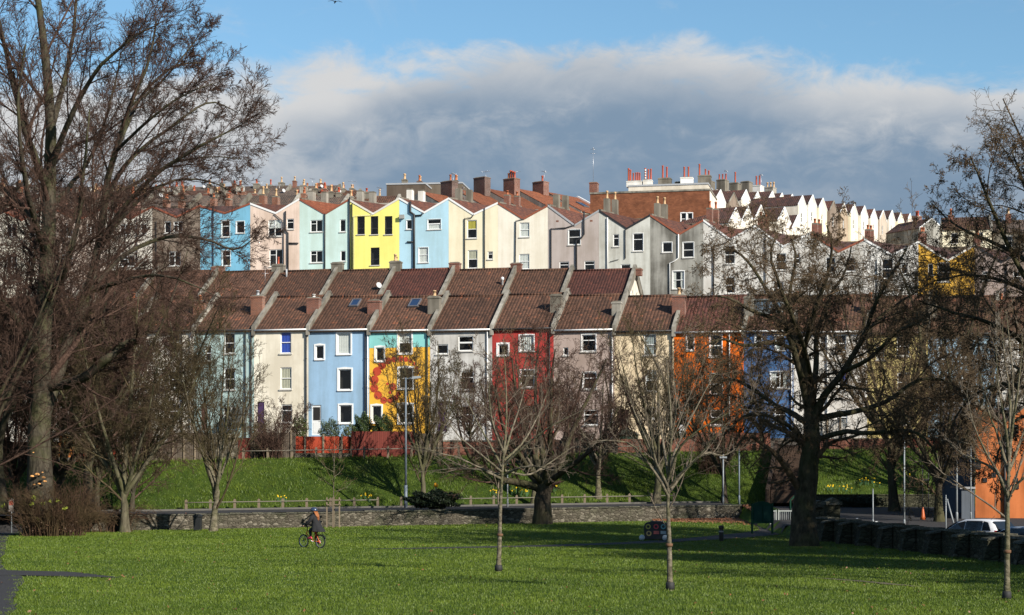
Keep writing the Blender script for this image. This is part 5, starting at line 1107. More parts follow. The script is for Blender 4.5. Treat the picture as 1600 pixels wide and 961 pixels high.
sapling('young bare tree in the middle foreground with a forked pale crown', 1047, 43.2, 2.2, 5.3, 2.0, 52, r=.07, lean=-.05, limbs=[
    [(1043, 774, 0), (1032, 752, -.2), (1010, 720, -.4), (985, 694, -.6), (950, 688, -.8), (926, 690, -1)], [(1044, 772, 0), (1030, 740, .3), (1012, 690, .5), (990, 640, .8), (975, 590, .9)], [(1045, 762, 0), (1068, 736, -.3), (1090, 716, -.5), (1110, 690, -.7), (1136, 660, -.8)], [(1045, 770, 0), (1076, 728, .3), (1104, 708, .5), (1130, 712, .7), (1148, 702, .9)],
    [(1044, 752, 0), (1052, 712, .3), (1072, 668, .6), (1102, 610, .8), (1120, 580, .9)], [(1044, 745, 0), (1048, 690, -.4), (1056, 640, -.6), (1052, 580, -.7)], [(1043, 760, 0), (1022, 712, -.5), (1018, 660, -.8), (1022, 600, -.9)], [(1044, 748, 0), (1062, 700, -.5), (1092, 672, -.8), (1130, 650, -1), (1176, 626, -1.2)], [(1043, 766, 0), (1026, 736, .7), (1002, 716, 1), (976, 706, 1.2), (950, 700, 1.3)], [(1044, 742, 0), (1036, 690, .5), (1030, 640, .8), (1034, 575, 1)]])
sapling('young bare tree at the right edge of the lawn', 1573, 40.6, 2.6, 6.2, 1.8, 53, r=.07, lean=.03, limbs=[
    [(1577, 780, 0), (1560, 740, -.2), (1540, 706, -.4), (1520, 660, -.6), (1510, 610, -.7)], [(1578, 772, 0), (1596, 750, -.2), (1620, 730, -.3), (1640, 700, -.4)], [(1577, 745, 0), (1562, 690, .3), (1544, 640, .5), (1530, 580, .6)], [(1577, 735, 0), (1594, 690, .3), (1610, 640, .4), (1618, 580, .5)], [(1577, 720, 0), (1570, 660, -.4), (1560, 600, -.6), (1556, 540, -.7)], [(1577, 700, 0), (1586, 640, -.3), (1594, 580, -.5), (1598, 520, -.5)], [(1577, 760, 0), (1545, 728, .4), (1510, 712, .6), (1482, 690, .8)], [(1577, 690, 0), (1578, 620, .4), (1570, 560, .5), (1566, 510, .5)]])
# thin newly planted tree in its timber guard
bq = on(521, 101.5)
nb = np.array(bq); L = [([tuple(nb), tuple(nb + [0, 0, 1.6]), tuple(nb + [.03, 0, 3.2]), tuple(nb + [.06, 0, 5.0])], .035, .008)]
for k in range(9):
    a = k * 2.4; s = nb + np.array([.02, 0, 1.9 + .27 * k]); R = 1.05 - .08 * k; L.append(([tuple(s), tuple(s + np.array([math.cos(a) * R * .6, math.sin(a) * R * .6, .25])), tuple(s + np.array([math.cos(a) * R, math.sin(a) * R, .62]))], .016, .005))
build_tree('newly planted sapling inside a timber tree guard', bq, L, [dict(n=5, lr=.4, ang=38, trop=.08, wander=.08, k=4, rr=.6, t0=.2), dict(n=3, lr=.5, ang=40, trop=.05, wander=.1, k=3, rr=.6, t0=.2)], 55, BARK_S, TWIG_B, 'young_tree', 'young trees on the open lawn', kt=6, rmin=.006)
# --- the plane tree right of the middle
Yp = 76.0; bp = on(1257, Yp)
lp = [([tuple(bp), tuple(W(1256, 800, Yp)), tuple(W(1261, 740, Yp)), tuple(W(1268, 690, Yp)), tuple(W(1268, 645, Yp)), tuple(W(1263, 600, Yp)), tuple(W(1254, 555, Yp))], .50, .20),
    PX(Yp, [(1262, 640), (1252, 590, -.5), (1240, 545, -1), (1226, 510, -1.4), (1206, 496, -1.6), (1178, 488, -1.8), (1150, 470, -2), (1120, 462, -2)], 0.146, .04), PX(Yp, [(1266, 625), (1260, 565, 1), (1243, 525, 1.5), (1234, 464, 2), (1243, 407, 2), (1238, 372, 2)], 0.135, .03),
    PX(Yp, [(1272, 655), (1290, 615, -.6), (1316, 582, -1), (1350, 525, -1.5), (1370, 470, -2), (1398, 420, -2.2), (1420, 385, -2.2)], 0.168, .03), PX(Yp, [(1272, 690), (1316, 675, -1.5), (1372, 677, -2.5), (1417, 672, -3.2), (1450, 690, -3.6), (1470, 730, -3.6)], 0.123, .03),
    PX(Yp, [(1276, 655), (1310, 648, 1), (1350, 640, 2), (1395, 621, 3), (1430, 596, 3.5), (1470, 592, 4), (1500, 610, 4)], 0.146, .03), PX(Yp, [(1260, 660), (1236, 645, 1), (1209, 632, 2), (1164, 600, 3), (1136, 593, 3), (1108, 610, 3)], 0.135, .03),
    PX(Yp, [(1262, 690), (1235, 668, -1.2), (1200, 650, -2.2), (1164, 650, -3), (1130, 680, -3.4)], 0.101, .03), PX(Yp, [(1270, 625), (1276, 560, 1), (1276, 525, 1.5), (1294, 469, 2), (1318, 430, 2.4), (1330, 385, 2.6)], 0.135, .03),
    PX(Yp, [(1254, 560), (1268, 500, -2), (1290, 440, -3), (1300, 390, -3.4), (1292, 352, -3.5)], 0.112, .03), PX(Yp, [(1254, 560), (1225, 500, 2.5), (1190, 440, 4), (1160, 400, 4.6), (1130, 388, 4.8)], 0.112, .03), PX(Yp, [(1316, 582, -1), (1360, 560, -3), (1400, 520, -4.5), (1440, 500, -5), (1480, 470, -5.4)], 0.101, .03),
    PX(Yp, [(1290, 615, -.6), (1330, 560, 3), (1370, 500, 5), (1410, 470, 6), (1460, 440, 6.4)], 0.101, .03), PX(Yp, [(1240, 545, -1), (1205, 535, -3), (1165, 540, -4), (1125, 530, -5), (1098, 545, -5)], 0.090, .03), PX(Yp, [(1268, 600), (1256, 540, -3), (1220, 450, -5), (1205, 400, -5.5), (1215, 365, -5.5)], 0.101, .03)]
build_tree('big plane tree with a thick mottled trunk and drooping twigs', bp, lp, g4((10, 9, 8, 6), lr=(.38, .5, .52, .52), tr=(-.03, -.06, -.10, -.12), wander=(.14, .17, .18, .18), ang=(48, 50, 50, 48)), 61, BARK_P, TWIG_B, 'plane_tree', kt=14, flare=1.3, seeds=9000, seedr=.024, rmin=.008)
# the neighbour whose crown reaches in from the right border
Yr = 70.0; br_ = on(1668, Yr)
lr_ = [([tuple(br_), tuple(W(1670, 740, Yr)), tuple(W(1672, 640, Yr)), tuple(W(1668, 540, Yr)), tuple(W(1660, 420, Yr)), tuple(W(1656, 330, Yr)), tuple(W(1650, 250, Yr))], .55, .08),
    PX(Yr, [(1670, 560), (1640, 500, -1), (1600, 430, -2), (1566, 365, -2.5), (1548, 320, -3), (1530, 275, -3), (1516, 245, -3)], 0.132, .02), PX(Yr, [(1664, 460), (1620, 420, 1), (1575, 390, 2), (1530, 370, 2.5), (1490, 350, 3), (1456, 318, 3)], 0.119, .02),
    PX(Yr, [(1670, 600), (1625, 560, -2), (1580, 520, -3), (1530, 500, -4), (1480, 486, -4.6), (1436, 470, -5)], 0.132, .02), PX(Yr, [(1670, 640), (1630, 620, 1), (1580, 600, 2), (1535, 610, 3), (1500, 640, 3.4), (1480, 690, 3.5)], 0.119, .02),
    PX(Yr, [(1660, 420), (1630, 340, 2), (1605, 300, 3), (1590, 260, 3.6), (1580, 235, 4)], 0.119, .02), PX(Yr, [(1668, 540), (1625, 470, 3), (1570, 440, 5), (1510, 430, 6), (1455, 440, 7)], 0.132, .02), PX(Yr, [(1672, 660), (1640, 660, -2), (1600, 650, -3), (1570, 680, -3.6), (1550, 740, -3.6)], 0.106, .02), PX(Yr, [(1660, 380), (1640, 290, -3), (1620, 255, -4), (1612, 225, -4)], 0.106, .02),
    PX(Yr, [(1668, 540), (1720, 480, 1), (1770, 420, 2), (1800, 340, 2)], 0.132, .03), PX(Yr, [(1668, 500), (1730, 440, -3), (1790, 380, -5)], 0.132, .03)]
build_tree('plane tree reaching in from the right border above the orange building', br_, lr_, g4((10, 9, 8, 6), lr=(.33, .48, .5, .5), tr=(.0, -.03, -.06, -.06), wander=(.13, .15, .16, .16)), 62, BARK_P, TWIG_B, 'plane_tree', kt=14, seeds=8000, seedr=.026, rmin=.008)
auto('brown weeping tree hiding the grey side of the orange building', 1468, 99, 10.6, 2.6, 4.6, 10, .24, g4((9, 8, 7, 5), ang=(48, 50, 50, 48), tr=(-.05, -.10, -.12, -.12)), 63, bm=BARK_B, tm=TWIG_B, rmin=.010)
auto('bare tree behind the right limbs of the plane tree', 1398, 114, 15.5, 4, 6.2, 10, .3, g4((8, 7, 6, 4), tr=(.03, .0, -.03, -.04)), 64, bm=BARK_B, tm=TWIG_B, rmin=.011)
auto('bare tree rising behind the orange building at the right', 1545, 124, 16.5, 5, 6.4, 10, .3, g4((8, 7, 6, 3), tr=(.03, .0, -.03, -.04)), 65, bm=BARK_B, tm=TWIG_B, rmin=.011)

# ------------------------------------------------------------------ walls, fences, gates
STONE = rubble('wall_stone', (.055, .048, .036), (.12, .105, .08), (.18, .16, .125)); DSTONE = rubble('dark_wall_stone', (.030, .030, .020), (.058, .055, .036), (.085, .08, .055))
COPS = rubble('coping_stone', (.065, .062, .048), (.11, .105, .08), (.14, .13, .1))
def rough_wall(name, pts, thick, m, cm, label, h=None, top=None, cop=.10, step=.6, seed=3, piers=None):
    """pts: plan polyline (x,y); height over the ground or absolute top function"""
    rg_ = random.Random(seed); P = []
    for i in range(len(pts) - 1):
        a, b = Vector((*pts[i], 0)), Vector((*pts[i + 1], 0)); n = max(1, int((b - a).length / step))
        P += [a + (b - a) * k / n for k in range(n)]
    P.append(Vector((*pts[-1], 0))); o = P[0].copy(); o.z = gz(o.x, o.y); root = empty(name, o); tag(root, label, 'wall')
    wm_, cp = MB(), MB(); L = []
    for i, p in enumerate(P):
        d = (P[min(i + 1, len(P) - 1)] - P[max(i - 1, 0)]).normalized(); nn = Vector((-d.y, d.x, 0)); t = top(p.x, p.y)
        L.append((p - o, nn, t - o.z + rg_.uniform(-.025, .025)))
    for i in range(len(L) - 1):
        (p, n, t), (q, m2, t2) = L[i], L[i + 1]; hw = thick / 2
        zb = -1.2
        wm_.hexa([(*(p - n * hw).xy, zb), (*(q - m2 * hw).xy, zb), (*(q + m2 * hw).xy, zb), (*(p + n * hw).xy, zb), (*(p - n * hw).xy, t), (*(q - m2 * hw).xy, t2), (*(q + m2 * hw).xy, t2), (*(p + n * hw).xy, t)])
        hc = hw + .05; tt = (t + t2) / 2 + .002; g = (q - p) * .015; jj = rg_.uniform(-.02, .02)
        a, b = p + g, q - g
        cp.hexa([(*(a - n * hc).xy, tt), (*(b - m2 * hc).xy, tt), (*(b + m2 * hc).xy, tt), (*(a + n * hc).xy, tt), (*(a - n * hc * .9).xy, tt + cop + jj), (*(b - m2 * hc * .9).xy, tt + cop + jj), (*(b + m2 * hc * .9).xy, tt + cop + jj), (*(a + n * hc * .9).xy, tt + cop + jj)])
    wm_.build('wall', m, root); cp.build('coping', cm, root)
    return root, o
pw = [(x, yw_(x)) for x in (-24.5, -14, -4, 6, 13.2)]
rough_wall('stone_wall', pw, .42, STONE, COPS, 'long low grey stone wall along the far side of the lawn', top=lambda x, y: gz(x, yw_(x) + .6) - .06, cop=.07)
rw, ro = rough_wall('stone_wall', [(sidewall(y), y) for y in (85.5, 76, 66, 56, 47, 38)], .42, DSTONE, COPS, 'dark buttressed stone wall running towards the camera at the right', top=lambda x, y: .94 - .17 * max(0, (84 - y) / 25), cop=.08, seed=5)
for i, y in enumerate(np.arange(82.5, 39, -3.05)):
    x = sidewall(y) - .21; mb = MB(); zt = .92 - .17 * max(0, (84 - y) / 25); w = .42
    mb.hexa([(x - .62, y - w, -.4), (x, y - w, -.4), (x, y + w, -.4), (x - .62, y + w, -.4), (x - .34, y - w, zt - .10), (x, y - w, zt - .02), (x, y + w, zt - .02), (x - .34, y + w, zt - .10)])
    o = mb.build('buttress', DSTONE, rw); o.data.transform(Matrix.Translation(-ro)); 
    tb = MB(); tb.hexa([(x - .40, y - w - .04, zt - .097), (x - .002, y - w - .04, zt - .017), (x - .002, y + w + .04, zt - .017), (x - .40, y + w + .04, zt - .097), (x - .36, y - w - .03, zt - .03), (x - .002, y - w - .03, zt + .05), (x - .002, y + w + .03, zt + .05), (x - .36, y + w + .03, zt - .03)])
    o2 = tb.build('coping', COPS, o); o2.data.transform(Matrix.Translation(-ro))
# gate pillars
def pillar(px, Y, w, h, label):
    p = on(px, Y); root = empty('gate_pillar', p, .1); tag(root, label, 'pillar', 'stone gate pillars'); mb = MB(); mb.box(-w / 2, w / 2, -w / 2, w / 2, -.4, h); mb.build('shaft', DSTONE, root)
    cb = MB(); cb.box(-w / 2 - .08, w / 2 + .08, -w / 2 - .08, w / 2 + .08, h + .002, h + .16); cb.prism([(-w / 2 - .04, h + .162), (w / 2 + .04, h + .162), (0, h + .34)], -w / 2 - .03, w / 2 + .03); cb.build('capstone', COPS, root)
pillar(1278, 88.5, .75, 1.15, 'dark stone gate pillar just right of the plane tree trunk'); pillar(1300, 87, .6, .85, 'low stone pillar where the buttressed wall begins')
# knee rails: timber posts and a rail, foot and top of the bank
TIMB = planks('weathered_timber', (.19, .15, .105), .2); RAILM = plain('grey_rail', (.15, .135, .105), .8)
def knee_rail(xs, yfun, label, h=.62):
    p0 = Vector((xs[0], yfun(xs[0]), gz(xs[0], yfun(xs[0])))); root = empty('timber_rail_fence', p0); tag(root, label, 'fence')
    pts = []
    for x in xs:
        y = yfun(x); z = gz(x, y) + .02; mb = MB(); mb.box(-.075, .075, -.075, .075, -.3, h); mb.prism([(-.075, h), (.075, h), (0, h + .07)], -.075, .075)
        mb.build('post', TIMB, root, Vector((x, y, z)) - p0); pts.append(Vector((x, y + .0, z + h * .8)) - p0)
    mb = MB(); mb.tube([p + Vector((0, -.1, 0)) for p in pts], .035, 6); mb.build('rail', RAILM, root)
xr = np.arange(-20, 11.5, 1.45); knee_rail(xr[:9], lambda x: yf_(x) - .4, 'low timber rail fence at the foot of the bank, left stretch'); knee_rail(xr[9:], lambda x: yf_(x) - .4, 'low timber rail fence at the foot of the bank, right stretch')
knee_rail(np.arange(-17.5, -3.5, 1.55), lambda x: yf_(x) + 6.3, 'low timber rail fence along the top of the bank before the red fences', .7)
knee_rail(np.arange(-2.5, 9, 1.6), lambda x: yf_(x) + 6.3, 'low timber rail fence along the top of the bank, right of the red fences', .6)
# garden fences at the top of the bank: one thing each
def gy(px):                                  # fence line behind the bank, solved along the ray
    k = (px - 800) / F; return (121 + 7.4) / (1 - .197 * k)
def fence(px0, px1, py0, py1, m, label, posts=0, thick=.08, dy=0.0, cap=False, name='garden_fence', kind='panel', tilt=0):
    A, B = W(px0, py0, gy(px0) + dy), W(px1, py0 + tilt, gy(px1) + dy); za = W(px0, py1, gy(px0) + dy).z; d = B - A; w = Vector((d.x, d.y, 0)).length; rz = math.atan2(d.y, d.x)
    o = Vector((A.x, A.y, za)); root = empty(name, o, rz); tag(root, label, 'fence' if 'fence' in name else 'wall', None); h0, h1 = A.z - za, B.z - za
    mb = MB(); mb.hexa([(0, -thick / 2, -.6), (w, -thick / 2, -.6), (w, thick / 2, -.6), (0, thick / 2, -.6), (0, -thick / 2, h0), (w, -thick / 2, h1), (w, thick / 2, h1), (0, thick / 2, h0)]); mb.build(kind, m, root)
    for i in range(posts):
        x = w * (i + .5) / posts; p = MB(); p.box(x - .06, x + .06, -thick / 2 - .1, -thick / 2 - .003, -.5, h0 + (h1 - h0) * x / w + .14); p.build('post', TIMB, root)
    if cap: c = MB(); c.hexa([(-.03, -thick / 2 - .05, h0 + .002), (w + .03, -thick / 2 - .05, h1 + .002), (w + .03, thick / 2 + .05, h1 + .002), (-.03, thick / 2 + .05, h0 + .002), (-.03, -thick / 2 - .05, h0 + .1), (w + .03, -thick / 2 - .05, h1 + .1), (w + .03, thick / 2 + .05, h1 + .1), (-.03, thick / 2 + .05, h0 + .1)]); c.build('coping', COPE, root)
    return root
REDF = planks('red_painted_fence', (.30, .045, .02), .13, .18); RUSTF = planks('dark_red_fence', (.13, .030, .022), .13, .2); GREYF = planks('grey_weathered_fence', (.085, .068, .052), .15, .14); BRNF = planks('brown_fence', (.15, .085, .05), .14, .3); ORNW = stucco('orange_garden_wall', (.62, .22, .06), .3)
BWALL = brick('garden_brick', (.22, .075, .045), (.15, .05, .035), (.18, .13, .1))
fence(-60, 92, 690, 714, BRNF, 'dark brown fence far left behind the great lime', 4)
fence(92, 118, 680, 700, ORNW, 'small orange garden wall left of the red panels', 0, .2, name='garden_wall', kind='wall'); fence(118, 182, 686, 712, REDF, 'bright red fence panels behind the many stemmed tree', 3)
fence(182, 262, 690, 722, GREYF, 'grey weathered fence left of the rubble garden wall', 4); fence(262, 330, 676, 722, GREYF, 'tall pale grey boarded fence below the white house', 4)
fence(330, 372, 680, 720, STONE, 'rubble garden wall below the pale teal house', 0, .3, cap=True, name='garden_wall', kind='wall'); fence(372, 391, 684, 720, RUSTF, 'narrow dark red garden gate beside the rubble wall', 0, name='garden_gate_fence'); fence(391, 462, 676, 718, GREYF, 'grey brown boarded fence below the cream house', 5)
fence(462, 548, 682, 708, REDF, 'bright orange red fence panels below the light blue house', 3); fence(460, 550, 708, 720, STONE, 'low rubble retaining wall under the bright red panels', 0, .25, -.25, name='garden_wall', kind='wall')
fence(549, 648, 674, 713, RUSTF, 'dark red corrugated fence below the mural house', 0, dy=-.3); fence(648, 692, 677, 716, GREYF, 'pale picket fence behind the thin street tree', 3)
fence(692, 775, 690, 713, BWALL, 'low red brick garden wall below the light grey house', 0, .25, name='garden_wall', kind='wall', cap=True); fence(775, 868, 686, 712, BRNF, 'dark brown fence below the red house', 5); fence(868, 962, 688, 711, GREYF, 'shaded grey fence below the pinkish grey house', 5)
fence(962, 1085, 686, 710, BWALL, 'red brick garden wall below the beige house', 0, .25, name='garden_wall', kind='wall'); fence(1085, 1203, 676, 712, BWALL, 'tall red brick garden wall below the orange house', 0, .25, name='garden_wall', kind='wall')
fence(1247, 1400, 686, 708, BWALL, 'red brick garden wall right of the brick steps', 0, .25, name='garden_wall', kind='wall'); fence(1262, 1322, 655, 686, planks('pale_pickets', (.42, .40, .36), .10, .3), 'pale picket fence standing above the brick wall', 3, dy=.3); fence(1400, 1520, 684, 712, RUSTF, 'dark red fence behind the weeping tree', 4)
# brick steps climbing the bank
o = W(1225, 772, 123); root = empty('brick_steps', o, -.22); tag(root, 'brick steps climbing the bank behind the plane tree trunk', 'steps')
mb = MB()
for k in range(14): mb.box(-.85, .85, k * .48, 7.0, .02 + k * .235 - .6, .02 + (k + 1) * .235)
STEPM = brick('dark_brick_steps', (.085, .05, .034), (.055, .035, .025), (.07, .06, .05)); mb.build('treads', STEPM, root)
for s in (-1, 1): q = MB(); q.hexa([(s * 1.05 - .16, -.2, -.6), (s * 1.05 + .16, -.2, -.6), (s * 1.05 + .16, 7, -.6), (s * 1.05 - .16, 7, -.6), (s * 1.05 - .12, -.2, .3), (s * 1.05 + .12, -.2, .3), (s * 1.05 + .12, 7, 3.65), (s * 1.05 - .12, 7, 3.65)]); q.build('side_wall', STEPM, root)
# dark retaining wall and hedge on the far side of the side road
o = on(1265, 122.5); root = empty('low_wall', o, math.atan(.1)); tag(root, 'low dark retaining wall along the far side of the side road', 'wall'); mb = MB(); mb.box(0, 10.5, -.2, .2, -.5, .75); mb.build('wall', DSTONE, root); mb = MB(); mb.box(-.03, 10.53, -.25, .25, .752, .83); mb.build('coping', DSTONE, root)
# iron railing gate beside the noticeboard
IRON = plain('pale_galvanised_rail', (.22, .24, .23), .6, .15, .2); GREENP = plain('green_paint', (.006, .030, .018), .75, .2, 0, 4, .08)
p = on(1203, 97); root = empty('railing_gate', p, .25); tag(root, 'pale metal railing gate beside the green noticeboard', 'gate'); wv = 1.35
for a, b, nm in ((0, .36, 'gate_leaf'), (.44, wv, 'railing_panel')):
    mb = MB(); mb.box(a, a + .06, -.03, .03, 0, 1.02); mb.box(b - .06, b, -.03, .03, 0, 1.02); mb.box(a + .062, b - .062, -.022, .022, .93, .99); mb.box(a + .062, b - .062, -.022, .022, .10, .15)
    n = int((b - a) / .11)
    for k in range(1, n): x = a + (b - a) * k / n; mb.tube([(x, 0, .15), (x, 0, .93)], .014, 5)
    mb.build(nm, IRON, root)
mb = MB(); mb.tube([(1.2, .2, -.3), (1.2, .2, 1.5), (1.5, .25, 1.75)], .05, 8); mb.build('green_bar', GREENP, root)
# notice board
p = on(1191, 93); root = empty('noticeboard', p, .22); tag(root, 'green two panel noticeboard on posts beside the park gate', 'noticeboard')
for x in (-.52, .52): mb = MB(); mb.box(x - .045, x + .045, -.045, .045, -.3, 1.5); mb.build('post', GREENP, root)
mb = MB(); mb.prism([(-.47, .52), (.47, .52), (.47, 1.44), (.3, 1.55), (0, 1.60), (-.3, 1.55), (-.47, 1.44)], -.04, .04); fr = mb.build('board', GREENP, root)
for x in (-.235, .235): mb = MB(); mb.box(x - .2, x + .2, -.055, -.0405, .62, 1.36); mb.build('panel', plain('green_grey_panel', (.009, .034, .025), .7, .35, 0, 1.5, .08), fr)
# recycling bin bank with coloured openings
p = on(1025, 84.5); root = empty('recycling_bin', p, -.12); tag(root, 'black recycling container with round coloured openings on the lawn path', 'bin'); BLK = plain('black_plastic', (.014, .015, .016), .45, .3)
mb = MB(); mb.prism([(-.5, .05), (.5, .05), (.52, .62), (.46, .78), (.2, .86), (-.2, .86), (-.46, .78), (-.52, .62)], -.35, .35); bd = mb.build('body', BLK, root, bevel=.02)
CLR = [((.35, .30, .05), -.33, .62), ((.5, .05, .06), .02, .62), ((.10, .26, .28), .34, .62), ((.35, .26, .10), -.30, .32), ((.45, .10, .08), .03, .36), ((.22, .28, .30), .34, .36)]
for i, (c, x, z) in enumerate(CLR):
    mb = MB(); n = 16; R = .115
    if i in (4, 5): mb.box(x - .12, x + .12, -.375, -.352, z - .07, z + .07)
    else:
        for k in range(n): a0, a1 = 6.2832 * k / n, 6.2832 * (k + 1) / n; mb.hexa([(x + R * math.cos(a0), -.38, z + R * math.sin(a0)), (x + R * math.cos(a1), -.38, z + R * math.sin(a1)), (x + R * math.cos(a1), -.352, z + R * math.sin(a1)), (x + R * math.cos(a0), -.352, z + R * math.sin(a0)), (x + R * .55 * math.cos(a0), -.38, z + R * .55 * math.sin(a0)), (x + R * .55 * math.cos(a1), -.38, z + R * .55 * math.sin(a1)), (x + R * .55 * math.cos(a1), -.352, z + R * .55 * math.sin(a1)), (x + R * .55 * math.cos(a0), -.352, z + R * .55 * math.sin(a0))])
    mb.build('opening', plain(f'bin_colour_{i}', c, .5), root)
for x in (-.6, .42): mb = MB(); mb.lathe([(.02, -.05), (.10, -.05), (.13, 0), (.10, .05), (.02, .05)], sides=14); w_ = mb.build('wheel', plain('pale_wheel', (.42, .45, .45), .5), root, (x, -.40, .13), (math.pi / 2, 0, 0))
# black bins against the wall
for px, py, wd_, hh, lb in ((309, 831, .42, .80, 'tall black litter bin against the stone wall'), (179, 833, .62, .72, 'squat dark bin half hidden by bare stems')):
    Y = 99 if px > 200 else 97.5; p = on(px, Y); root = empty('litter_bin', p); tag(root, lb, 'bin'); mb = MB(); a = wd_ / 2; mb.hexa([(-a * .9, -a * .9, 0), (a * .9, -a * .9, 0), (a * .9, a * .9, 0), (-a * .9, a * .9, 0), (-a, -a, hh - .1), (a, -a, hh - .1), (a, a, hh - .1), (-a, a, hh - .1)]); mb.build('body', BLK, root, bevel=.015); mb = MB(); mb.box(-a - .03, a + .03, -a - .03, a + .03, hh - .098, hh - .03); mb.prism([(-a, hh - .029), (a, hh - .029), (a * .6, hh + .05), (-a * .6, hh + .05)], -a, a); mb.build('lid', BLK, root)
p = on(1127, 83); root = empty('bollard', p); tag(root, 'dark timber bollard beside the lawn path', 'bollard'); mb = MB(); mb.lathe([(.10, -.2), (.10, .48), (.085, .5), (.085, .54), (.115, .56), (.115, .66), (.07, .70)], sides=12); mb.build('post', plain('dark_wood', (.035, .03, .025), .8), root); mb = MB(); mb.lathe([(.104, .40), (.108, .41), (.108, .45), (.104, .46)], sides=12); mb.build('band', plain('grey_band', (.25, .25, .25), .5), root)

# ------------------------------------------------------------------ lamp post, poles, signs
GALV = plain('blue_grey_steel', (.13, .16, .19), .6, .12, .2); PALEP = plain('pale_pole', (.21, .23, .24), .45, .1)
p = on(634, 116); root = empty('lamp_post', p); tag(root, 'tall blue grey lamp post with a short arm before the mural house', 'lamp post'); H = (760 - 590) * 116 / F + CAMZ - p.z
mb = MB(); mb.tube([(0, 0, -.2), (0, 0, 1.4)], .11, 10); mb.tube([(0, 0, 1.4), (0, 0, H)], [.08, .05], 10); mb.build('pole', GALV, root); mb = MB(); mb.tube([(0, 0, H - .12), (.25, -.03, H - .03), (.45, -.05, H + .0)], .03, 6); mb.build('arm', GALV, root)
mb = MB(); mb.hexa([(.36, -.15, H - .10), (.95, -.15, H - .02), (.95, .05, H - .02), (.36, .05, H - .10), (.40, -.12, H + .07), (.9, -.12, H + .10), (.9, .02, H + .10), (.40, .02, H + .07)]); mb.build('lamp_head', PALEP, root)
def pole(px, pytop, Y, r, m, label, name='sign_post', cat='pole', lean=0, sign=None, band=True):
    p = on(px, Y); root = empty(name, p); tag(root, label, cat); H = CAMZ - (pytop - HY) * Y / F - p.z
    mb = MB(); mb.tube([(0, 0, -.3), (lean, 0, H)], [r * 1.15, r], 8); mb.lathe([(r * .9, 0), (r * 1.05, .03), (r * .5, .08)], (lean, 0, H), 8); mb.build('pole', m, root)
    if band: mb = MB(); mb.lathe([(r * 1.6, 0), (r * 1.6, .5), (r * 1.2, .58)], (0, 0, -.05), 8); mb.build('base', m, root)
    if sign:
        sx_, sz_, w, h, sm = sign; mb = MB(); mb.box(sx_ - w / 2, sx_ + w / 2, -r - .06, -r - .03, H + sz_ - h, H + sz_); mb.build('sign_plate', sm, root)
    return root
pole(793, 722, 113, .035, PALEP, 'thin pale sign post left of the dark spreading tree', sign=(0, -.15, .2, .42, GREENP)); pole(1130, 712, 112, .04, PALEP, 'pale post with a stubby top near the foot of the bank', sign=(0, -.05, .42, .1, PALEP))
pole(1155, 703, 114, .04, GALV, 'blue grey post left of the brick steps'); pole(1364, 766, 92, .03, PALEP, 'short pale post behind the buttressed wall'); pole(1413, 678, 92, .035, PALEP, 'tall pale pole behind the buttressed wall')
pole(1495, 690, 99, .045, PALEP, 'pale pole before the grey side of the orange building'); pole(1517, 700, 99, .03, PALEP, 'thin grey pole by the corner of the orange building')
pole(1478, 776, 88, .03, PALEP, 'short post behind the white car', band=False); pole(1497, 782, 90, .035, PALEP, 'leaning pale post beside the white car', lean=-.5, band=False)
p = on(1446, 106); root = empty('goal_frame', p); tag(root, 'dark metal frame standing by the side road', 'frame')
for x in (-.17, .17): mb = MB(); mb.tube([(x, 0, -.2), (x, 0, 2.9)], .03, 6); mb.build('post', IRONB if 'IRONB' in globals() else PIPE, root)
mb = MB(); mb.box(-.2, .2, -.04, .04, 2.0, 2.12); mb.build('crossbar', PIPE, root)
# traffic cone
p = on(1442, 101); root = empty('traffic_cone', p); tag(root, 'orange traffic cone on the side road', 'cone'); mb = MB(); mb.box(-.2, .2, -.2, .2, .0, .05); mb.build('base', BLK, root); mb = MB(); mb.lathe([(.15, .05), (.12, .2), (.04, .7), (.03, .72)], sides=14); mb.build('body', plain('cone_orange', (.42, .09, .02), .5), root)
# yellow-headed post by the dark shrub
p = on(681, 112); root = empty('beacon_post', p); tag(root, 'grey post with an orange yellow head behind the dark shrub', 'post'); mb = MB(); mb.tube([(0, 0, -.2), (0, 0, 1.25)], .045, 8); mb.build('pole', GALV, root); mb = MB(); mb.lathe([(.06, 1.25), (.13, 1.30), (.13, 1.42), (.09, 1.5), (.02, 1.53)], sides=12); mb.build('head', plain('amber', (.75, .33, .01), .4), root)
# sign on the left border
p = on(18, 96); root = empty('path_sign', p); tag(root, 'small red and white sign on a pale post at the left border', 'sign'); mb = MB(); mb.tube([(0, 0, -.2), (0, 0, 1.75)], .03, 8); mb.build('pole', PALEP, root)
mb = MB(); mb.box(-.13, .13, -.05, -.032, 1.1, 1.72); sg = mb.build('sign_plate', plain('dull_sign', (.20, .17, .15), .5), root); mb = MB(); mb.box(-.10, .10, -.06, -.0505, 1.42, 1.64); mb.build('red_patch', plain('dull_red', (.35, .08, .05), .5), sg)
# timber guard round the new sapling
p = on(521, 101.5); root = empty('tree_guard', p); tag(root, 'timber guard of thin stakes round the newly planted sapling', 'tree guard')
for (x, y) in ((-.32, -.3), (.02, -.42), (.34, -.2), (.0, .3)): mb = MB(); mb.box(x - .035, x + .035, y - .035, y + .035, -.2, 1.62); mb.build('stake', TIMB, root)
mb = MB()
for z in (1.2, 1.45): mb.box(-.34, .36, -.44, -.40, z, z + .06); mb.box(-.34, .36, .28, .32, z, z + .06); mb.box(-.36, -.32, -.44, .32, z + .001, z + .061); mb.box(.34, .38, -.44, .32, z + .001, z + .061)
mb.build('slats', TIMB, root)

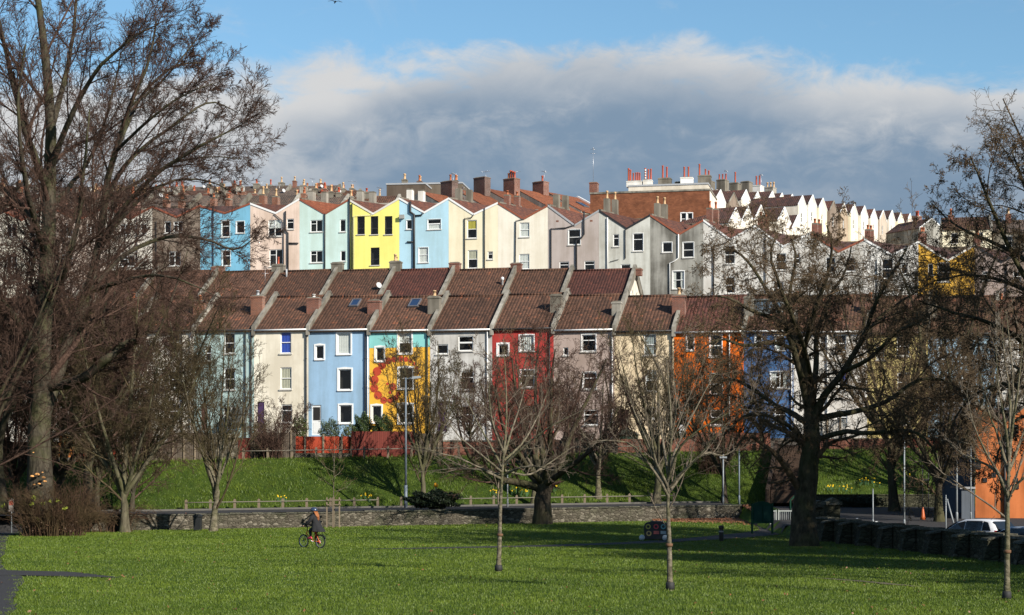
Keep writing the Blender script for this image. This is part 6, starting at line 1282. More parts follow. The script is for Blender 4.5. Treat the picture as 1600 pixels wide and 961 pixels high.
# ------------------------------------------------------------------ orange building at the right
ORB = stucco('orange_building_render', (.60, .19, .065), .5); GREYB = stucco('blue_grey_cladding', (.13, .15, .18), .3)
def orange_building():
    Y = 104.0; xd, yd, a = yawdirs(-14); o = W(1524, 0, Y); o.z = -1.2
    root = empty('orange_building', o, a); tag(root, 'orange rendered building with a valley roofline at the right edge', 'building')
    def lx(px, py): k = (px - 800) / F; t = (o.x - k * o.y) / (k * xd.y - xd.x); yy = o.y + xd.y * t; return t, CAMZ - (py - HY) * yy / F - o.z
    x1, z1_ = lx(1524, 628); xv, zv = lx(1568, 660); x2, z2_ = lx(1612, 625); D = 9
    rects = []
    for (p0, q0, p1, q1) in ((1582, 655, 1592, 678), (1524.5 + 40, 700, 1574, 722)):
        A, T = lx(p0, q0); C, B = lx(p1, q1); rects.append((A, B, C, T))
    zl = zv - .1; mb = MB(); facade(mb, 0, x2, -1, zl, rects); mb.poly([(0, 0, zl), (xv, 0, zl), (xv, 0, zv), (0, 0, z1_)]); mb.poly([(xv, 0, zl), (x2, 0, zl), (x2, 0, z2_), (xv, 0, zv)])
    mb.poly([(x2, 0, -1), (x2, D, -1), (x2, D, z2_), (x2, 0, z2_)]); mb.build('wall', [ORB, DARK], root)
    sb = MB(); sb.poly([(0, 0, -1), (0, D, -1), (0, D, z1_), (0, 0, z1_)]); sb.poly([(0, D, -1), (x2, D, -1), (x2, D, z2_), (0, D, z1_)]); sb.build('side_wall', GREYB, root)
    for r in rects: window(root, r, 's', plain('dark_window_frame', (.05, .05, .055), .4), sill=False)
    cm = MB()
    for xa, za, xb, zb in ((0, z1_, xv - .004, zv), (xv + .004, zv, x2, z2_)): cm.hexa([(xa, -.07, za - .12), (xb, -.07, zb - .12), (xb, .25, zb - .12), (xa, .25, za - .12), (xa, -.07, za + .1), (xb, -.07, zb + .1), (xb, .25, zb + .1), (xa, .25, za + .1)])
    cm.build('coping', COPE, root)
    rm = MB(); rm.poly([(0, .1, z1_ - .05), (xv, .1, zv - .05), (xv, D, zv + .9), (0, D, z1_ + .2)]); rm.poly([(xv, .1, zv - .05), (x2, .1, z2_ - .05), (x2, D, z2_ + .2), (xv, D, zv + .9)]); rm.build('roof', ROOFYD, root)
    for px, py, s in ((1527, 727, .2), (1539, 750, .12), (1553, 742, .12), (1588, 760, .14), (1588, 750, .1)):
        x, z = lx(px, py); q = MB(); q.box(x - s, x + s, -.06, -.004, z - s, z + s); q.build('vent', PIPE, root)
    x, z = lx(1570, 650); q = MB(); q.tube([(x, -.08, z), (x, -.08, 0)], .06, 8); q.build('downpipe', PIPE, root)
    # blue grey lean-to against the corner
    xa, za = lx(1503, 764); q = MB(); q.box(xa, -.05, -1.6, 2.5, -1, za); q.build('lean_to', GREYB, root); q = MB(); q.box(xa - .08, .0, -1.7, 2.55, za + .002, za + .12); q.build('lean_to_roof', LEAD, root)
    return root
orange_building()
# dark two-storey block behind the weeping tree, left of the orange building
block(1466, 1522, 634, 800, 112, -14, 6, GREYB, 'dark blue grey building left of the orange one, behind drooping twigs', 'building', 'grey_building', [], [(1480, 690, 1490, 712), (1502, 690, 1512, 712)])

# ------------------------------------------------------------------ parked cars
CGLASS = plain('car_glass', (.012, .015, .018), .05, .1, 0, 2, .8); TYRE = plain('tyre_rubber', (.015, .015, .015), .85, .2); TAIL = plain('tail_lamp_red', (.45, .02, .02), .15, .1, 0, 4, .7)
def car(px, Y, yaw, paint, label):
    p = on(px, Y, .03); root = empty('parked_car', p, yaw); tag(root, label, 'car', 'cars parked behind the stone wall')
    # x forward, y left; sections across the length: (x, half width low, half width top, z low, z belt, z roof, half roof)
    S = [(-1.92, .70, .74, .42, .72, None, None), (-1.86, .80, .80, .28, .92, None, None), (-1.55, .83, .82, .22, .97, None, None), (-.6, .84, .82, .2, .95, None, None), (.7, .84, .82, .2, .93, None, None), (1.25, .83, .80, .22, .86, None, None), (1.75, .78, .74, .26, .74, None, None), (1.95, .66, .64, .36, .60, None, None)]
    mb = MB(); rings = []
    for (x, wl_, wt, zl, zb, _, _) in S:
        zm = (zl + zb) / 2; rings.append([(x, -wl_ * .92, zl), (x, -wl_, zl + .12), (x, -wl_ * 1.01, zm), (x, -wt, zb - .05), (x, -wt * .90, zb), (x, wt * .90, zb), (x, wt, zb - .05), (x, wl_ * 1.01, zm), (x, wl_, zl + .12), (x, wl_ * .92, zl)])
    def skin(rings, smooth=True):
        n = len(rings[0])
        for i in range(len(rings) - 1):
            for k in range(n): k2 = (k + 1) % n; mb.poly([rings[i][k], rings[i + 1][k], rings[i + 1][k2], rings[i][k2]], 0, smooth)
        mb.poly(rings[0]); mb.poly(list(reversed(rings[-1])))
    skin(rings)
    R = [(-1.70, .70, .93, .96), (-1.50, .70, .93, 1.26), (-1.22, .68, .93, 1.42), (-.6, .66, .93, 1.47), (.05, .66, .92, 1.45), (.40, .67, .92, 1.34), (1.02, .70, .90, .95)]
    cab = [[(x, -.76, zb), (x, -.74, zb + (zt - zb) * .15), (x, -w * .86, zb + (zt - zb) * .9), (x, -w * .70, zt), (x, w * .70, zt), (x, w * .86, zb + (zt - zb) * .9), (x, .74, zb + (zt - zb) * .15), (x, .76, zb)] for x, w, zb, zt in R]
    skin(cab); mb.build('body', paint, root, fix=True)
    def pane(pts, nm='side_window', off=.012, m=CGLASS):
        P = [Vector(q) for q in pts]; n = (P[1] - P[0]).cross(P[-1] - P[0]).normalized(); c = sum(P, Vector()) / len(P)
        if n.dot(c - Vector((-.3, 0, .9))) < 0: n = -n
        q = MB(); f = [v + n * off for v in P]; q.poly(f); b = [v - n * .02 for v in P]
        for i in range(len(P)): j = (i + 1) % len(P); q.poly([f[i], f[j], b[j], b[i]])
        q.build(nm, m, root)
    for s in (-1, 1):
        pane([(-1.42, s * .735, 1.0), (-.98, s * .74, 1.0), (-.98, s * .615, 1.385), (-1.2, s * .625, 1.34)]); pane([(-.92, s * .74, 1.0), (-.1, s * .74, .99), (-.1, s * .605, 1.39), (-.92, s * .612, 1.39)]); pane([(-.04, s * .74, .99), (.82, s * .745, .985), (.36, s * .63, 1.28), (-.04, s * .612, 1.375)])
        q = MB(); q.hexa([(-1.9, s * .64, .66), (-1.78, s * .80, .66), (-1.72, s * .82, .66), (-1.84, s * .66, .66), (-1.86, s * .62, 1.0), (-1.70, s * .77, 1.02), (-1.62, s * .78, 1.02), (-1.78, s * .62, 1.0)]); q.build('tail_lamp', TAIL, root)
        q = MB(); q.lathe([(.02, -.05), (.07, -.04), (.08, 0), (.07, .04), (.02, .05)], sides=8, sy=.7); q.build('mirror', paint, root, (.62, s * .90, 1.0))
        for x in (-1.25, 1.22):
            q = MB(); q.lathe([(.17, -.10), (.29, -.10), (.315, -.06), (.315, .06), (.29, .10), (.17, .10)], sides=20); t = q.build('wheel', TYRE, root, (x, s * .76, .31), (math.pi / 2, 0, 0))
            q = MB(); q.lathe([(.02, -.085), (.17, -.08), (.18, .08), (.02, .085)], sides=16); q.build('rim', ALU, t)
    pane([(-1.73, -.58, 1.02), (-1.73, .58, 1.02), (-1.38, .52, 1.36), (-1.38, -.52, 1.36)], 'rear_window', .03); pane([(1.0, -.60, 1.0), (1.0, .60, 1.0), (.48, .55, 1.33), (.48, -.55, 1.33)], 'windscreen', .03)
    q = MB(); q.box(-1.98, -1.86, -.74, .74, .36, .56); q.build('bumper', paint, root, bevel=.03); q = MB(); q.box(-1.945, -1.93, -.26, .26, .66, .77); q.build('number_plate', plain('plate_yellow', (.6, .45, .05), .5), root)
    q = MB(); q.tube([(-1.1, .3, 1.44), (-1.3, .3, 1.62)], .008, 4); q.build('antenna', PIPE, root)
car(1522, 79, math.radians(128), plain('white_car_paint', (.62, .64, .68), .2, .03, 0, 3, .6), 'white hatchback parked behind the buttressed wall')
car(1592, 74, math.radians(128), plain('silver_blue_car_paint', (.40, .45, .52), .2, .05, .2, 3, .6), 'blue grey car at the right border behind the buttressed wall')

# ------------------------------------------------------------------ cyclist
SUBS = []
def skin_body(name, verts, edges, radii, m, parent, levels=2, rootv=0):
    me = bpy.data.meshes.new(name); me.from_pydata(verts, edges, []); ob = bpy.data.objects.new(name, me); COL.objects.link(ob)
    md = ob.modifiers.new('skin', 'SKIN'); md.use_smooth_shade = True
    for i, r in enumerate(radii): me.skin_vertices[0].data[i].radius = (r, r) if not isinstance(r, tuple) else r
    me.skin_vertices[0].data[rootv].use_root = True
    ob.modifiers.new('sub', 'SUBSURF').levels = levels; dg = bpy.context.evaluated_depsgraph_get(); dg.update()
    nm = bpy.data.meshes.new_from_object(ob.evaluated_get(dg)); bpy.data.objects.remove(ob); nm.materials.clear(); nm.materials.append(m); nm.polygons.foreach_set('use_smooth', [True] * len(nm.polygons))
    return link(name, nm, parent)
def cyclist():
    p = on(500.5, 73.6); hd = math.atan2(.60, -.80); SKIN = plain('skin', (.50, .30, .22), .6, .1); COAT = plain('charcoal_coat', (.013, .013, .015), .9, .35, 0, 14); TROU = plain('black_trousers', (.015, .015, .018), .9, .3); HAIR = plain('ginger_hair', (.26, .085, .02), .6, .3, 0, 40); SHOE = plain('pink_shoe', (.62, .06, .09), .6, .2); HELM = plain('dark_blue_helmet', (.03, .045, .085), .25, .2, 0, 3, .6); ORF = plain('orange_bike_paint', (.75, .13, .02), .35, .1)
    bike = empty('bicycle', p, hd); tag(bike, 'orange bicycle with black tyres ridden across the lawn', 'bicycle'); r = .268; fh = .88
    def wheel(x):
        q = MB(); n = 40
        for k in range(n):
            a0, a1 = 6.2832 * k / n, 6.2832 * (k + 1) / n
            for j in range(6):
                b0, b1 = 6.2832 * j / 6, 6.2832 * (j + 1) / 6; P_ = lambda a, b: (math.cos(a) * (r - .024 + .024 * math.cos(b)), .022 * math.sin(b), math.sin(a) * (r - .024 + .024 * math.cos(b))); q.poly([P_(a0, b0), P_(a1, b0), P_(a1, b1), P_(a0, b1)], 0, True)
        t = q.build('wheel', TYRE, bike, (x, 0, r)); q = MB()
        for k in range(n):
            a0, a1 = 6.2832 * k / n, 6.2832 * (k + 1) / n; R0, R1 = r - .062, r - .046; q.hexa([(math.cos(a0) * R0, -.012, math.sin(a0) * R0), (math.cos(a1) * R0, -.012, math.sin(a1) * R0), (math.cos(a1) * R0, .012, math.sin(a1) * R0), (math.cos(a0) * R0, .012, math.sin(a0) * R0), (math.cos(a0) * R1, -.012, math.sin(a0) * R1), (math.cos(a1) * R1, -.012, math.sin(a1) * R1), (math.cos(a1) * R1, .012, math.sin(a1) * R1), (math.cos(a0) * R1, .012, math.sin(a0) * R1)])
        q.build('rim', ALU, t); q = MB()
        for k in range(16): a = 6.2832 * k / 16; q.tube([(0, .02 * (-1) ** k, 0), (math.cos(a) * (r - .055), 0, math.sin(a) * (r - .055))], .0025, 3)
        q.tube([(0, -.045, 0), (0, .045, 0)], .018, 8); q.build('spokes', ALU, t)
    wheel(0); wheel(fh); q = MB(); bb = (.36, 0, .27); st_ = (.20, 0, .62); hb = (.70, 0, .66); hl = (.73, 0, .56)
    for a, b, w in ((bb, st_, .017), (bb, hl, .02), (st_, hb, .016)): q.tube([a, b], w, 8)
    q.tube([hl, hb], .02, 8)
    for s in (-1, 1): q.tube([(0, s * .055, r), (bb[0], s * .03, bb[2])], .010, 6); q.tube([(0, s * .055, r), (st_[0], s * .02, st_[2] - .06)], .009, 6)
    q.build('frame', ORF, bike); q = MB()
    for s in (-1, 1): q.tube([(.73, s * .045, .54), (fh, s * .05, r)], .012, 6)
    q.build('fork', BLK, bike); q = MB(); q.tube([hb, (.67, 0, .84)], .016, 6); q.tube([(.60, .27, .86), (.66, .14, .86), (.67, 0, .84), (.66, -.14, .86), (.60, -.27, .86)], .013, 6); q.build('handlebar', BLK, bike)
    q = MB(); q.tube([st_, (.175, 0, .72)], .014, 6); q.build('seat_post', ALU, bike); q = MB(); q.lathe([(.03, 0), (.12, .01), (.13, .04), (.06, .065)], (.13, 0, .715), 12, sy=.75); q.hexa([(.2, -.05, .72), (.36, -.02, .73), (.36, .02, .73), (.2, .05, .72), (.2, -.05, .765), (.36, -.02, .765), (.36, .02, .765), (.2, .05, .765)]); q.build('saddle', BLK, bike)
    q = MB(); q.tube([(.36, .075, .27), (.49, .085, .36)], .011, 6); q.tube([(.36, -.075, .27), (.23, -.085, .18)], .011, 6); q.tube([(.36, -.08, .27), (.36, .08, .27)], .018, 8); n = 20
    q.lathe([(.03, -.004), (.085, -.004), (.085, .004), (.03, .004)], (0, 0, 0), 20); q2 = q
    q.build('crank', ALU, bike); q = MB(); q.box(.45, .54, .09, .18, .35, .375); q.box(.18, .27, -.18, -.09, .165, .19); q.build('pedal', BLK, bike)
    for x, s_ in ((0, 1),): 
        q = MB()
        for k in range(14): a0, a1 = math.radians(20 + 10 * k), math.radians(30 + 10 * k); R = r + .03; q.hexa([(math.cos(a0) * R, -.028, r + math.sin(a0) * R), (math.cos(a0) * R, .028, r + math.sin(a0) * R), (math.cos(a1) * R, .028, r + math.sin(a1) * R), (math.cos(a1) * R, -.028, r + math.sin(a1) * R), (math.cos(a0) * (R + .006), -.028, r + math.sin(a0) * (R + .006)), (math.cos(a0) * (R + .006), .028, r + math.sin(a0) * (R + .006)), (math.cos(a1) * (R + .006), .028, r + math.sin(a1) * (R + .006)), (math.cos(a1) * (R + .006), -.028, r + math.sin(a1) * (R + .006))])
        q.build('mudguard', BLK, bike)
    # rider: y>0 is the rider's left, turned towards the camera
    per = empty('person', p, hd); tag(per, 'person in a long charcoal coat and dark helmet riding the orange bicycle away', 'person')
    V = [(.14, 0, .82), (.18, 0, 1.0), (.24, 0, 1.17), (.28, 0, 1.27), (.31, 0, 1.35), (.335, 0, 1.45),
         (.16, .10, .80), (.42, .13, .72), (.40, .12, .46), (.16, -.10, .80), (.38, -.13, .58), (.22, -.12, .28),
         (.27, .17, 1.22), (.37, .24, 1.02), (.55, .25, .91), (.27, -.17, 1.22), (.37, -.24, 1.02), (.55, -.25, .91)]
    E = [(0, 1), (1, 2), (2, 3), (3, 4), (4, 5), (0, 6), (6, 7), (7, 8), (0, 9), (9, 10), (10, 11), (3, 12), (12, 13), (13, 14), (3, 15), (15, 16), (16, 17)]
    Rr = [.13, .125, .135, .10, .055, .075, .095, .072, .05, .095, .072, .05, .068, .05, .036, .068, .05, .036]
    body = skin_body('body', V, E, Rr, TROU, per, 2)
    q = MB(); q.lathe([(.02, -.115), (.055, -.10), (.075, -.05), (.083, .0), (.082, .05), (.06, .10), (.02, .118)], sides=14, sx=1.12); hd_ = q.build('head', SKIN, per, (.345, 0, 1.435))
    q = MB(); q.hexa([(.085, -.014, -.035), (.105, -.01, -.04), (.105, .01, -.04), (.085, .014, -.035), (.08, -.008, .02), (.088, -.006, .02), (.088, .006, .02), (.08, .008, .02)]); q.build('nose', SKIN, hd_)
    for s in (-1, 1): q = MB(); q.lathe([(.004, -.03), (.02, -.02), (.024, .01), (.012, .03)], (0, s * .083, -.01), 8, sy=.5); q.build('ear', SKIN, hd_); q = MB(); q.lathe([(.002, -.01), (.011, 0), (.002, .01)], (.083, s * .032, .012), 8); q.build('eye', plain('eye', (.05, .04, .03), .2), hd_)
    q = MB(); q.box(.083, .091, -.025, .025, -.062, -.052); q.build('mouth', plain('lips', (.4, .14, .12), .5), hd_)
    q = MB(); q.lathe([(.118, -.02), (.125, .0), (.122, .045), (.10, .09), (.06, .118), (.012, .128)], (.34, 0, 1.46), 16, sx=1.18); q.build('helmet', HELM, per)
    # long hair falling down the back from under the helmet
    q = MB()
    for k in range(9):
        y = -.085 + .17 * k / 8; q.tube([(.27, y * .9, 1.46), (.215, y * 1.0, 1.37), (.15, y * .9, 1.27), (.115, y * .6, 1.17 - .05 * math.sin(k * 2.2)), (.09, y * .45, 1.10 - .06 * math.sin(k * 2.2))], [.016, .018, .016, .012, .004], 6)
    q.build('hair', HAIR, per)
    # coat: loft of ellipses from collar to flared hem, hanging over saddle and wheel
    prof = [(.30, 1.335, .062, .075), (.285, 1.29, .105, .15), (.265, 1.22, .135, .195), (.235, 1.10, .145, .19), (.20, .97, .15, .185), (.165, .86, .18, .205), (.13, .76, .225, .235), (.10, .66, .26, .265), (.095, .655, .245, .25)]
    q = MB(); n = 24; rings = []
    for i, (cx, cz, ax, ay) in enumerate(prof):
        f = max(0, (1.0 - cz)) * .10; rings.append([(cx + (ax + f * math.sin(5 * 6.2832 * k / n)) * math.cos(6.2832 * k / n), (ay + f * math.sin(5 * 6.2832 * k / n + 1)) * math.sin(6.2832 * k / n), cz + .02 * math.cos(6.2832 * k / n)) for k in range(n)])
    for i in range(len(rings) - 1):
        for k in range(n): k2 = (k + 1) % n; q.poly([rings[i][k], rings[i][k2], rings[i + 1][k2], rings[i + 1][k]], 0, True)
    ct = q.build('coat', COAT, per)
    for s in (-1, 1): q = MB(); q.tube([(.27, s * .15, 1.235), (.31, s * .205, 1.13), (.375, s * .245, 1.02), (.46, s * .25, .955), (.545, s * .252, .905)], [.082, .076, .066, .056, .048], 12); q.build('sleeve', COAT, ct)
    # hands: palm, four curled fingers and a thumb on the grip
    for s in (-1, 1):
        q = MB(); q.tube([(.545, s * .252, .905), (.585, s * .258, .888), (.612, s * .26, .878)], [.030, .036, .028], 8)
        for k, (dy, l) in enumerate(((-.033, .9), (-.011, 1.0), (.011, .95), (.033, .75))): y = s * .26 + dy; q.tube([(.612, y, .882), (.632, y, .872 ), (.634, y, .848), (.615, y, .838 + .004 * k)], [.0095, .009, .0085, .007], 6)
        q.tube([(.58, s * .26 - s * .035, .882), (.60, s * .26 - s * .052, .862), (.618, s * .26 - s * .046, .846)], [.011, .010, .008], 6); q.build('hand', SKIN, per)
    for x, y, z, tl in ((.40, .12, .44, 0), (.20, -.125, .255, -.2)):
        q = MB(); q.hexa([(x - .07, y - .04, z - .065), (x + .19, y - .035, z - .065), (x + .19, y + .035, z - .065), (x - .07, y + .04, z - .065), (x - .06, y - .035, z + .05), (x + .12, y - .03, z - .005), (x + .12, y + .03, z - .005), (x - .06, y + .035, z + .05)]); q.build('shoe', SHOE, per, bevel=.015)
cyclist()
# bird high over the clouds' edge
p = W(524, 3, 160); root = empty('bird', p, .3); tag(root, 'tiny dark bird gliding at the top of the sky', 'bird'); DB = plain('dark_feathers', (.03, .03, .035), .8)
mb = MB(); mb.tube([(0, -.28, 0), (0, -.12, .02), (0, .08, .02), (0, .2, .0), (0, .34, -.01)], [.01, .06, .07, .04, .05], 8)
for s in (-1, 1): mb.hexa([(0, -.1, .02), (s * .28, -.06, .10), (s * .28, .08, .10), (0, .1, .02), (0, -.1, .035), (s * .28, -.06, .113), (s * .28, .08, .113), (0, .1, .035)]); mb.hexa([(s * .28, -.06, .10), (s * .62, .06, .03), (s * .60, .11, .03), (s * .28, .08, .10), (s * .28, -.06, .113), (s * .62, .06, .04), (s * .60, .11, .04), (s * .28, .08, .113)])
mb.build('body', DB, root)

# ------------------------------------------------------------------ shrubs, flowers, litter, grass
def leaf_quads(c, rad, n, size, rg, shell=.5, flat=0.0):
    """n leaf-sized quads scattered through an ellipsoid volume, denser towards the outside, lumpy outline"""
    d = nrm(rg.normal(0, 1, (n, 3))); l = .80 + .22 * np.sin(d[:, 0] * 5 + 1) * np.sin(d[:, 1] * 4) + .14 * np.sin(d[:, 2] * 7 + d[:, 0] * 6); q = (shell + (1 - shell) * rg.random(n)) ** .6 * l
    C = np.array(c) + d * np.array(rad) * q[:, None]; C[:, 2] = np.maximum(C[:, 2], 0.02)
    a = nrm(rg.normal(0, 1, (n, 3)) + d * .6); u = nrm(np.cross(a, rg.normal(0, 1, (n, 3)))); v = np.cross(a, u); s = size * rg.uniform(.6, 1.3, (n, 1))
    P = np.stack([C - u * s, C - v * s * .5 + a * s * .15, C + u * s, C + v * s * .5 + a * s * .15], 1).reshape(-1, 3); return P, np.arange(4 * n).reshape(-1, 4)
EVG = leafmat('evergreen_leaf', (.018, .034, .010), (.05, .075, .02)); EVD = leafmat('dark_evergreen_leaf', (.010, .017, .008), (.024, .036, .014)); OLV = leafmat('olive_leaf', (.04, .055, .018), (.09, .105, .03)); HEB = leafmat('grey_green_leaf', (.04, .06, .04), (.10, .13, .08))
def shrub(px, Y, rad, n, size, m, label, seed, group=None, name='shrub', z=None, stems=8, cz=.85):
    p = on(px, Y) if z is None else Vector(((px - 800) * Y / F, Y, z)); rg = np.random.default_rng(seed); root = empty(name, p); tag(root, label, 'shrub', group)
    V, Fq = leaf_quads((0, 0, rad[2] * cz), rad, n, size, rg); link('foliage', np_mesh('foliage', V, Fq, m, False), root)
    mb = MB()
    for k in range(stems): a = k * 2.4; mb.tube([(0.05 * math.cos(a), .05 * math.sin(a), -.1), (rad[0] * .35 * math.cos(a), rad[1] * .35 * math.sin(a), rad[2] * .8), (rad[0] * .6 * math.cos(a), rad[1] * .6 * math.sin(a), rad[2] * 1.4)], [.03, .02, .008], 5)
    mb.build('stems', BARK_B, root)
shrub(598, 143, (.95, .9, 1.35), 10000, .055, EVG, 'round clipped evergreen bush before the mural house', 71, 'clipped bushes behind the red fences', 'round_bush'); shrub(566, 143.5, (.85, .8, 1.35), 9000, .055, EVG, 'taller clipped evergreen bush left of the round one', 72, 'clipped bushes behind the red fences', 'round_bush', cz=.9)
shrub(515, 143, (1.0, .7, 1.2), 2600, .07, HEB, 'loose grey green shrub below the light blue house', 73); shrub(545, 142.5, (.65, .5, 1.0), 1500, .06, OLV, 'small olive shrub left of the clipped bushes', 74); shrub(468, 142, (.75, .6, 1.35), 2600, .07, OLV, 'olive shrub at the corner of the cream house', 75)
shrub(676, 108, (1.75, .9, .62), 9000, .07, EVD, 'dark glossy shrub hanging over the stone wall', 76); shrub(1060, 132, (1.2, .7, .8), 2600, .07, EVD, 'dark shrub behind the brick wall below the beige house', 77); shrub(905, 133, (1.2, .7, .8), 2600, .07, EVD, 'dark shrub behind the shaded fence', 78); shrub(1340, 121, (2.2, .5, .42), 4200, .06, EVD, 'low dark hedge along the foot of the bank at the right', 79, None, 'hedge')
# green garden shed
p = W(979, 690, 133); root = empty('garden_shed', p, -.2); tag(root, 'small green garden shed roof showing over the brick wall', 'shed'); mb = MB(); mb.box(-.65, .65, 0, 1.2, -1.6, .45); mb.build('wall', planks('green_shed_boards', (.06, .10, .065), .14), root); mb = MB(); mb.prism([(-.75, .45), (.75, .45), (.75, .53), (0, .95), (-.75, .53)], -.1, 1.3); mb.build('roof', planks('felt_roof', (.10, .11, .085), .5), root)
# brown undergrowth round the foot of the great lime
rg = np.random.default_rng(91); p = np.array(on(82, 91)); L0, R0 = [], []
for k in range(260):
    a = rg.random() * 6.28; r_ = 1.55 * math.sqrt(rg.random()); b = p + [r_ * math.cos(a), r_ * .8 * math.sin(a), 0]; h = rg.uniform(.8, 2.3); out = np.array([math.cos(a), math.sin(a) * .6, 0]) * rg.uniform(.2, 1.1)
    L0.append(smooth_line([b, b + out * .3 + [0, 0, h * .5], b + out * .8 + [rg.normal(0, .15), 0, h * .85], b + out * 1.1 + [rg.normal(0, .3), 0, h]], 6, rg, .03)); R0.append(np.linspace(.016, .006, 6))
P, R = np.array(L0), np.array(R0); q1 = spawn(rg, P, R, 6, t0=.15, ang=38, lr=.36, k=4, wander=.14, rr=.7, rmin=.006); q2 = spawn(rg, *q1, 4, t0=.1, ang=40, lr=.5, k=3, wander=.15, rr=.8, rmin=.005)
root = empty('undergrowth_bush', tuple(p)); tag(root, 'tangled brown twiggy bush round the foot of the great lime', 'bush'); V, Fq = tubes_np([(P, R, 4), (*q1, 3), (*q2, 3)]); RB = bark('red_brown_stems', (.042, .025, .016), (.10, .06, .038), .2); link('stems', np_mesh('stems', V - p, Fq, RB), root)
V, Fq = leaf_quads((.0, -.4, .5), (1.5, 1.0, .55), 1000, .045, rg, .2); link('dead_leaves', np_mesh('dead_leaves', V, Fq, leafmat('dead_leaf', (.05, .028, .016), (.12, .065, .035)), False), root)
cs = rg.normal(0, 1, (9, 3)) * [.75, .4, .35] + [.05, -.9, 1.35]; vs, fs, bb_ = [], [], 0
for c in cs: v, f = leaf_quads(tuple(c), (.14, .14, .12), 26, .06, rg, .1); vs.append(v); fs.append(f + bb_); bb_ += len(v)
link('yellow_leaves', np_mesh('yellow_leaves', np.concatenate(vs), np.concatenate(fs), leafmat('yellow_green_leaf', (.20, .24, .03), (.36, .40, .06)), False), root)
# second low bramble in front of the wall at the left
p = np.array(on(135, 97)); L0, R0 = [], []
for k in range(150):
    b = p + [rg.uniform(-1.6, 2.4), rg.uniform(-.6, .6), 0]; h = rg.uniform(.5, 1.5); s = rg.choice([-1, 1]); L0.append(smooth_line([b, b + [s * .2, 0, h * .7], b + [s * .8, rg.normal(0, .2), h], b + [s * 1.4, rg.normal(0, .2), h * .8]], 6, rg, .03)); R0.append(np.linspace(.013, .005, 6))
P, R = np.array(L0), np.array(R0); q1 = spawn(rg, P, R, 6, t0=.15, ang=42, lr=.4, k=4, wander=.14, rr=.7, rmin=.005)
root = empty('bramble_bush', tuple(p)); tag(root, 'low arching brambles before the stone wall beside the squat bin', 'bush'); V, Fq = tubes_np([(P, R, 4), (*q1, 3)]); link('stems', np_mesh('stems', V - p, Fq, RB), root)
# twiggy shrubs along the top of the bank
def twig_shrub(px, Y, h, wd, n, label, seed):
    rg = np.random.default_rng(seed); p = np.array(on(px, Y)); L0, R0 = [], []
    for k in range(n):
        a = rg.random() * 6.28; b = p + [rg.normal(0, wd * .3), rg.normal(0, .2), 0]; o_ = np.array([math.cos(a) * wd, math.sin(a) * .6, 0]) * rg.uniform(.2, 1); hh = h * rg.uniform(.5, 1); L0.append(smooth_line([b, b + o_ * .3 + [0, 0, hh * .5], b + o_ + [0, 0, hh]], 6, rg, .03)); R0.append(np.linspace(.022, .008, 6))
    P, R = np.array(L0), np.array(R0); q1 = spawn(rg, P, R, 7, t0=.15, ang=38, lr=.42, k=4, wander=.12, rr=.7, rmin=.008); q2 = spawn(rg, *q1, 4, t0=.1, ang=40, lr=.5, k=3, wander=.14, rr=.8, rmin=.007)
    root = empty('twiggy_shrub', tuple(p)); tag(root, label, 'shrub', 'leafless shrubs along the top of the bank'); V, Fq = tubes_np([(P, R, 4), (*q1, 3), (*q2, 3)]); link('stems', np_mesh('stems', V - p, Fq, TWIG_R), root)
twig_shrub(425, 124.5, 2.6, 1.5, 60, 'leafless shrub before the boarded fence under the cream house', 501); twig_shrub(345, 125, 1.9, 1.3, 40, 'leafless shrub before the rubble garden wall', 502); twig_shrub(232, 124, 2.2, 1.6, 50, 'leafless shrub before the grey weathered fence at the left', 503); twig_shrub(1110, 127, 2.4, 1.6, 50, 'leafless shrub before the tall brick garden wall', 504)
# daffodils on the bank
DAF = plain('daffodil_yellow', (.80, .56, .02), .6, .1); DLEAF = leafmat('daffodil_leaf', (.05, .13, .05), (.10, .20, .09))
def daffodils(px, dyk, n, wid, label, seed):
    k = (px - 800) / F; Y = (121 + dyk) / (1 - .197 * k); p = on(px, Y, .03); rg = random.Random(seed); root = empty('daffodil_clump', p); tag(root, label, 'flowers', 'daffodil clumps on the bank'); lm, fm_ = MB(), MB()
    for i in range(n):
        x, y = rg.uniform(-wid, wid), rg.uniform(-.2, .2); h = rg.uniform(.28, .42); z = gz(p.x + x, p.y + y) - p.z + .03
        for j in range(3): dx, dy = rg.uniform(-.1, .1), rg.uniform(-.1, .1); lm.poly([(x - .012, y, z), (x + .012, y, z), (x + dx, y + dy, z + h)]); 
        lm.tube([(x, y, z), (x + .02, y - .02, z + h)], .008, 4)
        c = (x + .02, y - .03, z + h + .02)
        for j in range(6): a = j * 1.047; fm_.poly([c, (c[0] + .032 * math.cos(a), c[1] - .02, c[2] + .032 * math.sin(a)), (c[0] + .055 * math.cos(a + .5), c[1] - .01, c[2] + .055 * math.sin(a + .5)), (c[0] + .032 * math.cos(a + 1), c[1] - .02, c[2] + .032 * math.sin(a + 1))])
        fm_.lathe([(.016, -.02), (.022, .02)], c, 6)
    lm.build('leaves', DLEAF, root); fm_.build('blooms', DAF, root)
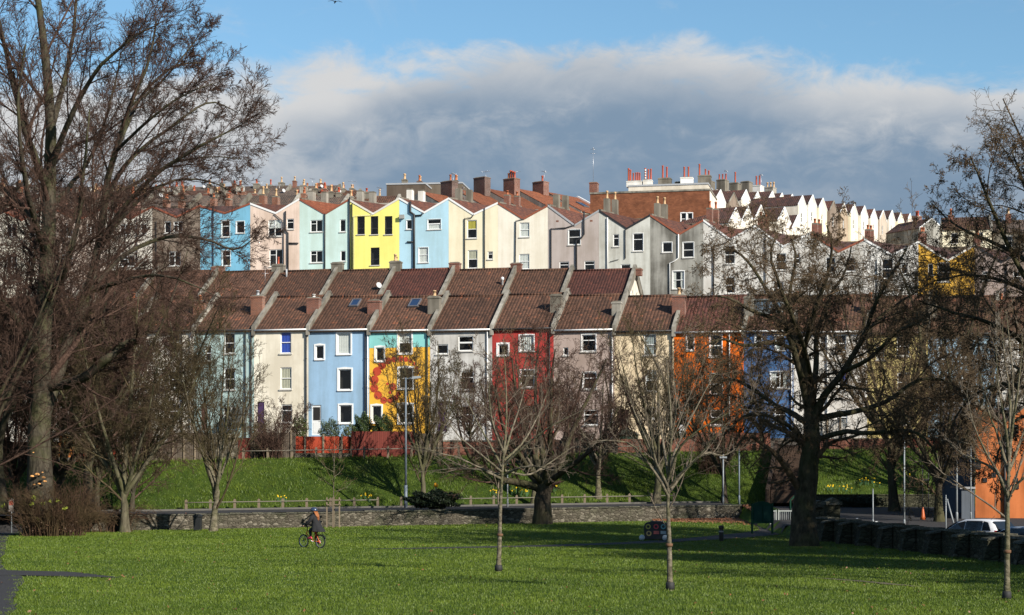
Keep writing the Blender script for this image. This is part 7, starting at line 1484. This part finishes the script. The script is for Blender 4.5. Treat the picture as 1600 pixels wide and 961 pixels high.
for i, (px, dk, n, w_, lb) in enumerate(((440, .9, 6, .35, 'daffodil clump at the foot of the bank left of the sapling guard'), (575, .8, 7, .5, 'daffodil clump on the bank left of the tall lamp post'), (772, 1.2, 7, .35, 'daffodil clump behind the left foreground sapling'), (792, 2.0, 5, .25, 'daffodil clump beside the thin pale sign post'), (812, 1.3, 12, .6, 'wide daffodil clump just left of the dark spreading tree'), (861, 1.9, 8, .35, 'daffodil clump just right of the dark spreading tree'), (1310, 1.6, 14, .9, 'daffodil drift on the bank right of the plane tree trunk'), (1356, 2.2, 14, .8, 'middle daffodil drift on the right bank'), (1430, 2.4, 8, .5, 'daffodil drift behind the dark metal frame'))): daffodils(px, dk, n, w_, lb, 100 + i)
# fallen leaves by the gate end of the wall
rg = np.random.default_rng(95); n = 9000; x = rg.uniform(8.0, 13.6, n); y = yw_v = 106.15 + .281 * x - .35 - np.abs(rg.normal(0, 3.2, n)) * (x - 7.2) / 6.4; z = ground(x, y) + .02 + .10 * rg.random(n) * np.clip(1 - (106 + .281 * x - y) / 2, 0, 1)
C = np.stack([x, y, z], -1); a = nrm(rg.normal(0, .5, (n, 3)) + [0, -.2, 1]); u = nrm(np.cross(a, rg.normal(0, 1, (n, 3)))); v = np.cross(a, u); s = rg.uniform(.04, .09, (n, 1)); V = np.stack([C - u * s, C - v * s * .6 + a * .01, C + u * s, C + v * s * .6 + a * .02], 1).reshape(-1, 3)
o = link('fallen_leaves', np_mesh('fallen_leaves', V, np.arange(4 * n).reshape(-1, 4), leafmat('fallen_leaf', (.12, .045, .022), (.28, .13, .065)), False)); tag(o, 'drift of brown fallen leaves against the gate end of the stone wall', 'leaves', kind='stuff')
# thin scatter of fallen leaves over the lawn
n = 620; y = 34 + 70 * rg.random(n) ** 1.3; x = rg.uniform(-.28, .26, n) * y; x = np.where(rg.random(n) < .35, 11 + rg.normal(0, 4, n), x); ok = (x < 13.3) & (y < 104); x, y = x[ok], y[ok]; n = len(x); z = ground(x, y) + .035
C = np.stack([x, y, z], -1); a = nrm(rg.normal(0, .6, (n, 3)) + [0, 0, 1]); u = nrm(np.cross(a, rg.normal(0, 1, (n, 3)))); v = np.cross(a, u); s = rg.uniform(.02, .045, (n, 1)); V = np.stack([C - u * s, C - v * s * .6 + a * .01, C + u * s, C + v * s * .6 + a * .02], 1).reshape(-1, 3)
o = link('fallen_leaves', np_mesh('scattered_leaves', V, np.arange(4 * n).reshape(-1, 4), MATS['fallen_leaf'], False)); tag(o, 'fallen brown leaves scattered thinly over the lawn', 'leaves', kind='stuff')
# lawn grass: real blades, thinner with distance, kept off the paths
def grass(n, y0, y1, hmin, hmax, seed, bend=.5, pw=1.0):
    rg = np.random.default_rng(seed); y = y0 + (y1 - y0) * rg.random(n) ** pw; hw = .285 * y + 1.0; x = rg.uniform(-1, 1, n) * hw
    ok = (y < 106.15 + .281 * np.clip(x, -60, 14) - .3) & (x < 13.5 + (84 - np.minimum(y, 90)) * .08)
    for P in PATHS:
        for (a, b, w) in P[::2]: ok &= (x - a) ** 2 + (y - b) ** 2 > (w * .5) ** 2 * (.85 + .3 * rg.random(n))
    x, y = x[ok], y[ok]; n = len(x); clump = .6 + .5 * np.sin(x * 1.7 + 2 * np.sin(y * .8)) * np.sin(y * 1.3 + np.sin(x)) * .5 + .35 * rg.random(n)
    h = rg.uniform(hmin, hmax, n) * clump; az = rg.random(n) * 6.283; w = rg.uniform(.003, .006, n) * (y / 40); z = ground(x, y)
    ca, sa = np.cos(az), np.sin(az); lx, ly = rg.normal(0, bend, n) * h, rg.normal(0, bend, n) * h
    p0 = np.stack([x - ca * w, y - sa * w, z - .005], -1); p1 = np.stack([x + ca * w, y + sa * w, z - .005], -1); m0 = np.stack([x + lx * .4 + ca * w * .7, y + ly * .4 + sa * w * .7, z + h * .65], -1); m1 = np.stack([x + lx * .4 - ca * w * .7, y + ly * .4 - sa * w * .7, z + h * .65], -1); t0 = np.stack([x + lx, y + ly, z + h], -1)
    V = np.stack([p0, p1, m0, m1, t0, t0 + [.001, 0, 0]], 1).reshape(-1, 3); i = np.arange(n) * 6; Fq = np.concatenate([np.stack([i, i + 1, i + 2, i + 3], -1), np.stack([i + 3, i + 2, i + 5, i + 4], -1)]); return V, Fq
def bladeM():
    m, t, b = mat_base('grass_blade'); o, _ = objco(t); a = nz(t, o, .12, 6, .62); f = nz(t, o, 1.1, 7, .7); h = nz(t, o, 40, 2, .5)
    col = MIXC(t, SS(t, M_(t, 'ADD', M_(t, 'MULTIPLY', a, .5), M_(t, 'MULTIPLY', f, .5)), .38, .62), (.062, .100, .007), (.110, .154, .013)); pt = nz(t, o, .45, 6, .7); col = MIXC(t, M_(t, 'MULTIPLY', SS(t, pt, .56, .70), .35), col, (.105, .115, .03)); col = MIXC(t, M_(t, 'MULTIPLY', SS(t, nz(t, o, .8, 5, .7), .56, .66), .5), col, (.030, .062, .007)); col = MIXC(t, SS(t, h, .62, .75), col, (.12, .125, .035)); t.links.new(col, b.inputs['Base Color']); b.inputs['Roughness'].default_value = .5; b.inputs['Specular IOR Level'].default_value = .3
    return m
BM_ = bladeM()
V, Fq = grass(650000, 32, 108, .03, .075, 200, pw=1.5); o = link('grass', np_mesh('grass', V, Fq, BM_, False)); tag(o, 'short green grass of the park lawn', 'grass', kind='stuff')
# rougher tufts on the bank
rg = np.random.default_rng(201); n = 60000; x = rg.uniform(-36, 34, n); y = 121 + .197 * x + rg.uniform(0, 6.6, n); z = ground(x, y) + .02; h = rg.uniform(.06, .2, n) * (.6 + .6 * (np.sin(x * 1.1 + y) * np.sin(y * 1.9 + x * .4) > .2)); az = rg.random(n) * 6.28; w = rg.uniform(.012, .022, n); ca, sa = np.cos(az) * w, np.sin(az) * w; lx, ly = rg.normal(0, .4, n) * h, rg.normal(0, .4, n) * h
V = np.stack([np.stack([x - ca, y - sa, z], -1), np.stack([x + ca, y + sa, z], -1), np.stack([x + lx + ca * .3, y + ly + sa * .3, z + h], -1), np.stack([x + lx - ca * .3, y + ly - sa * .3, z + h], -1)], 1).reshape(-1, 3)
o = link('bank_grass', np_mesh('bank_grass', V, np.arange(4 * n).reshape(-1, 4), BM_, False)); tag(o, 'longer tufted grass on the bank', 'grass', kind='stuff')
# dense evergreens standing outside the right border: they shade the lawn
for i, (x, y, h, r) in enumerate(((20.6, 49.5, 17, 4.6), (21.4, 58.5, 20, 4.6), (25, 66, 25, 5.0), (28, 55, 24, 5.8), (27, 75, 27, 5.4))):
    rg = np.random.default_rng(400 + i); p = (x, y, gz(x, y)); root = empty('evergreen_oak', p); tag(root, ['dense evergreen oak just outside the right border by the buttressed wall', 'dense evergreen oak outside the right border closest to the camera', 'tallest evergreen oak outside the right border', 'broad evergreen oak outside the right border behind the nearest ones', 'evergreen oak outside the right border farthest from the camera'][i], 'tree', 'evergreen trees beyond the right border')
    mb = MB(); mb.tube([(0, 0, -.3), (.1, 0, h * .3), (0, .1, h * .75)], [.4, .3, .1], 9); mb.build('trunk', BARK_B, root)
    V, Fq = leaf_quads((0, 0, h * .58), (r, r, h * .42), 16000, .16, rg, .25); link('crown', np_mesh('crown', V, Fq, EVD, False), root)
# trees just outside the right border whose shade lies across the lawn
for i, (x, y, h) in enumerate(((24, 40, 14),)):
    rg_ = np.random.default_rng(300 + i); b = (x, y, gz(x, y)); build_tree(['bare tree beyond the right border nearest the side road', 'bare tree beyond the right border farther along the side road', 'bare tree beyond the right border closest to the camera'][i], b, auto_limbs(b, h, 4, 7.5, 11, .34, rg_, ang=45, spread=.5), g4((9, 8, 7, 4)), 300 + i, BARK_B, TWIG_B, rmin=.02)
